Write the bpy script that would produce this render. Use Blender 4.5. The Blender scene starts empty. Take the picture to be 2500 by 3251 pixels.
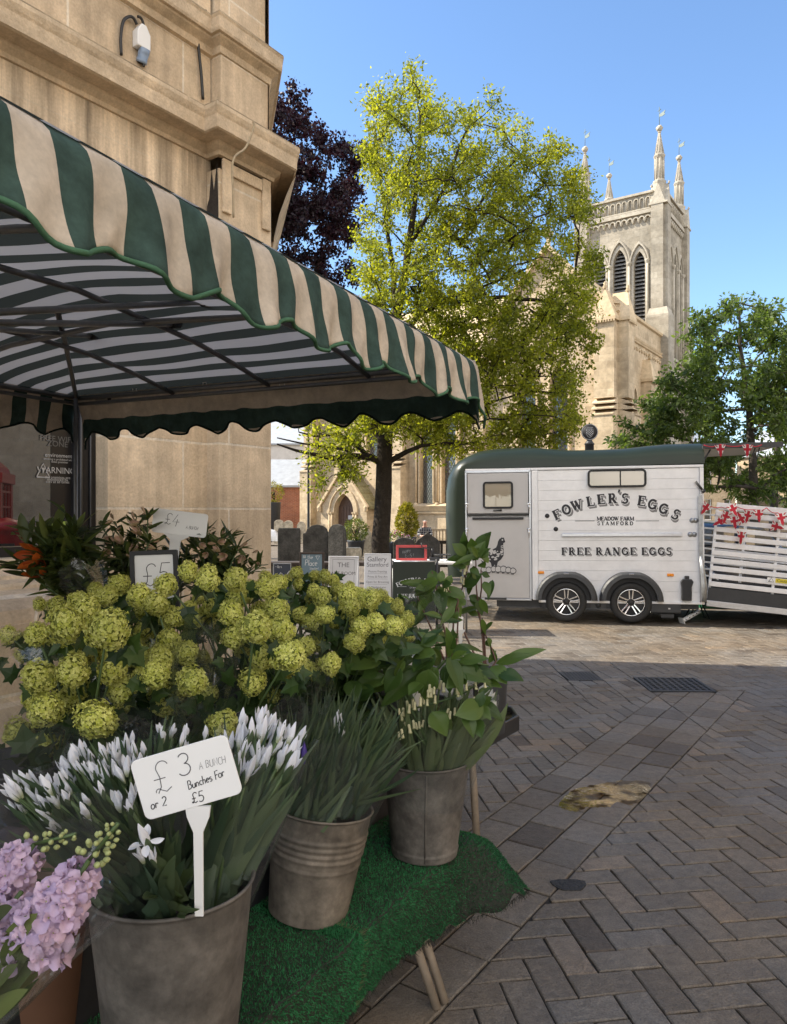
import bpy, math, random
import numpy as np
from mathutils import Vector, Matrix, Euler
R = math.radians
rnd = random.Random(7)
nrs = np.random.RandomState(11)
scene = bpy.context.scene
C = scene.collection
# ---------------------------------------------------------------- camera, sky, sun
CAMZ, F, CX, CY = 1.65, 2400.0, 1250.0, 1625.5
cam = bpy.data.cameras.new('camera'); camo = bpy.data.objects.new('camera', cam); C.objects.link(camo)
camo.location = (0, 0, CAMZ); camo.rotation_euler = (R(90), 0, 0)
cam.sensor_fit = 'VERTICAL'; cam.sensor_height = 24.0; cam.lens = F / 3251 * 24.0
cam.clip_start = 0.05; cam.clip_end = 3000
scene.camera = camo
SUN_H = Vector((-.981, .195)); SUN_EL = R(41)
S = Vector((SUN_H.x * math.cos(SUN_EL), SUN_H.y * math.cos(SUN_EL), math.sin(SUN_EL)))
w = bpy.data.worlds.new('World'); scene.world = w; w.use_nodes = True
nt = w.node_tree; bg = nt.nodes['Background']
sky = nt.nodes.new('ShaderNodeTexSky'); sky.sky_type = 'NISHITA'; sky.sun_disc = False
sky.sun_elevation = SUN_EL; sky.sun_rotation = math.atan2(S.x, S.y); sky.altitude = 100
sky.air_density = 1.0; sky.dust_density = 0.4; sky.ozone_density = 3.0
# bright cloud bank added to the unseen sky behind the viewer as fill light
def nn(t, **k):
    n = nt.nodes.new(t)
    for a, b in k.items(): setattr(n, a, b)
    return n
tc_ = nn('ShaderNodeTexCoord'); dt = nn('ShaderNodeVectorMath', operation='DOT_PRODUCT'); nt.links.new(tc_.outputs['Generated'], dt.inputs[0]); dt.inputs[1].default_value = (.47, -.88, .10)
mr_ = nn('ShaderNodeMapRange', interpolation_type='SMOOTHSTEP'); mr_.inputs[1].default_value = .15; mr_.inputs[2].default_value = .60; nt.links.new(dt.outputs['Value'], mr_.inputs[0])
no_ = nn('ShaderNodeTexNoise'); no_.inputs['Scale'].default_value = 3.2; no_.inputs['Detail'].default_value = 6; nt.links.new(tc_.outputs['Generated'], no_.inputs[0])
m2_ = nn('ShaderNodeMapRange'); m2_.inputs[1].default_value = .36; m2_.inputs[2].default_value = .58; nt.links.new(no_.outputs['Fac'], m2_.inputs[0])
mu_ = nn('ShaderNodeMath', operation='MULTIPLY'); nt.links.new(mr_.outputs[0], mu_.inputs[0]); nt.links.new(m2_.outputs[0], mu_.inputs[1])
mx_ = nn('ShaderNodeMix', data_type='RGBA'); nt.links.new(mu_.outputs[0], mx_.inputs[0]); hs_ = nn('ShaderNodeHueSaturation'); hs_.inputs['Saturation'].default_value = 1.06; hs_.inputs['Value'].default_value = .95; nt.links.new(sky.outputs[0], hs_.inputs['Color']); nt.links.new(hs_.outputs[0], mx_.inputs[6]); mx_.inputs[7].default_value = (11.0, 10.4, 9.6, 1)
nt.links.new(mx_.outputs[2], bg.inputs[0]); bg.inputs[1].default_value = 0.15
sl = bpy.data.lights.new('sun', 'SUN'); sl.energy = 5.0; sl.angle = R(.55); sl.color = (1, .915, .77)
so = bpy.data.objects.new('sun', sl); C.objects.link(so); so.location = (-20, 10, 30)
so.rotation_euler = S.to_track_quat('Z', 'Y').to_euler()
scene.view_settings.view_transform = 'Standard'; scene.view_settings.look = 'None'
scene.view_settings.exposure = 1.05; scene.view_settings.gamma = 1
scene.cycles.max_bounces = 8; scene.cycles.transparent_max_bounces = 24
scene.cycles.caustics_reflective = False; scene.cycles.caustics_refractive = False
scene.cycles.use_denoising = True

# ---------------------------------------------------------------- helpers
def at(px, py, d): return Vector(((px - CX) / F * d, d, CAMZ + (CY - py) / F * d))
def atz(px, py, z): return at(px, py, (CAMZ - z) * F / (py - CY))
def smooth(t): return t * t * (3 - 2 * t)
class MB:
    """collects shapes into one mesh"""
    def __init__(s): s.v = []; s.f = []; s.m = []; s.s = []; s.a = []
    def add(s, v, f, m=0, smooth=False, a=.5, M=None):
        o = len(s.v)
        s.v += [tuple(M @ Vector(p)) if M is not None else tuple(p) for p in v]
        for i, q in enumerate(f):
            s.f.append([k + o for k in q]); s.m.append(m); s.s.append(smooth); s.a.append(a)
        return s
    def box(s, c, d, M=None, m=0, a=.5, ch=0):
        x, y, z = d[0] / 2, d[1] / 2, d[2] / 2
        L = Matrix.Translation(c)
        if M is not None: L = L @ M
        if ch <= 0:
            v = [(-x, -y, -z), (x, -y, -z), (x, y, -z), (-x, y, -z), (-x, -y, z), (x, -y, z), (x, y, z), (-x, y, z)]
            return s.add(v, [(0, 3, 2, 1), (4, 5, 6, 7), (0, 1, 5, 4), (1, 2, 6, 5), (2, 3, 7, 6), (3, 0, 4, 7)], m, False, a, L)
        e = ch; v = []; 
        for sz in (-1, 1):                      # chamfered in the upper and lower rims
            for k, (zz, ins) in enumerate(((z - e, 0), (z, e))):
                for (sx, sy) in ((-1, -1), (1, -1), (1, 1), (-1, 1)): v.append((sx * (x - ins), sy * (y - ins), sz * zz))
        f = [(4, 7, 6, 5), (12, 13, 14, 15)]
        for k in range(4):
            n = (k + 1) % 4
            f += [(4 + k, 4 + n, n, k), (k, n, 8 + n, 8 + k), (8 + k, 8 + n, 12 + n, 12 + k)]
        return s.add(v, f, m, False, a, L)
    def tube(s, pts, r, n=8, m=0, a=.5, cap=True, M=None, smooth=True):
        pts = [Vector(p) for p in pts]; k = len(pts)
        rr = r if isinstance(r, (list, tuple)) else [r] * k
        v = []; f = []; u = None
        for i, p in enumerate(pts):
            t = (pts[min(i + 1, k - 1)] - pts[max(i - 1, 0)])
            if t.length < 1e-9: t = Vector((0, 0, 1))
            t.normalize()
            if u is None: u = t.orthogonal().normalized()
            u = (u - t * u.dot(t)); u = u.normalized() if u.length > 1e-6 else t.orthogonal().normalized()
            b = t.cross(u)
            for j in range(n):
                q = 2 * math.pi * j / n; v.append(p + (u * math.cos(q) + b * math.sin(q)) * rr[i])
        for i in range(k - 1):
            for j in range(n):
                f.append((i * n + j, i * n + (j + 1) % n, (i + 1) * n + (j + 1) % n, (i + 1) * n + j))
        if cap: f += [tuple(range(n))[::-1], tuple(range((k - 1) * n, k * n))]
        return s.add(v, f, m, smooth, a, M)
    def lathe(s, prof, n=24, M=None, m=0, a=.5, smooth=True, wob=0):
        v = []; f = []; k = len(prof)
        for i, (r, z) in enumerate(prof):
            for j in range(n):
                q = 2 * math.pi * j / n; rr = r * (1 + wob * math.sin(q * 3 + z * 9)); v.append((rr * math.cos(q), rr * math.sin(q), z))
        for i in range(k - 1):
            for j in range(n): f.append((i * n + j, i * n + (j + 1) % n, (i + 1) * n + (j + 1) % n, (i + 1) * n + j))
        return s.add(v, f, m, smooth, a, M)
    def prism(s, poly, h, M=None, m=0, a=.5, z0=0):
        """2-D outline (x,y) extruded from z0 to z0+h in the local frame of M"""
        n = len(poly); v = [(p[0], p[1], z0) for p in poly] + [(p[0], p[1], z0 + h) for p in poly]
        f = [tuple(range(n))[::-1], tuple(range(n, 2 * n))] + [(i, (i + 1) % n, n + (i + 1) % n, n + i) for i in range(n)]
        return s.add(v, f, m, False, a, M)
    def grid(s, P, m=0, smooth=True, a=.5, close=False):
        """P[i][j] points"""
        nu, nv = len(P), len(P[0]); v = [p for row in P for p in row]; f = []
        for i in range(nu - 1):
            for j in range(nv - 1 if not close else nv):
                f.append((i * nv + j, i * nv + (j + 1) % nv, (i + 1) * nv + (j + 1) % nv, (i + 1) * nv + j))
        if callable(m):
            o = len(s.v); s.v += [tuple(p) for p in v]; nc = nv - 1 if not close else nv
            for q, ff in enumerate(f):
                s.f.append([k + o for k in ff]); s.m.append(m(q // nc, q % nc)); s.s.append(smooth); s.a.append(a)
            return s
        return s.add(v, f, m, smooth, a)
    def ball(s, c, r, n=10, k=7, m=0, a=.5, M=None):
        rx, ry, rz = r if isinstance(r, (tuple, list)) else (r, r, r)
        prof = [(max(math.sin(math.pi * i / k), .01), -math.cos(math.pi * i / k)) for i in range(k + 1)]
        L = Matrix.Translation(c) @ Matrix.Diagonal((rx, ry, rz, 1))
        if M is not None: L = M @ L
        return s.lathe(prof, n, L, m, a)
    def build(s, name, mats, parent=None, world=False, bevel=0, solid=0):
        me = bpy.data.meshes.new(name)
        v = s.v
        if world and parent is not None:
            I = minv(parent); v = [tuple(I @ Vector(p)) for p in v]
        me.from_pydata(v, [], s.f)
        for mm in (mats if isinstance(mats, (list, tuple)) else [mats]): me.materials.append(mm)
        me.polygons.foreach_set('material_index', s.m); me.polygons.foreach_set('use_smooth', s.s)
        at_ = me.attributes.new('var', 'FLOAT', 'FACE'); at_.data.foreach_set('value', s.a)
        me.update()
        o = bpy.data.objects.new(name, me); C.objects.link(o)
        if parent is not None: o.parent = parent
        if bevel:
            b = o.modifiers.new('bevel', 'BEVEL'); b.width = bevel; b.segments = 2; b.limit_method = 'ANGLE'; b.angle_limit = R(40)
        if solid:
            b = o.modifiers.new('solid', 'SOLIDIFY'); b.thickness = solid; b.offset = 0
        return o
def mat4(o): return Matrix.LocRotScale(o.location, o.rotation_euler, o.scale)
def minv(o):
    M = mat4(o)
    while o.parent is not None: o = o.parent; M = mat4(o) @ M
    return M.inverted()
def tag(o, label=None, cat=None, group=None, kind=None):
    if label: o['label'] = label
    if cat: o['category'] = cat
    if group: o['group'] = group
    if kind: o['kind'] = kind
    return o
def thing(name, label, cat, loc=(0, 0, 0), rz=0, group=None, rot=None):
    o = bpy.data.objects.new(name, None); C.objects.link(o); o.empty_display_size = .1
    o.location = loc; o.rotation_euler = rot if rot else (0, 0, rz)
    return tag(o, label, cat, group)
def inst(src, parent=None, M=None, name=None):
    o = src.copy(); C.objects.link(o); o.parent = parent
    if M is not None: o.matrix_basis = M
    return o
def mesh_np(name, V, FQ, mats, parent=None, var=None, mi=None, smooth=False):
    """quads / tris from numpy arrays; V (n,3), FQ (m,k)"""
    me = bpy.data.meshes.new(name); m, k = FQ.shape
    me.vertices.add(len(V)); me.vertices.foreach_set('co', np.ascontiguousarray(V, dtype=np.float32).ravel())
    me.loops.add(m * k); me.loops.foreach_set('vertex_index', np.ascontiguousarray(FQ, dtype=np.int32).ravel())
    me.polygons.add(m); me.polygons.foreach_set('loop_start', np.arange(0, m * k, k, dtype=np.int32))
    me.polygons.foreach_set('loop_total', np.full(m, k, dtype=np.int32))
    if smooth: me.polygons.foreach_set('use_smooth', np.ones(m, dtype=bool))
    for mm in (mats if isinstance(mats, (list, tuple)) else [mats]): me.materials.append(mm)
    if mi is not None: me.polygons.foreach_set('material_index', mi)
    a = me.attributes.new('var', 'FLOAT', 'FACE'); a.data.foreach_set('value', (var if var is not None else np.full(m, .5)).astype(np.float32))
    me.update(calc_edges=True); me.validate()
    o = bpy.data.objects.new(name, me); C.objects.link(o)
    if parent is not None: o.parent = parent
    return o
def frame(origin, ex, ey):
    """matrix with given local x and y axes"""
    ex = Vector(ex).normalized(); ey = Vector(ey).normalized(); ez = ex.cross(ey)
    M = Matrix((ex, ey, ez)).transposed().to_4x4(); M.translation = Vector(origin); return M
def sweep(mb, path, prof, closed=False, m=0, a=.5):
    """moulding: profile (out, z) swept along plan polyline; out is to the right of travel"""
    n = len(path); P = [Vector((p[0], p[1])) for p in path]; rows = []
    for i in range(n):
        if closed: d0 = (P[i] - P[i - 1]).normalized(); d1 = (P[(i + 1) % n] - P[i]).normalized()
        else:
            d0 = (P[i] - P[i - 1]).normalized() if i else None; d1 = (P[i + 1] - P[i]).normalized() if i < n - 1 else None
            d0 = d0 or d1; d1 = d1 or d0
        n0 = Vector((d0.y, -d0.x)); n1 = Vector((d1.y, -d1.x)); b = (n0 + n1)
        b = b / max(.15, (b.dot(b) / 2)) if b.length > 1e-6 else n0
        rows.append([(P[i].x + b.x * o, P[i].y + b.y * o, z) for (o, z) in prof])
    if closed: rows.append(rows[0])
    mb.grid(rows, m, False, a)
    return mb

# ---------------------------------------------------------------- materials
def mat(name, col, rough=.6, metal=0, nz=None, bump=None, spec=.5, var=0, coat=0, trans=None, col2=None, hue=None):
    """procedural principled material. nz=(scale, amount, detail); bump=(scale, strength); var: per-face variation"""
    m = bpy.data.materials.new(name); m.use_nodes = True; t = m.node_tree; N = t.nodes; L = t.links
    b = N['Principled BSDF']; b.inputs['Roughness'].default_value = rough; b.inputs['Metallic'].default_value = metal
    b.inputs['Specular IOR Level'].default_value = spec
    if coat: b.inputs['Coat Weight'].default_value = coat; b.inputs['Coat Roughness'].default_value = .08
    tc = N.new('ShaderNodeTexCoord'); out = None
    rgb = N.new('ShaderNodeRGB'); rgb.outputs[0].default_value = (*col, 1); out = rgb.outputs[0]
    if var and col2:
        at_ = N.new('ShaderNodeAttribute'); at_.attribute_name = 'var'
        x = N.new('ShaderNodeMix'); x.data_type = 'RGBA'; L.new(at_.outputs['Fac'], x.inputs[0]); L.new(out, x.inputs[6]); x.inputs[7].default_value = (*col2, 1); out = x.outputs[2]
    elif var:
        at_ = N.new('ShaderNodeAttribute'); at_.attribute_name = 'var'
        mr = N.new('ShaderNodeMapRange'); mr.inputs[3].default_value = 1 - var; mr.inputs[4].default_value = 1 + var; L.new(at_.outputs['Fac'], mr.inputs[0])
        x = N.new('ShaderNodeMix'); x.data_type = 'RGBA'; x.blend_type = 'MULTIPLY'; x.inputs[0].default_value = 1
        L.new(out, x.inputs[6]); L.new(mr.outputs[0], x.inputs[7]); out = x.outputs[2]
    if nz:
        for (sc, am, de) in (nz if isinstance(nz[0], tuple) else (nz,)):
            n = N.new('ShaderNodeTexNoise'); n.inputs['Scale'].default_value = sc; n.inputs['Detail'].default_value = de; n.inputs['Roughness'].default_value = .65
            L.new(tc.outputs['Object'], n.inputs['Vector'])
            mr = N.new('ShaderNodeMapRange'); mr.inputs[1].default_value = .28; mr.inputs[2].default_value = .72
            mr.inputs[3].default_value = 1 - am; mr.inputs[4].default_value = 1 + am; L.new(n.outputs['Fac'], mr.inputs[0])
            x = N.new('ShaderNodeMix'); x.data_type = 'RGBA'; x.blend_type = 'MULTIPLY'; x.inputs[0].default_value = 1
            L.new(out, x.inputs[6]); L.new(mr.outputs[0], x.inputs[7]); out = x.outputs[2]
    L.new(out, b.inputs['Base Color'])
    if bump:
        n = N.new('ShaderNodeTexNoise'); n.inputs['Scale'].default_value = bump[0]; n.inputs['Detail'].default_value = 6
        L.new(tc.outputs['Object'], n.inputs['Vector'])
        bp = N.new('ShaderNodeBump'); bp.inputs['Strength'].default_value = bump[1]; bp.inputs['Distance'].default_value = .02
        L.new(n.outputs['Fac'], bp.inputs['Height']); L.new(bp.outputs[0], b.inputs['Normal'])
    if trans:
        tr = N.new('ShaderNodeBsdfTranslucent'); mx = N.new('ShaderNodeMixShader'); mx.inputs[0].default_value = trans[0]
        x = N.new('ShaderNodeMix'); x.data_type = 'RGBA'; x.blend_type = 'MULTIPLY'; x.inputs[0].default_value = 1; x.inputs[7].default_value = (*trans[1], 1)
        L.new(out, x.inputs[6]); L.new(x.outputs[2], tr.inputs[0])
        L.new(b.outputs[0], mx.inputs[1]); L.new(tr.outputs[0], mx.inputs[2]); L.new(mx.outputs[0], N['Material Output'].inputs[0])
    return m
def ashlar(name, c1, c2, mortar, bw, bh, ms=.006, stain=.25, bump=.35, blotch=(1, 1, 1), off=.5, streak=0):
    """coursed stone or brick laid out in object space on upright faces"""
    m = bpy.data.materials.new(name); m.use_nodes = True; t = m.node_tree; N = t.nodes; L = t.links
    b = N['Principled BSDF']; b.inputs['Roughness'].default_value = .9; b.inputs['Specular IOR Level'].default_value = .2
    tc = N.new('ShaderNodeTexCoord'); sp = N.new('ShaderNodeSeparateXYZ'); L.new(tc.outputs['Object'], sp.inputs[0])
    ad = N.new('ShaderNodeMath'); ad.operation = 'ADD'; L.new(sp.outputs[0], ad.inputs[0]); L.new(sp.outputs[1], ad.inputs[1])
    cb = N.new('ShaderNodeCombineXYZ'); L.new(ad.outputs[0], cb.inputs[0]); L.new(sp.outputs[2], cb.inputs[1])
    wn = N.new('ShaderNodeTexNoise'); wn.inputs['Scale'].default_value = 1.7; L.new(tc.outputs['Object'], wn.inputs[0])
    br = N.new('ShaderNodeTexBrick'); br.offset = off; L.new(cb.outputs[0], br.inputs['Vector'])
    br.inputs['Color1'].default_value = (*c1, 1); br.inputs['Color2'].default_value = (*c2, 1); br.inputs['Mortar'].default_value = (*mortar, 1)
    br.inputs['Scale'].default_value = 1; br.inputs['Mortar Size'].default_value = ms; br.inputs['Mortar Smooth'].default_value = .3
    br.inputs['Brick Width'].default_value = bw; br.inputs['Row Height'].default_value = bh; br.inputs['Bias'].default_value = 0
    out = br.outputs['Color']
    for (sc, am, vec) in ((.9, stain, 0), (6., stain * .6, 0), (55., .14, 0)) + (((1., streak, 1),) if streak else ()):
        n = N.new('ShaderNodeTexNoise'); n.inputs['Scale'].default_value = sc; n.inputs['Detail'].default_value = 6; n.inputs['Roughness'].default_value = .6
        if vec:
            mp = N.new('ShaderNodeMapping'); mp.inputs['Scale'].default_value = (9, 9, .55); L.new(tc.outputs['Object'], mp.inputs[0]); L.new(mp.outputs[0], n.inputs[0])
        else: L.new(tc.outputs['Object'], n.inputs[0])
        mr = N.new('ShaderNodeMapRange'); mr.inputs[1].default_value = .3; mr.inputs[2].default_value = .7; mr.inputs[3].default_value = 1 - am; mr.inputs[4].default_value = 1 + am * .6
        L.new(n.outputs['Fac'], mr.inputs[0])
        x = N.new('ShaderNodeMix'); x.data_type = 'RGBA'; x.blend_type = 'MULTIPLY'; x.inputs[0].default_value = 1
        L.new(out, x.inputs[6]); L.new(mr.outputs[0], x.inputs[7]); out = x.outputs[2]
    L.new(out, b.inputs['Base Color'])
    n2 = N.new('ShaderNodeTexNoise'); n2.inputs['Scale'].default_value = 40; n2.inputs['Detail'].default_value = 6; L.new(tc.outputs['Object'], n2.inputs[0])
    sm = N.new('ShaderNodeMath'); sm.operation = 'MULTIPLY_ADD'; L.new(br.outputs['Fac'], sm.inputs[0]); sm.inputs[1].default_value = -.8; L.new(n2.outputs['Fac'], sm.inputs[2])
    bp = N.new('ShaderNodeBump'); bp.inputs['Strength'].default_value = bump; bp.inputs['Distance'].default_value = .015
    L.new(sm.outputs[0], bp.inputs['Height']); L.new(bp.outputs[0], b.inputs['Normal'])
    return m
def film(name, tint=(1, 1, 1), gloss=.16, rough=.12, haze=.05):
    """clear wrapping film: mostly see-through, with a sheen"""
    m = bpy.data.materials.new(name); m.use_nodes = True; t = m.node_tree; N = t.nodes; L = t.links; N.remove(N['Principled BSDF'])
    tr = N.new('ShaderNodeBsdfTransparent'); tr.inputs[0].default_value = (*tint, 1)
    gl = N.new('ShaderNodeBsdfGlossy'); gl.inputs['Roughness'].default_value = rough; gl.inputs[0].default_value = (.95, .97, 1, 1)
    df = N.new('ShaderNodeBsdfDiffuse'); df.inputs[0].default_value = (.6, .63, .65, 1)
    lw = N.new('ShaderNodeLayerWeight'); lw.inputs[0].default_value = .35
    mr = N.new('ShaderNodeMapRange'); mr.inputs[3].default_value = gloss * .5; mr.inputs[4].default_value = min(1, gloss * 3.2); L.new(lw.outputs['Facing'], mr.inputs[0])
    tc = N.new('ShaderNodeTexCoord'); n = N.new('ShaderNodeTexNoise'); n.inputs['Scale'].default_value = 13; n.inputs['Detail'].default_value = 2; n.inputs['Distortion'].default_value = 1.5; L.new(tc.outputs['Object'], n.inputs[0])
    bp = N.new('ShaderNodeBump'); bp.inputs['Strength'].default_value = .35; bp.inputs['Distance'].default_value = .012; L.new(n.outputs['Fac'], bp.inputs['Height'])
    L.new(bp.outputs[0], gl.inputs['Normal'])
    a = N.new('ShaderNodeMixShader'); L.new(mr.outputs[0], a.inputs[0]); L.new(tr.outputs[0], a.inputs[1]); L.new(gl.outputs[0], a.inputs[2])
    c = N.new('ShaderNodeMixShader'); c.inputs[0].default_value = haze; L.new(a.outputs[0], c.inputs[1]); L.new(df.outputs[0], c.inputs[2])
    L.new(c.outputs[0], N['Material Output'].inputs[0])
    return m
def glass(name, tint, mirror=.25):
    """dark window glass, reflecting what stands across the square"""
    m = bpy.data.materials.new(name); m.use_nodes = True; t = m.node_tree; N = t.nodes; L = t.links
    b = N['Principled BSDF']; b.inputs['Base Color'].default_value = (*tint, 1); b.inputs['Roughness'].default_value = .25
    gl = N.new('ShaderNodeBsdfGlossy'); gl.inputs['Roughness'].default_value = .01
    x = N.new('ShaderNodeMixShader'); x.inputs[0].default_value = mirror; L.new(b.outputs[0], x.inputs[1]); L.new(gl.outputs[0], x.inputs[2])
    L.new(x.outputs[0], N['Material Output'].inputs[0]); return m
M_ = {}
M_['stone'] = ashlar('warm_limestone', (.68, .55, .395), (.60, .475, .335), (.74, .65, .52), 1.05, .56, .011, .28, .4, streak=.2)
M_['stone_streak'] = ashlar('streaked_limestone', (.73, .60, .45), (.68, .55, .40), (.66, .56, .43), 1.6, .9, .004, .18, .3, streak=.62)
M_['stone_trim'] = mat('moulded_limestone', (.58, .465, .33), .9, nz=((1.2, .3, 5), (9, .2, 5), (60, .12, 3)), bump=(45, .35), spec=.2)
M_['stone_weathered'] = mat('weathered_limestone', (.33, .26, .175), .95, nz=((2.2, .4, 6), (14, .3, 5)), bump=(30, .6), spec=.1)
M_['church'] = ashlar('church_stone', (.60, .475, .32), (.46, .355, .23), (.50, .40, .27), .62, .31, .010, .30, .5, off=.42)
M_['church_trim'] = mat('church_trim_stone', (.54, .42, .27), .9, nz=((.8, .22, 5), (6, .18, 4)), bump=(20, .3), spec=.2)
M_['tower'] = ashlar('tower_stone', (.43, .385, .31), (.34, .30, .235), (.33, .30, .24), .7, .36, .010, .32, .5, off=.45)
M_['tower_trim'] = mat('tower_trim_stone', (.41, .37, .30), .9, nz=((.8, .25, 5), (5, .2, 4)), bump=(20, .3), spec=.2)
M_['brick'] = ashlar('red_brick', (.42, .15, .075), (.33, .11, .06), (.40, .30, .22), .22, .075, .008, .25, .3)
M_['slate'] = mat('grey_slate', (.34, .36, .38), .6, nz=(3, .15, 4), bump=(30, .2))
M_['render_grey'] = mat('pale_render', (.55, .52, .48), .9, nz=(2, .12, 4))
M_['black_frame'] = mat('black_frame_paint', (.012, .012, .014), .35, nz=(20, .2, 2))
M_['black'] = mat('matt_black', (.016, .016, .018), .55, nz=(20, .2, 2))
M_['iron'] = mat('black_iron', (.02, .021, .024), .5, nz=(30, .3, 3), bump=(60, .2))
M_['white_paint'] = mat('white_paint', (.78, .78, .77), .4, nz=(8, .05, 3))
M_['white_plastic'] = mat('white_plastic', (.80, .80, .79), .35, nz=(6, .03, 3))
M_['ink'] = mat('ink', (.02, .02, .025), .6, nz=(9, .1, 2))
M_['ink_thin'] = mat('worn_ink', (.10, .10, .11), .6, nz=(9, .1, 2))
M_['chalk'] = mat('chalk', (.62, .64, .66), .9, nz=(30, .2, 3))
M_['window_dark'] = glass('dark_window', (.01, .011, .012), .42)
M_['leaded'] = glass('leaded_window', (.05, .055, .06), .12)
# ---------------------------------------------------------------- ground and paving (setting)
E = Vector((.567, .824)); NW = Vector((.824, -.567))       # the town's street grid: along the facade, and out of it
def v3(p, z=0): return Vector((p[0], p[1], z))
def paver_mat():
    m = bpy.data.materials.new('concrete_sett'); m.use_nodes = True; t = m.node_tree; N = t.nodes; L = t.links; b = N['Principled BSDF']
    tc = N.new('ShaderNodeTexCoord'); a = N.new('ShaderNodeAttribute'); a.attribute_name = 'var'
    cr = N.new('ShaderNodeValToRGB'); e = cr.color_ramp.elements
    e[0].position = 0; e[0].color = (.085, .068, .052, 1); e[1].position = 1; e[1].color = (.19, .155, .12, 1)
    for p, c in ((.3, (.13, .112, .092, 1)), (.6, (.158, .138, .115, 1)), (.85, (.142, .132, .12, 1))):
        k = cr.color_ramp.elements.new(p); k.color = c
    L.new(a.outputs['Fac'], cr.inputs[0]); out = cr.outputs[0]
    for sc, am, lo in ((.55, .18, .3), (2.6, .16, .3), (24, .22, .3), (160, .3, .33)):
        n = N.new('ShaderNodeTexNoise'); n.inputs['Scale'].default_value = sc; n.inputs['Detail'].default_value = 5; n.inputs['Roughness'].default_value = .62
        L.new(tc.outputs['Object'], n.inputs[0])
        mr = N.new('ShaderNodeMapRange'); mr.inputs[1].default_value = lo; mr.inputs[2].default_value = 1 - lo; mr.inputs[3].default_value = 1 - am; mr.inputs[4].default_value = 1 + am
        L.new(n.outputs['Fac'], mr.inputs[0]); x = N.new('ShaderNodeMix'); x.data_type = 'RGBA'; x.blend_type = 'MULTIPLY'; x.inputs[0].default_value = 1
        L.new(out, x.inputs[6]); L.new(mr.outputs[0], x.inputs[7]); out = x.outputs[2]
    n = N.new('ShaderNodeTexNoise'); n.inputs['Scale'].default_value = .8; n.inputs['Detail'].default_value = 4; L.new(tc.outputs['Object'], n.inputs[0]); mr = N.new('ShaderNodeMapRange'); mr.inputs[1].default_value = .42; mr.inputs[2].default_value = .62; L.new(n.outputs['Fac'], mr.inputs[0])   # brown worn patches
    x = N.new('ShaderNodeMix'); x.data_type = 'RGBA'; x.blend_type = 'MULTIPLY'; L.new(mr.outputs[0], x.inputs[0]); L.new(out, x.inputs[6]); x.inputs[7].default_value = (1.02, .92, .78, 1); out = x.outputs[2]
    vo = N.new('ShaderNodeTexVoronoi'); vo.inputs['Scale'].default_value = 55; L.new(tc.outputs['Object'], vo.inputs[0])   # dark pits
    pr = N.new('ShaderNodeMapRange'); pr.inputs[1].default_value = .05; pr.inputs[2].default_value = .16; pr.inputs[3].default_value = .35; L.new(vo.outputs['Distance'], pr.inputs[0])
    x = N.new('ShaderNodeMix'); x.data_type = 'RGBA'; x.blend_type = 'MULTIPLY'; x.inputs[0].default_value = .75; L.new(out, x.inputs[6]); L.new(pr.outputs[0], x.inputs[7]); out = x.outputs[2]
    L.new(out, b.inputs['Base Color'])
    n = N.new('ShaderNodeTexNoise'); n.inputs['Scale'].default_value = 1.3; n.inputs['Detail'].default_value = 4; L.new(tc.outputs['Object'], n.inputs[0])
    mr = N.new('ShaderNodeMapRange'); mr.inputs[1].default_value = .35; mr.inputs[2].default_value = .65; mr.inputs[3].default_value = .42; mr.inputs[4].default_value = .72
    L.new(n.outputs['Fac'], mr.inputs[0]); L.new(mr.outputs[0], b.inputs['Roughness']); b.inputs['Specular IOR Level'].default_value = .4
    h = None
    for sc, st in ((9, .9), (38, .6), (140, .35)):
        n = N.new('ShaderNodeTexNoise'); n.inputs['Scale'].default_value = sc; n.inputs['Detail'].default_value = 5; n.inputs['Distortion'].default_value = .6; L.new(tc.outputs['Object'], n.inputs[0])
        s_ = N.new('ShaderNodeMath'); s_.operation = 'MULTIPLY_ADD'; L.new(n.outputs['Fac'], s_.inputs[0]); s_.inputs[1].default_value = st
        if h is not None: L.new(h, s_.inputs[2])
        else: s_.inputs[2].default_value = 0
        h = s_.outputs[0]
    bp = N.new('ShaderNodeBump'); bp.inputs['Strength'].default_value = .8; bp.inputs['Distance'].default_value = .012; L.new(h, bp.inputs['Height']); L.new(bp.outputs[0], b.inputs['Normal'])
    return m
M_['paver'] = paver_mat()
M_['bed'] = mat('dark_joint_sand', (.022, .019, .016), .95, nz=(30, .4, 4))
def far_ground():
    m = ashlar('far_setts', (.17, .14, .11), (.20, .165, .125), (.05, .042, .034), .28, .14, .008, .2, .2)
    t = m.node_tree; N = t.nodes; L = t.links
    sp = [n for n in N if n.type == 'SEPXYZ'][0]; cb = [n for n in N if n.type == 'COMBXYZ'][0]
    L.new(sp.outputs[0], cb.inputs[0]); L.new(sp.outputs[1], cb.inputs[1]); return m
mb = MB(); mb.add([(-900, -900, -.012), (900, -900, -.012), (900, 900, -.012), (-900, 900, -.012)], [(0, 1, 2, 3)])
g = mb.build('ground', far_ground()); tag(g, kind='structure')
def clip(poly, n, c):
    """keep the side n.p <= c"""
    out = []
    for i in range(len(poly)):
        p, q = poly[i], poly[(i + 1) % len(poly)]; dp, dq = n.dot(p) - c, n.dot(q) - c
        if dp <= 0: out.append(p)
        if (dp < 0) != (dq < 0): out.append(p + (q - p) * (dp / (dp - dq)))
    return out
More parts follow.
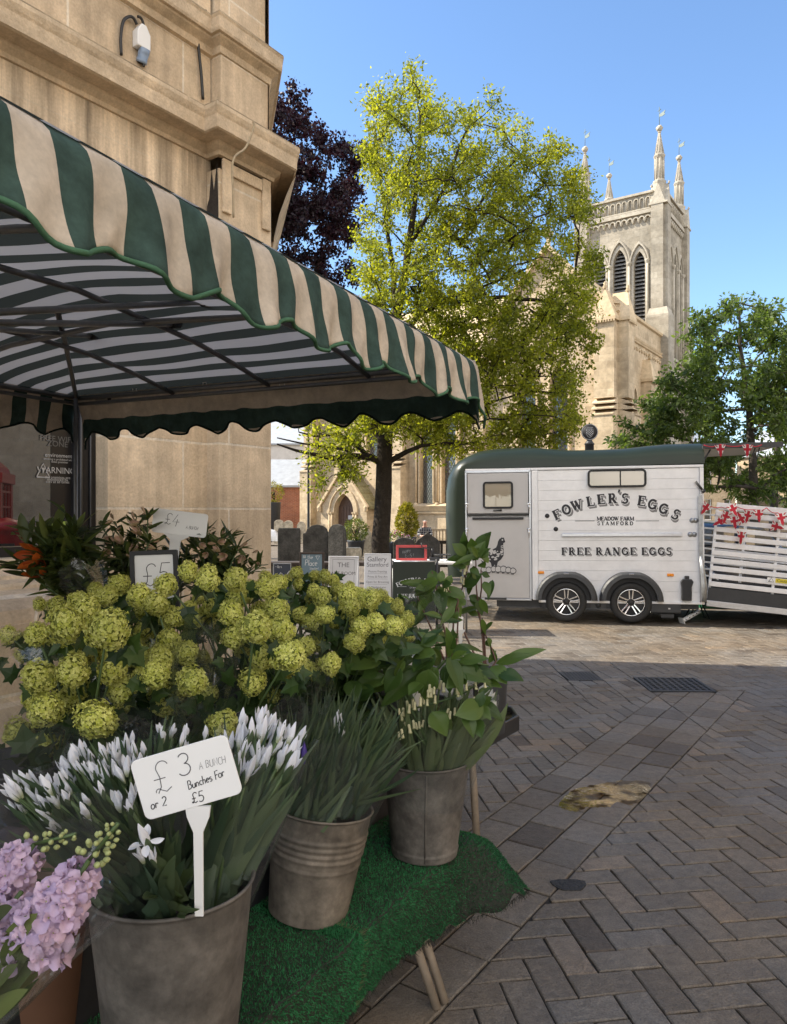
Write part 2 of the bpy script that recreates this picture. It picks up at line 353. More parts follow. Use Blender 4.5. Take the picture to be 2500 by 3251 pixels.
def inset(poly, g):
    n = len(poly); out = []
    for i in range(n):
        a, b, c = poly[i - 1], poly[i], poly[(i + 1) % n]
        d0 = (b - a); d1 = (c - b)
        if d0.length < 1e-5 or d1.length < 1e-5: return None
        d0.normalize(); d1.normalize(); n0 = Vector((-d0.y, d0.x)); n1 = Vector((-d1.y, d1.x))
        k = 1 + n0.dot(n1)
        out.append(b + (n0 + n1) * (g / max(k, .3)))
    return out
def area(p): return .5 * sum(p[i - 1].x * p[i].y - p[i].x * p[i - 1].y for i in range(len(p)))
pav = MB()
def paver(poly, gap=.0034, bev=.006, wob=.0018):
    if len(poly) < 3: return
    poly = [p for i, p in enumerate(poly) if (p - poly[i - 1]).length > 1e-4]
    if len(poly) < 3: return
    ar = area(poly)
    if ar < 0: poly = poly[::-1]; ar = -ar
    if ar < .0012: return
    b = inset(poly, gap + rnd.uniform(-.001, .0012))
    if not b or area(b) < .0006: return
    c0 = sum(b, Vector((0, 0))) / len(b); d = c0.length
    if d < 7:                                               # a riven edge, close up
        nb = []
        for i in range(len(b)):
            p, q = b[i], b[(i + 1) % len(b)]; ln = (q - p).length; k = max(1, int(ln / .05)); nrm = Vector((-(q - p).y, (q - p).x)) / max(ln, 1e-6)
            for j in range(k): nb.append(p + (q - p) * (j / k) + nrm * rnd.uniform(-wob, wob))
        b = nb
    t = [p + (c0 - p).normalized() * bev for p in b]
    z = rnd.uniform(-.0025, .0015); tx, ty = rnd.uniform(-.012, .012), rnd.uniform(-.012, .012); n = len(b)
    h = lambda p: z + tx * (p.x - c0.x) + ty * (p.y - c0.y)
    v = [(p.x, p.y, -.016) for p in b] + [(p.x, p.y, h(p) - .004) for p in b] + [(p.x, p.y, h(p)) for p in t]
    f = [tuple(range(2 * n, 3 * n))]
    for i in range(n):
        j = (i + 1) % n; f += [(i, j, n + j, n + i), (n + i, n + j, 2 * n + j, 2 * n + i)]
    a = rnd.gauss(.5, .2)
    if rnd.random() < .03: a = 1
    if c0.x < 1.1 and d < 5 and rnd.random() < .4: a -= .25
    pav.add(v, f, 0, False, min(1, max(0, a)))
def outside(poly, r):
    x0, x1, y0, y1 = r; ex, ey = Vector((1, 0)), Vector((0, 1)); m_ = clip(clip(poly, -ex, -x0), ex, x1) if len(poly) > 2 else []
    out = [clip(poly, ex, x0), clip(poly, -ex, -x1)]
    if len(m_) > 2: out += [clip(m_, ey, y0), clip(m_, -ey, -y1)]
    return [q for q in out if len(q) > 2]
BAND0, BAND1 = Vector((.884, 4.63)), Vector((1.065, 3.834))    # two edges of the drainage channel
nb_ = NW.copy(); cA, cB = nb_.dot(BAND0), nb_.dot(BAND1) + .01
GR = (2.37, 2.98, 6.93, 7.52); MH = (1.70, 2.06, 7.36, 7.86)
th = R(8); ux, uy = Vector((math.cos(th), math.sin(th))), Vector((-math.sin(th), math.cos(th))); W_ = .123
YMAX = 17.0; EY_ = Vector((0, 1))
for i in range(-66, 150):
    for j in range(-80, 160):
        k = (i - j) % 4
        if k not in (0, 2): continue
        o = ux * (i * W_) + uy * (j * W_)
        if k == 0: q = [(0, 0), (2, 0), (2, 1), (0, 1)]
        else: q = [(0, -1), (1, -1), (1, 1), (0, 1)]
        poly = [o + ux * (a * W_) + uy * (b * W_) for a, b in q]; c0 = sum(poly, Vector((0, 0))) / 4
        if not (1.7 < c0.y < YMAX and -1.6 - .0 * c0.y < c0.x < .54 * c0.y + 2.6): continue
        if c0.y > 4.5 and c0.x < -.2 * c0.y: continue
        ps = [poly]
        if 6.5 < c0.y < 8.3: ps = [r_ for q_ in ps for r_ in outside(q_, GR)]; ps = [r_ for q_ in ps for r_ in outside(q_, (MH[0], MH[1], MH[2] + .04, MH[3] - .04))]
        for q_ in ps:
            if c0.y < 7.3:
                lo_ = clip(q_, EY_, 7.0)
                for pc in (clip(q_, -EY_, -7.0),) + ((clip(lo_, nb_, cA), clip(lo_, -nb_, -cB)) if len(lo_) > 2 else ()): paver(pc)
            else: paver(q_)
t_end = (7.35 - BAND0.y) / E.y
rw = (cB - cA) / 3
for row in range(3):
    s = -4.2 + row * .13
    while True:
        L_ = .28 + rnd.uniform(-.012, .012)
        p0 = E * s + nb_ * (cA + rw * row); p1 = E * (s + L_) + nb_ * (cA + rw * row); s += L_
        if p0.y > 7.7: break
        if p0.y < 1.6: continue
        c0 = p0 + nb_ * (rw / 2)
        for q_ in outside([p0, p0 + nb_ * rw, p1 + nb_ * rw, p1], GR): paver(clip(q_, EY_, 7.0), .0045)
# stone surround of the gully
x0, x1, y0, y1 = GR
tag(pav.build('paving', M_['paver']), kind='structure')
mb = MB(); mb.add([(-1.7, 1.6, -.0105), (5.4, 1.6, -.0105), (12.3, YMAX + .1, -.0105), (-4.5, YMAX + .1, -.0105), (-1.7, 5, -.0105)], [(0, 1, 2, 3, 4)])
tag(mb.build('joint_bed', M_['bed']), kind='structure')
# gully grate: cast bars in a frame over a dark pit
gr = thing('drain_grate', 'square black cast iron drain grate set in the paving', 'drain grate', ((x0 + x1) / 2, (y0 + y1) / 2, 0), R(-3))
wx, wy = x1 - x0 - .01, y1 - y0 - .01
f = MB()
for sx in (-1, 1): f.box((sx * (wx / 2 - .015), 0, 0), (.03, wy, .016))
for sy in (-1, 1): f.box((0, sy * (wy / 2 - .015), 0), (wx - .06, .03, .016))
f.build('frame', M_['iron'], gr, bevel=.002)
f = MB()
for i in range(9): f.box((-wx / 2 + .03 + (wx - .06) * (i + .5) / 9, 0, -.002), (.024, wy - .062, .014))
for j in range(8): f.box((0, -wy / 2 + .03 + (wy - .06) * (j + .5) / 8, -.003), (wx - .062, .022, .011))
f.build('bars', M_['iron'], gr)
f = MB(); f.box((0, 0, -.0095), (wx, wy, .001)); f.build('pit', M_['black'], gr)
mh = MB(); mh.box(((MH[0] + MH[1]) / 2, (MH[2] + MH[3]) / 2, -.004), (MH[1] - MH[0] - .02, MH[3] - MH[2] - .1, .012), Matrix.Rotation(R(4), 4, 'Z'))
for i in range(9):
    for j in range(7): mh.box((MH[0] + .05 + i * .032, MH[2] + .1 + j * .05, .003), (.018, .03, .004))
tag(mh.build('manhole_cover', M_['iron'], bevel=.002), 'small rectangular metal manhole cover sunk in the paving', 'manhole cover')
# patch of dark tar filling a missing corner beside the channel
mb = MB(); c0 = atz(1808, 2812, 0)
mb.prism([(c0.x + .075 * math.cos(q) * (1 + .2 * math.sin(3 * q)), c0.y + .06 * math.sin(q) * (1 + .2 * math.cos(2 * q))) for q in [k * .5236 for k in range(12)]], .014, z0=-.008)
tag(mb.build('tar_patch', mat('tar', (.02, .02, .022), .7, nz=(40, .4, 4), bump=(80, .8))), kind='structure')
# puddle: shallow water lying over the channel
def water():
    m = bpy.data.materials.new('puddle_water'); m.use_nodes = True; t = m.node_tree; N = t.nodes; L = t.links; N.remove(N['Principled BSDF'])
    tr = N.new('ShaderNodeBsdfTransparent'); tr.inputs[0].default_value = (.42, .35, .26, 1)
    nz_ = N.new('ShaderNodeTexNoise'); nz_.inputs['Scale'].default_value = 7; nz_.inputs['Detail'].default_value = 5; tq = N.new('ShaderNodeTexCoord'); L.new(tq.outputs['Object'], nz_.inputs[0]); rq_ = N.new('ShaderNodeMapRange'); rq_.inputs[1].default_value = .42; rq_.inputs[2].default_value = .60; L.new(nz_.outputs['Fac'], rq_.inputs[0]); xq = N.new('ShaderNodeMix'); xq.data_type = 'RGBA'; L.new(rq_.outputs[0], xq.inputs[0]); xq.inputs[6].default_value = (.86, .82, .76, 1); xq.inputs[7].default_value = (.42, .35, .26, 1); L.new(xq.outputs[2], tr.inputs[0])
    gl = N.new('ShaderNodeBsdfGlossy'); gl.inputs['Roughness'].default_value = .03; gl.inputs[0].default_value = (.74, .66, .54, 1)
    fr = N.new('ShaderNodeFresnel'); fr.inputs[0].default_value = 1.6
    tc = N.new('ShaderNodeTexCoord'); n = N.new('ShaderNodeTexNoise'); n.inputs['Scale'].default_value = 14; n.inputs['Detail'].default_value = 5; L.new(tc.outputs['Object'], n.inputs[0])
    bp = N.new('ShaderNodeBump'); bp.inputs['Strength'].default_value = .25; bp.inputs['Distance'].default_value = .01; L.new(n.outputs['Fac'], bp.inputs['Height'])
    L.new(bp.outputs[0], gl.inputs['Normal']); L.new(bp.outputs[0], fr.inputs['Normal'])
    a = N.new('ShaderNodeMath'); a.operation = 'MULTIPLY_ADD'; L.new(fr.outputs[0], a.inputs[0]); a.inputs[1].default_value = .8; a.inputs[2].default_value = .02
    n3 = N.new('ShaderNodeTexNoise'); n3.inputs['Scale'].default_value = 9; n3.inputs['Detail'].default_value = 6; L.new(tc.outputs['Object'], n3.inputs[0]); r3 = N.new('ShaderNodeMapRange'); r3.inputs[1].default_value = .40; r3.inputs[2].default_value = .54; L.new(n3.outputs['Fac'], r3.inputs[0]); a3 = N.new('ShaderNodeMath'); a3.operation = 'MULTIPLY'; L.new(a.outputs[0], a3.inputs[0]); L.new(r3.outputs[0], a3.inputs[1]); a = a3
    x = N.new('ShaderNodeMixShader'); L.new(a.outputs[0], x.inputs[0]); L.new(tr.outputs[0], x.inputs[1]); L.new(gl.outputs[0], x.inputs[2])
    L.new(x.outputs[0], N['Material Output'].inputs[0]); return m
pp = [(1772, 2560), (1800, 2520), (1838, 2500), (1880, 2492), (1930, 2486), (1965, 2476), (2010, 2478), (2062, 2482), (2066, 2500), (2052, 2520), (2030, 2548), (2000, 2556), (1960, 2546), (1935, 2560), (1900, 2562), (1865, 2560), (1840, 2576), (1800, 2572)]
pts = [atz(x, y, .003) for x, y in pp]; dense = []
for i in range(len(pts)):
    p, q = pts[i], pts[(i + 1) % len(pts)]
    for k in range(4):
        r_ = p.lerp(q, k / 4); dense.append(Vector((r_.x + rnd.uniform(-.008, .008), r_.y + rnd.uniform(-.014, .014), .0022)))
mb = MB(); mb.add(dense, [tuple(range(len(dense)))]); o = mb.build('puddle', water()); tag(o, kind='structure')
# ---------------------------------------------------------------- lettering helpers
def onplane(px, py, p0, n):
    d = at(px, py, 1.0) - Vector((0, 0, CAMZ)); o = Vector((0, 0, CAMZ)); n = Vector(n)
    return o + d * ((Vector(p0) - o).dot(n) / d.dot(n))
def txt_mesh(s, size=1, align='CENTER', space=1.0, ext=.0):
    cu = bpy.data.curves.new('t', 'FONT'); cu.body = s; cu.size = size; cu.align_x = align; cu.space_character = space; cu.extrude = ext; cu.resolution_u = 3
    o = bpy.data.objects.new('t', cu); me = bpy.data.meshes.new_from_object(o); bpy.data.objects.remove(o)
    v = [tuple(p.co) for p in me.vertices]; f = [tuple(p.vertices) for p in me.polygons]; bpy.data.meshes.remove(me); return v, f
def put_text(mb, s, M, size, align='CENTER', space=1.0, sx=1.0, m=0):
    v, f = txt_mesh(s, size, align, space); mb.add([(p[0] * sx, p[1], p[2]) for p in v], f, m, M=M); return mb
def arc(cx, cy, rx, ry, a0, a1, n=9): return [(cx + rx * math.cos(R(a0 + (a1 - a0) * i / n)), cy + ry * math.sin(R(a0 + (a1 - a0) * i / n))) for i in range(n + 1)]
HAND = {  # hand-drawn strokes in a unit box: (advance, strokes)
 '£': (.72, [arc(.42, .78, .2, .2, 20, 190) + [(.3, .5), (.3, .2), (.18, .02)], [(.1, .45), (.48, .45)], arc(.2, .08, .09, .08, 200, 20, 5) + [(.45, .02), (.62, .12)]]),
 '3': (.62, [arc(.28, .76, .24, .23, 150, -80) , arc(.27, .27, .29, .27, 85, -150)]),
 '5': (.6, [[(.5, 1), (.14, 1), (.1, .56)] + arc(.26, .32, .26, .3, 120, -140)]),
 '4': (.68, [[(.36, 1), (.05, .32), (.62, .36)], [(.42, .58), (.38, -.05)]]),
 '2': (.6, [arc(.26, .74, .22, .25, 160, -30) + [(.05, .02), (.5, .04)]]),
 'A': (.6, [[(0, 0), (.25, 1), (.5, 0)], [(.1, .36), (.42, .36)]]), 'B': (.58, [[(.06, 0), (.06, 1)], [(.06, 1)] + arc(.2, .76, .22, .24, 80, -80, 6) + arc(.2, .26, .28, .26, 80, -90, 6) + [(.04, 0)]]),
 'U': (.6, [[(.05, 1), (.05, .3)] + arc(.26, .26, .21, .25, 190, 350, 7) + [(.48, 1)]]), 'N': (.62, [[(.04, 0), (.06, 1), (.48, 0), (.5, 1)]]),
 'C': (.56, [arc(.3, .5, .27, .5, 50, 310)]), 'H': (.6, [[(.05, 0), (.05, 1)], [(.5, 0), (.5, 1)], [(.05, .5), (.5, .52)]]),
 'F': (.52, [[(.08, 0), (.08, 1), (.46, 1)], [(.08, .52), (.38, .54)]]), 'P': (.55, [[(.06, 0), (.06, 1)] + arc(.2, .74, .26, .26, 80, -90, 7) + [(.06, .48)]]),
 'Y': (.55, [[(.02, 1), (.26, .5)], [(.5, 1), (.2, 0)]]), 'L': (.48, [[(.06, 1), (.06, .02), (.42, 0)]]), 'I': (.2, [[(.08, 0), (.08, 1)]]), 'D': (.58, [[(.06, 0), (.06, 1)] + arc(.08, .5, .42, .5, 88, -88, 8) + [(.06, 0)]]),
 'S': (.52, [arc(.26, .75, .2, .24, 40, 260, 7) + arc(.25, .26, .23, .26, 80, -140, 8)]), 'T': (.52, [[(.25, 0), (.25, 1)], [(0, 1), (.5, 1)]]), 'E': (.5, [[(.44, 1), (.06, 1), (.06, 0), (.46, 0)], [(.06, .52), (.38, .52)]]),
 'o': (.48, [arc(.2, .26, .2, .26, 90, 450, 10)]), 'r': (.4, [[(.06, .52), (.06, 0)], [(.06, .3)] + arc(.2, .32, .14, .18, 170, 30, 5)]), 'u': (.5, [[(.04, .5), (.05, .16)] + arc(.2, .16, .15, .16, 190, 350, 6) + [(.38, .5), (.4, 0)]]),
 'n': (.5, [[(.06, .5), (.06, 0)], [(.06, .3)] + arc(.2, .32, .14, .18, 170, 10, 6) + [(.36, 0)]]), 'c': (.44, [arc(.22, .26, .18, .25, 50, 310, 8)]), 'h': (.5, [[(.06, 1), (.06, 0)], [(.06, .3)] + arc(.2, .32, .14, .18, 170, 10, 6) + [(.36, 0)]]),
 'e': (.46, [[(.04, .28), (.38, .3)] + arc(.21, .26, .18, .25, 10, 310, 9)]), 's': (.4, [arc(.18, .4, .13, .12, 40, 260, 6) + arc(.17, .14, .15, .14, 80, -140, 6)]), 'l': (.2, [[(.08, 1), (.08, 0)]]), 'a': (.5, [arc(.2, .26, .18, .25, 40, 330, 8), [(.38, .5), (.4, 0)]]),
 't': (.38, [[(.16, .85), (.16, .1), (.3, 0)], [(0, .55), (.34, .55)]]), 'm': (.66, [[(.05, .5), (.05, 0)], arc(.17, .32, .12, .18, 170, 0, 5) + [(.29, 0)], arc(.43, .32, .13, .18, 170, 0, 5) + [(.57, 0)]]), 'f': (.38, [arc(.28, .82, .14, .17, 60, 180, 5) + [(.14, 0)], [(0, .5), (.32, .52)]]), 'd': (.5, [arc(.2, .26, .17, .25, 50, 310, 8), [(.38, 1), (.38, 0)]]),
 '!': (.2, [[(.08, 1), (.08, .35)], [(.08, .06), (.08, 0)]]), '.': (.2, [[(.06, .05), (.1, 0)]]), '-': (.4, [[(.05, .4), (.35, .4)]]), ' ': (.36, []), "'": (.15, [[(.08, 1), (.05, .8)]]), '&': (.6, [[(.5, 0), (.14, .72)] + arc(.26, .8, .13, .18, 200, -20, 6) + [(.1, .36)] + arc(.22, .2, .17, .2, 160, 320, 6) + [(.52, .4)]])}
def ribbon(mb, pts, w, M, m=0, z=0):
    """flat pen stroke"""
    P = [Vector((p[0], p[1])) for p in pts]; n = len(P)
    if n < 2: return
    l = []; r_ = []
    for i in range(n):
        t = (P[min(i + 1, n - 1)] - P[max(i - 1, 0)]); t = t.normalized() if t.length > 1e-9 else Vector((1, 0)); q = Vector((-t.y, t.x)) * w / 2
        l.append((P[i].x + q.x, P[i].y + q.y, z)); r_.append((P[i].x - q.x, P[i].y - q.y, z))
    mb.add(l + r_, [(i + 1, i, n + i, n + i + 1) for i in range(n - 1)], m, M=M)
def hand(mb, s, M, h, x0=0, y0=0, w=.08, m=0, slant=.1, jit=.04, adv=1.0):
    x = x0
    for ch in s:
        a, st = HAND.get(ch, HAND['-']); dy = rnd.uniform(-jit, jit) * h
        for k in st: ribbon(mb, [(x + (p[0] + p[1] * slant) * h, y0 + dy + p[1] * h) for p in k], w * h, M, m)
        x += a * h * adv
    return x
# ---------------------------------------------------------------- stone corner building
PC = Vector((-1.132, 7.0, 0)); ROT = math.atan2(NW.y, NW.x)
cb_ = thing('corner_building', 'tall honey stone corner building with heavy moulded cornices beside the flower stall', 'building', PC, ROT)
ef = Vector((-.7456, .667)); bw_ = Vector((-.893, -.4326))
pE = ef * 2.02; pF = pE + bw_ * 10
H_ = 12.5
# main wall: recessed bay with a shop window opening, the end face and the back
mb = MB()
def wallq(p, q, z0, z1, m=0): mb.add([(p[0], p[1], z0), (q[0], q[1], z0), (q[0], q[1], z1), (p[0], p[1], z1)], [(0, 1, 2, 3)], m)
wx = -.15; yj = -1.62; yl = -14
wallq((wx, yj), (wx, -.6), 0, 3.25)                       # bay beside the window
wallq((-.362, yj), (wx, yj), 0, 3.25)                     # window reveal
mb.add([(-.362, yj, 3.25), (-.362, yl, 3.25), (wx, yl, 3.25), (wx, yj, 3.25)], [(0, 1, 2, 3)])
wallq((wx, yl), (wx, -.6), 3.25, 4.76, 1)                 # streaked band above the window
wallq((wx, yl), (wx, -.6), 4.76, H_)
wallq((-.01, -.02), pE, 0, H_); wallq(pE, pF, 0, H_); wallq(pF, (-12, yl), 0, H_); wallq((-12, yl), (wx, yl), 0, H_)
mb.add([(wx, yl, H_), (wx, 0, H_), (pE.x, pE.y, H_), (pF.x, pF.y, H_), (-12, yl, H_)], [(0, 1, 2, 3, 4)])
mb.build('wall', [M_['stone'], M_['stone_streak']], cb_)
mb = MB(); mb.box((-.25, -.3195, 2.3), (.5, .639, 4.6)); mb.box((-.265, -.3, 5.3), (.47, .58, .62)); mb.box((-.28, -.29, 9.2), (.44, .55, 6.6))
mb.build('pilaster', M_['stone'], cb_, bevel=.006)
mb = MB()                                                  # raised frame round the sunk panel under the cornice
for (c, d) in (((.012, -.56, 4.46), (.03, .10, .46)), ((.012, -.08, 4.46), (.03, .10, .46)), ((.012, -.32, 4.62), (.03, .36, .10))): mb.box(c, d)
mb.build('frieze_panel', M_['stone_trim'], cb_, bevel=.008)
path = [(wx, yl), (wx, -.639), (0, -.639), (0, 0), tuple(pE), tuple(pF)]
mb = MB()
sweep(mb, path, [(-.01, 4.70), (.022, 4.705), (.03, 4.735), (.075, 4.765), (.085, 4.79), (.195, 4.80)])
sweep(mb, path, [(.195, 4.80), (.208, 4.80), (.208, 4.79), (.225, 4.80), (.23, 4.90), (.24, 4.92), (.252, 4.955), (.252, 4.985)])
mb.build('main_cornice', M_['stone_trim'], cb_)
mb = MB(); sweep(mb, path, [(.252, 4.985), (.246, 5.0), (.16, 5.045), (-.02, 5.06)]); mb.build('cornice_top', M_['stone_weathered'], cb_)
mb = MB(); sweep(mb, [(-.02, .012), tuple(pE)], [(.0, 4.15), (.03, 4.16), (.035, 4.22), (.08, 4.42), (.15, 4.62), (.2, 4.74), (.235, 4.80)]); mb.build('frieze_cove', M_['stone_trim'], cb_)
path2 = [(wx + .004, yl), (wx + .004, -.58), (-.045, -.58), (-.045, -.012), tuple(pE + Vector((-.03, -.03))), tuple(pF)]
mb = MB()
sweep(mb, path2, [(-.01, 5.60), (.03, 5.61), (.045, 5.66), (.10, 5.70), (.105, 5.715), (.13, 5.72), (.138, 5.74), (.142, 5.83), (.152, 5.85)])
mb.build('upper_cornice', M_['stone_trim'], cb_)
mb = MB(); sweep(mb, path2, [(.152, 5.85), (.145, 5.87), (.08, 5.91), (-.02, 5.92)]); mb.build('upper_cornice_top', M_['stone_weathered'], cb_)
mb = MB(); sweep(mb, path2, [(-.01, 5.06), (.02, 5.061), (.02, 5.12), (.008, 5.14), (-.01, 5.14)]); mb.build('base_course', M_['stone_trim'], cb_)
pl = [(-.30, 1.335), (-.10, 1.335), (-.09, 1.325), (-.09, 1.30), (-.13, 1.285), (-.02, 1.228), (-.015, 1.205), (.10, 1.188), (.114, 1.17), (.118, 1.15), (.20, 1.135), (.26, 1.12), (.33, 1.092), (.41, 1.055), (.43, .99), (.432, .972), (.445, .97), (.447, .80), (.45, .785), (.47, .78), (.475, .52), (.52, .50), (.52, 0), (-.3, 0)]
mb = MB(); sweep(mb, [(0, yl), (0, -2.31)], pl[:-1]); mb.add([(o, -2.31, z) for o, z in pl], [tuple(range(len(pl)))]); mb.build('plinth', M_['stone'], cb_)
mb = MB(); fx = -.362
for (y, wd) in ((yj - .085, .17), (-6.5, .1)): mb.box((fx + .02, y, 1.62), (.08, wd, 3.24), ch=.006)
mb.tube([(fx + .07, yj - .13, 0), (fx + .07, yj - .13, 3.2)], .016, 8); mb.tube([(fx + .07, yj - .05, 0), (fx + .07, yj - .05, 3.2)], .012, 8)
mb.box((fx + .02, -4.1, 3.19), (.08, 4.7, .1)); mb.box((fx + .03, -4.1, 1.37), (.10, 4.7, .07)); mb.box((fx - .01, -4.1, .66), (.06, 4.7, 1.33)); mb.build('window_frame', M_['black_frame'], cb_)
wg = MB(); wg.add([(fx, yj - .17, 1.40), (fx, yj - .17, 3.15), (fx, -6.46, 3.15), (fx, -6.46, 1.40)], [(0, 1, 2, 3)]); wg = wg.build('window', M_['window_dark'], cb_)
# stickers on the glass, read from the street
gp = PC + v3(NW) * (fx + .003); Mi = lambda px, py: frame(onplane(px, py, gp, v3(NW)), v3(E), (0, 0, 1))
def sticker(px0, py0, px1, py1, m_): 
    p = onplane(px0, py0, gp, v3(NW)); q = onplane(px1, py1, gp, v3(NW)); mb = MB(); mb.add([(p.x, p.y, q.z), (q.x, q.y, q.z), (q.x, q.y, p.z), (p.x, p.y, p.z)], [(0, 1, 2, 3)]); return mb.build('sticker', m_, cb_, world=True)
M_['panel_black'] = mat('black_door_panel', (.012, .011, .011), .3, nz=(9, .1, 2))
M_['green_card'] = mat('green_card', (.30, .42, .09), .5, nz=(9, .08, 2))
M_['sign_white'] = mat('printed_white', (.42, .42, .42), .6, nz=(9, .05, 2)); M_['sign_grey'] = mat('printed_grey', (.12, .12, .12), .6, nz=(9, .05, 2))
sticker(162, 1330, 226, 1640, M_['panel_black'])
gp = gp + v3(NW) * .004
sticker(126, 1656, 222, 1692, M_['green_card'])
gp = gp + v3(NW) * .004
mb = MB()
put_text(mb, 'WARNING', Mi(181, 1503), .066, sx=.95)
for k in range(3): put_text(mb, ['the premises are', 'monitored by', 'cctv at all times'][k], Mi(184, 1520 + k * 7), .03)
tri = Mi(138, 1515); ribbon(mb, [(-.05, 0), (.05, 0), (0, .1), (-.05, 0)], .008, tri); ribbon(mb, [(0, .03), (0, .07)], .01, tri)
put_text(mb, 'environment', Mi(187, 1452), .042); put_text(mb, 'smoking is prohibited within', Mi(190, 1462), .022); put_text(mb, 'these premises', Mi(190, 1470), .022)
mb.build('lettering', M_['sign_white'], cb_, world=True)
mb = MB(); put_text(mb, 'FREE WIFI', Mi(180, 1402), .06); put_text(mb, 'ZONE', Mi(184, 1418), .06); mb.build('lettering', M_['sign_grey'], cb_, world=True)
mb = MB(); put_text(mb, 'FOOD HYGIENE RATING', Mi(173, 1667), .045); 
for k in range(5): 
    q = Mi(142 + k * 16, 1682); ribbon(mb, arc(0, 0, .022, .022, 0, 360, 12), .006, q)
mb.build('lettering', M_['ink'], cb_, world=True)
mb = MB(); so0 = onplane(652, 500, PC + v3(E) * -.642, v3(E)); mb.add([(-.145, -.6425, 3.75), (-.005, -.6425, 3.72), (-.004, -.6425, 4.25), (-.02, -.6425, 4.66), (-.06, -.6425, 4.42), (-.09, -.6425, 4.60), (-.12, -.6425, 4.36), (-.146, -.6425, 4.3)], [tuple(range(8))]); mb.build('soot_stain', mat('soot', (.035, .03, .026), .95, nz=((9, .4, 5), (40, .3, 4))), cb_)
# power socket under its cable loop on the upper wall
wp = PC + v3(NW) * wx; s0 = onplane(441, 125, wp, v3(NW))
bx = thing('power_socket', 'white weatherproof power socket box fixed high on the stone wall', 'power socket', s0, ROT)
bx.scale = (.72, .72, .72)
bp_ = MB(); bp_.prism([(-.085, -.13), (.085, -.13), (.085, .04), (.03, .13), (-.03, .13), (-.085, .04)], .10, Matrix(((0, 0, 1, 0), (1, 0, 0, 0), (0, 1, 0, 0), (0, 0, 0, 1))))
bp_.build('housing', M_['white_plastic'], bx, bevel=.012)
sk = MB(); Ms = Matrix.Translation((.08, .02, -.12)) @ Matrix.Rotation(R(205), 4, 'Y'); sk.lathe([(.001, 0), (.058, 0), (.06, .05), (.052, .11), (.058, .11), (.058, .15), (.05, .152), (.001, .152)], 20, Ms); sk.build('outlet', mat('blue_grey_plastic', (.22, .29, .40), .4, nz=(9, .06, 2)), bx)
lb = MB(); lb.lathe([(.001, .154), (.044, .154), (.046, .158), (.001, .158)], 16, Ms); lb.build('outlet_cap', M_['black'], bx)
def wallcable(pp, lift, r, name, label, m_, base=None):
    base = base or wp
    P = [onplane(x, y, base + v3(NW) * lift, v3(NW)) for x, y in pp]; D = []
    for i in range(len(P) - 1):
        for k in range(4):
            t = k / 4; a, b, c, d = P[max(i - 1, 0)], P[i], P[i + 1], P[min(i + 2, len(P) - 1)]
            D.append(.5 * ((2 * b) + (c - a) * t + (2 * a - 5 * b + 4 * c - d) * t * t + (3 * b - a - 3 * c + d) * t ** 3))
    D.append(P[-1]); mb = MB(); mb.tube(D, r, 8); return tag(mb.build(name, m_), label, 'cable')
M_['cable'] = mat('black_cable', (.02, .019, .018), .5, nz=(40, .2, 2))
wallcable([(386, 175), (384, 120), (392, 68), (410, 53), (425, 58), (435, 78)], .03, .012, 'cable', 'black cable looping into the left of the wall socket', M_['cable'])
wallcable([(438, 52), (450, 60), (458, 90), (456, 150), (455, 190), (457, 212)], .035, .011, 'cable', 'black cable hanging down behind the white wall socket', M_['cable'])
wallcable([(655, 35), (634, 45), (627, 80), (632, 160), (640, 240), (645, 315)], .03, .013, 'cable', 'black cable running up the inner corner of the pilaster', M_['cable'])
wallcable([(805, 385), (806, 405), (790, 450), (775, 475), (748, 495), (738, 530), (740, 600), (742, 690)], .29, .009, 'cable', 'thin stone coloured cable running down over the main cornice', mat('stone_cable', (.36, .29, .19), .8, nz=(20, .2, 2)), PC)
# ---------------------------------------------------------------- striped market canopy
def fabric(name, col, am=.12):
    m = mat(name, col, .85, nz=((3.5, am * 1.7, 6), (14, am * 1.3, 6), (90, .06, 2)), bump=(7, .55), spec=.15, trans=(.30, (.72, .76, .80))); return m
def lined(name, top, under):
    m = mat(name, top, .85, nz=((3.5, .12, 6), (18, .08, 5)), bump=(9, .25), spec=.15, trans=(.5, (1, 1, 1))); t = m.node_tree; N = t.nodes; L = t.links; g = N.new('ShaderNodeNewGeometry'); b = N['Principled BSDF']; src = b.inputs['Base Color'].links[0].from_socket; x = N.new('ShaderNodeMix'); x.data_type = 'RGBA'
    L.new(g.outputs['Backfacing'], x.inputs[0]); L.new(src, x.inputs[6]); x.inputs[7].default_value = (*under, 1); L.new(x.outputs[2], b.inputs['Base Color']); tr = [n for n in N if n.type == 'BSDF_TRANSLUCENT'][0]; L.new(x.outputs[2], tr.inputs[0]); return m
M_['cream'] = fabric('cream_canvas', (.66, .58, .48), .10); M_['green'] = fabric('green_canvas', (.056, .098, .085), .18)
M_['piping'] = fabric('green_piping', (.09, .20, .12), .15); M_['piping_dark'] = fabric('dark_piping', (.015, .03, .025), .1)
M_['alu'] = mat('dull_aluminium', (.26, .265, .27), .45, .7, nz=(25, .15, 3)); M_['alu_dark'] = mat('grey_frame_tube', (.17, .175, .18), .45, .5, nz=(25, .15, 3))
CA = Vector((.39, 3.57)); E1 = Vector((.4216, .9068)); E2 = Vector((-.9068, .4216)); LA, LB = 3.9, 2.58; ZE = 2.36; STW = .0862
can = thing('market_canopy', 'green and cream striped market canopy with scalloped valance over the flower stall', 'canopy', (-1.9, 3.4, 0))
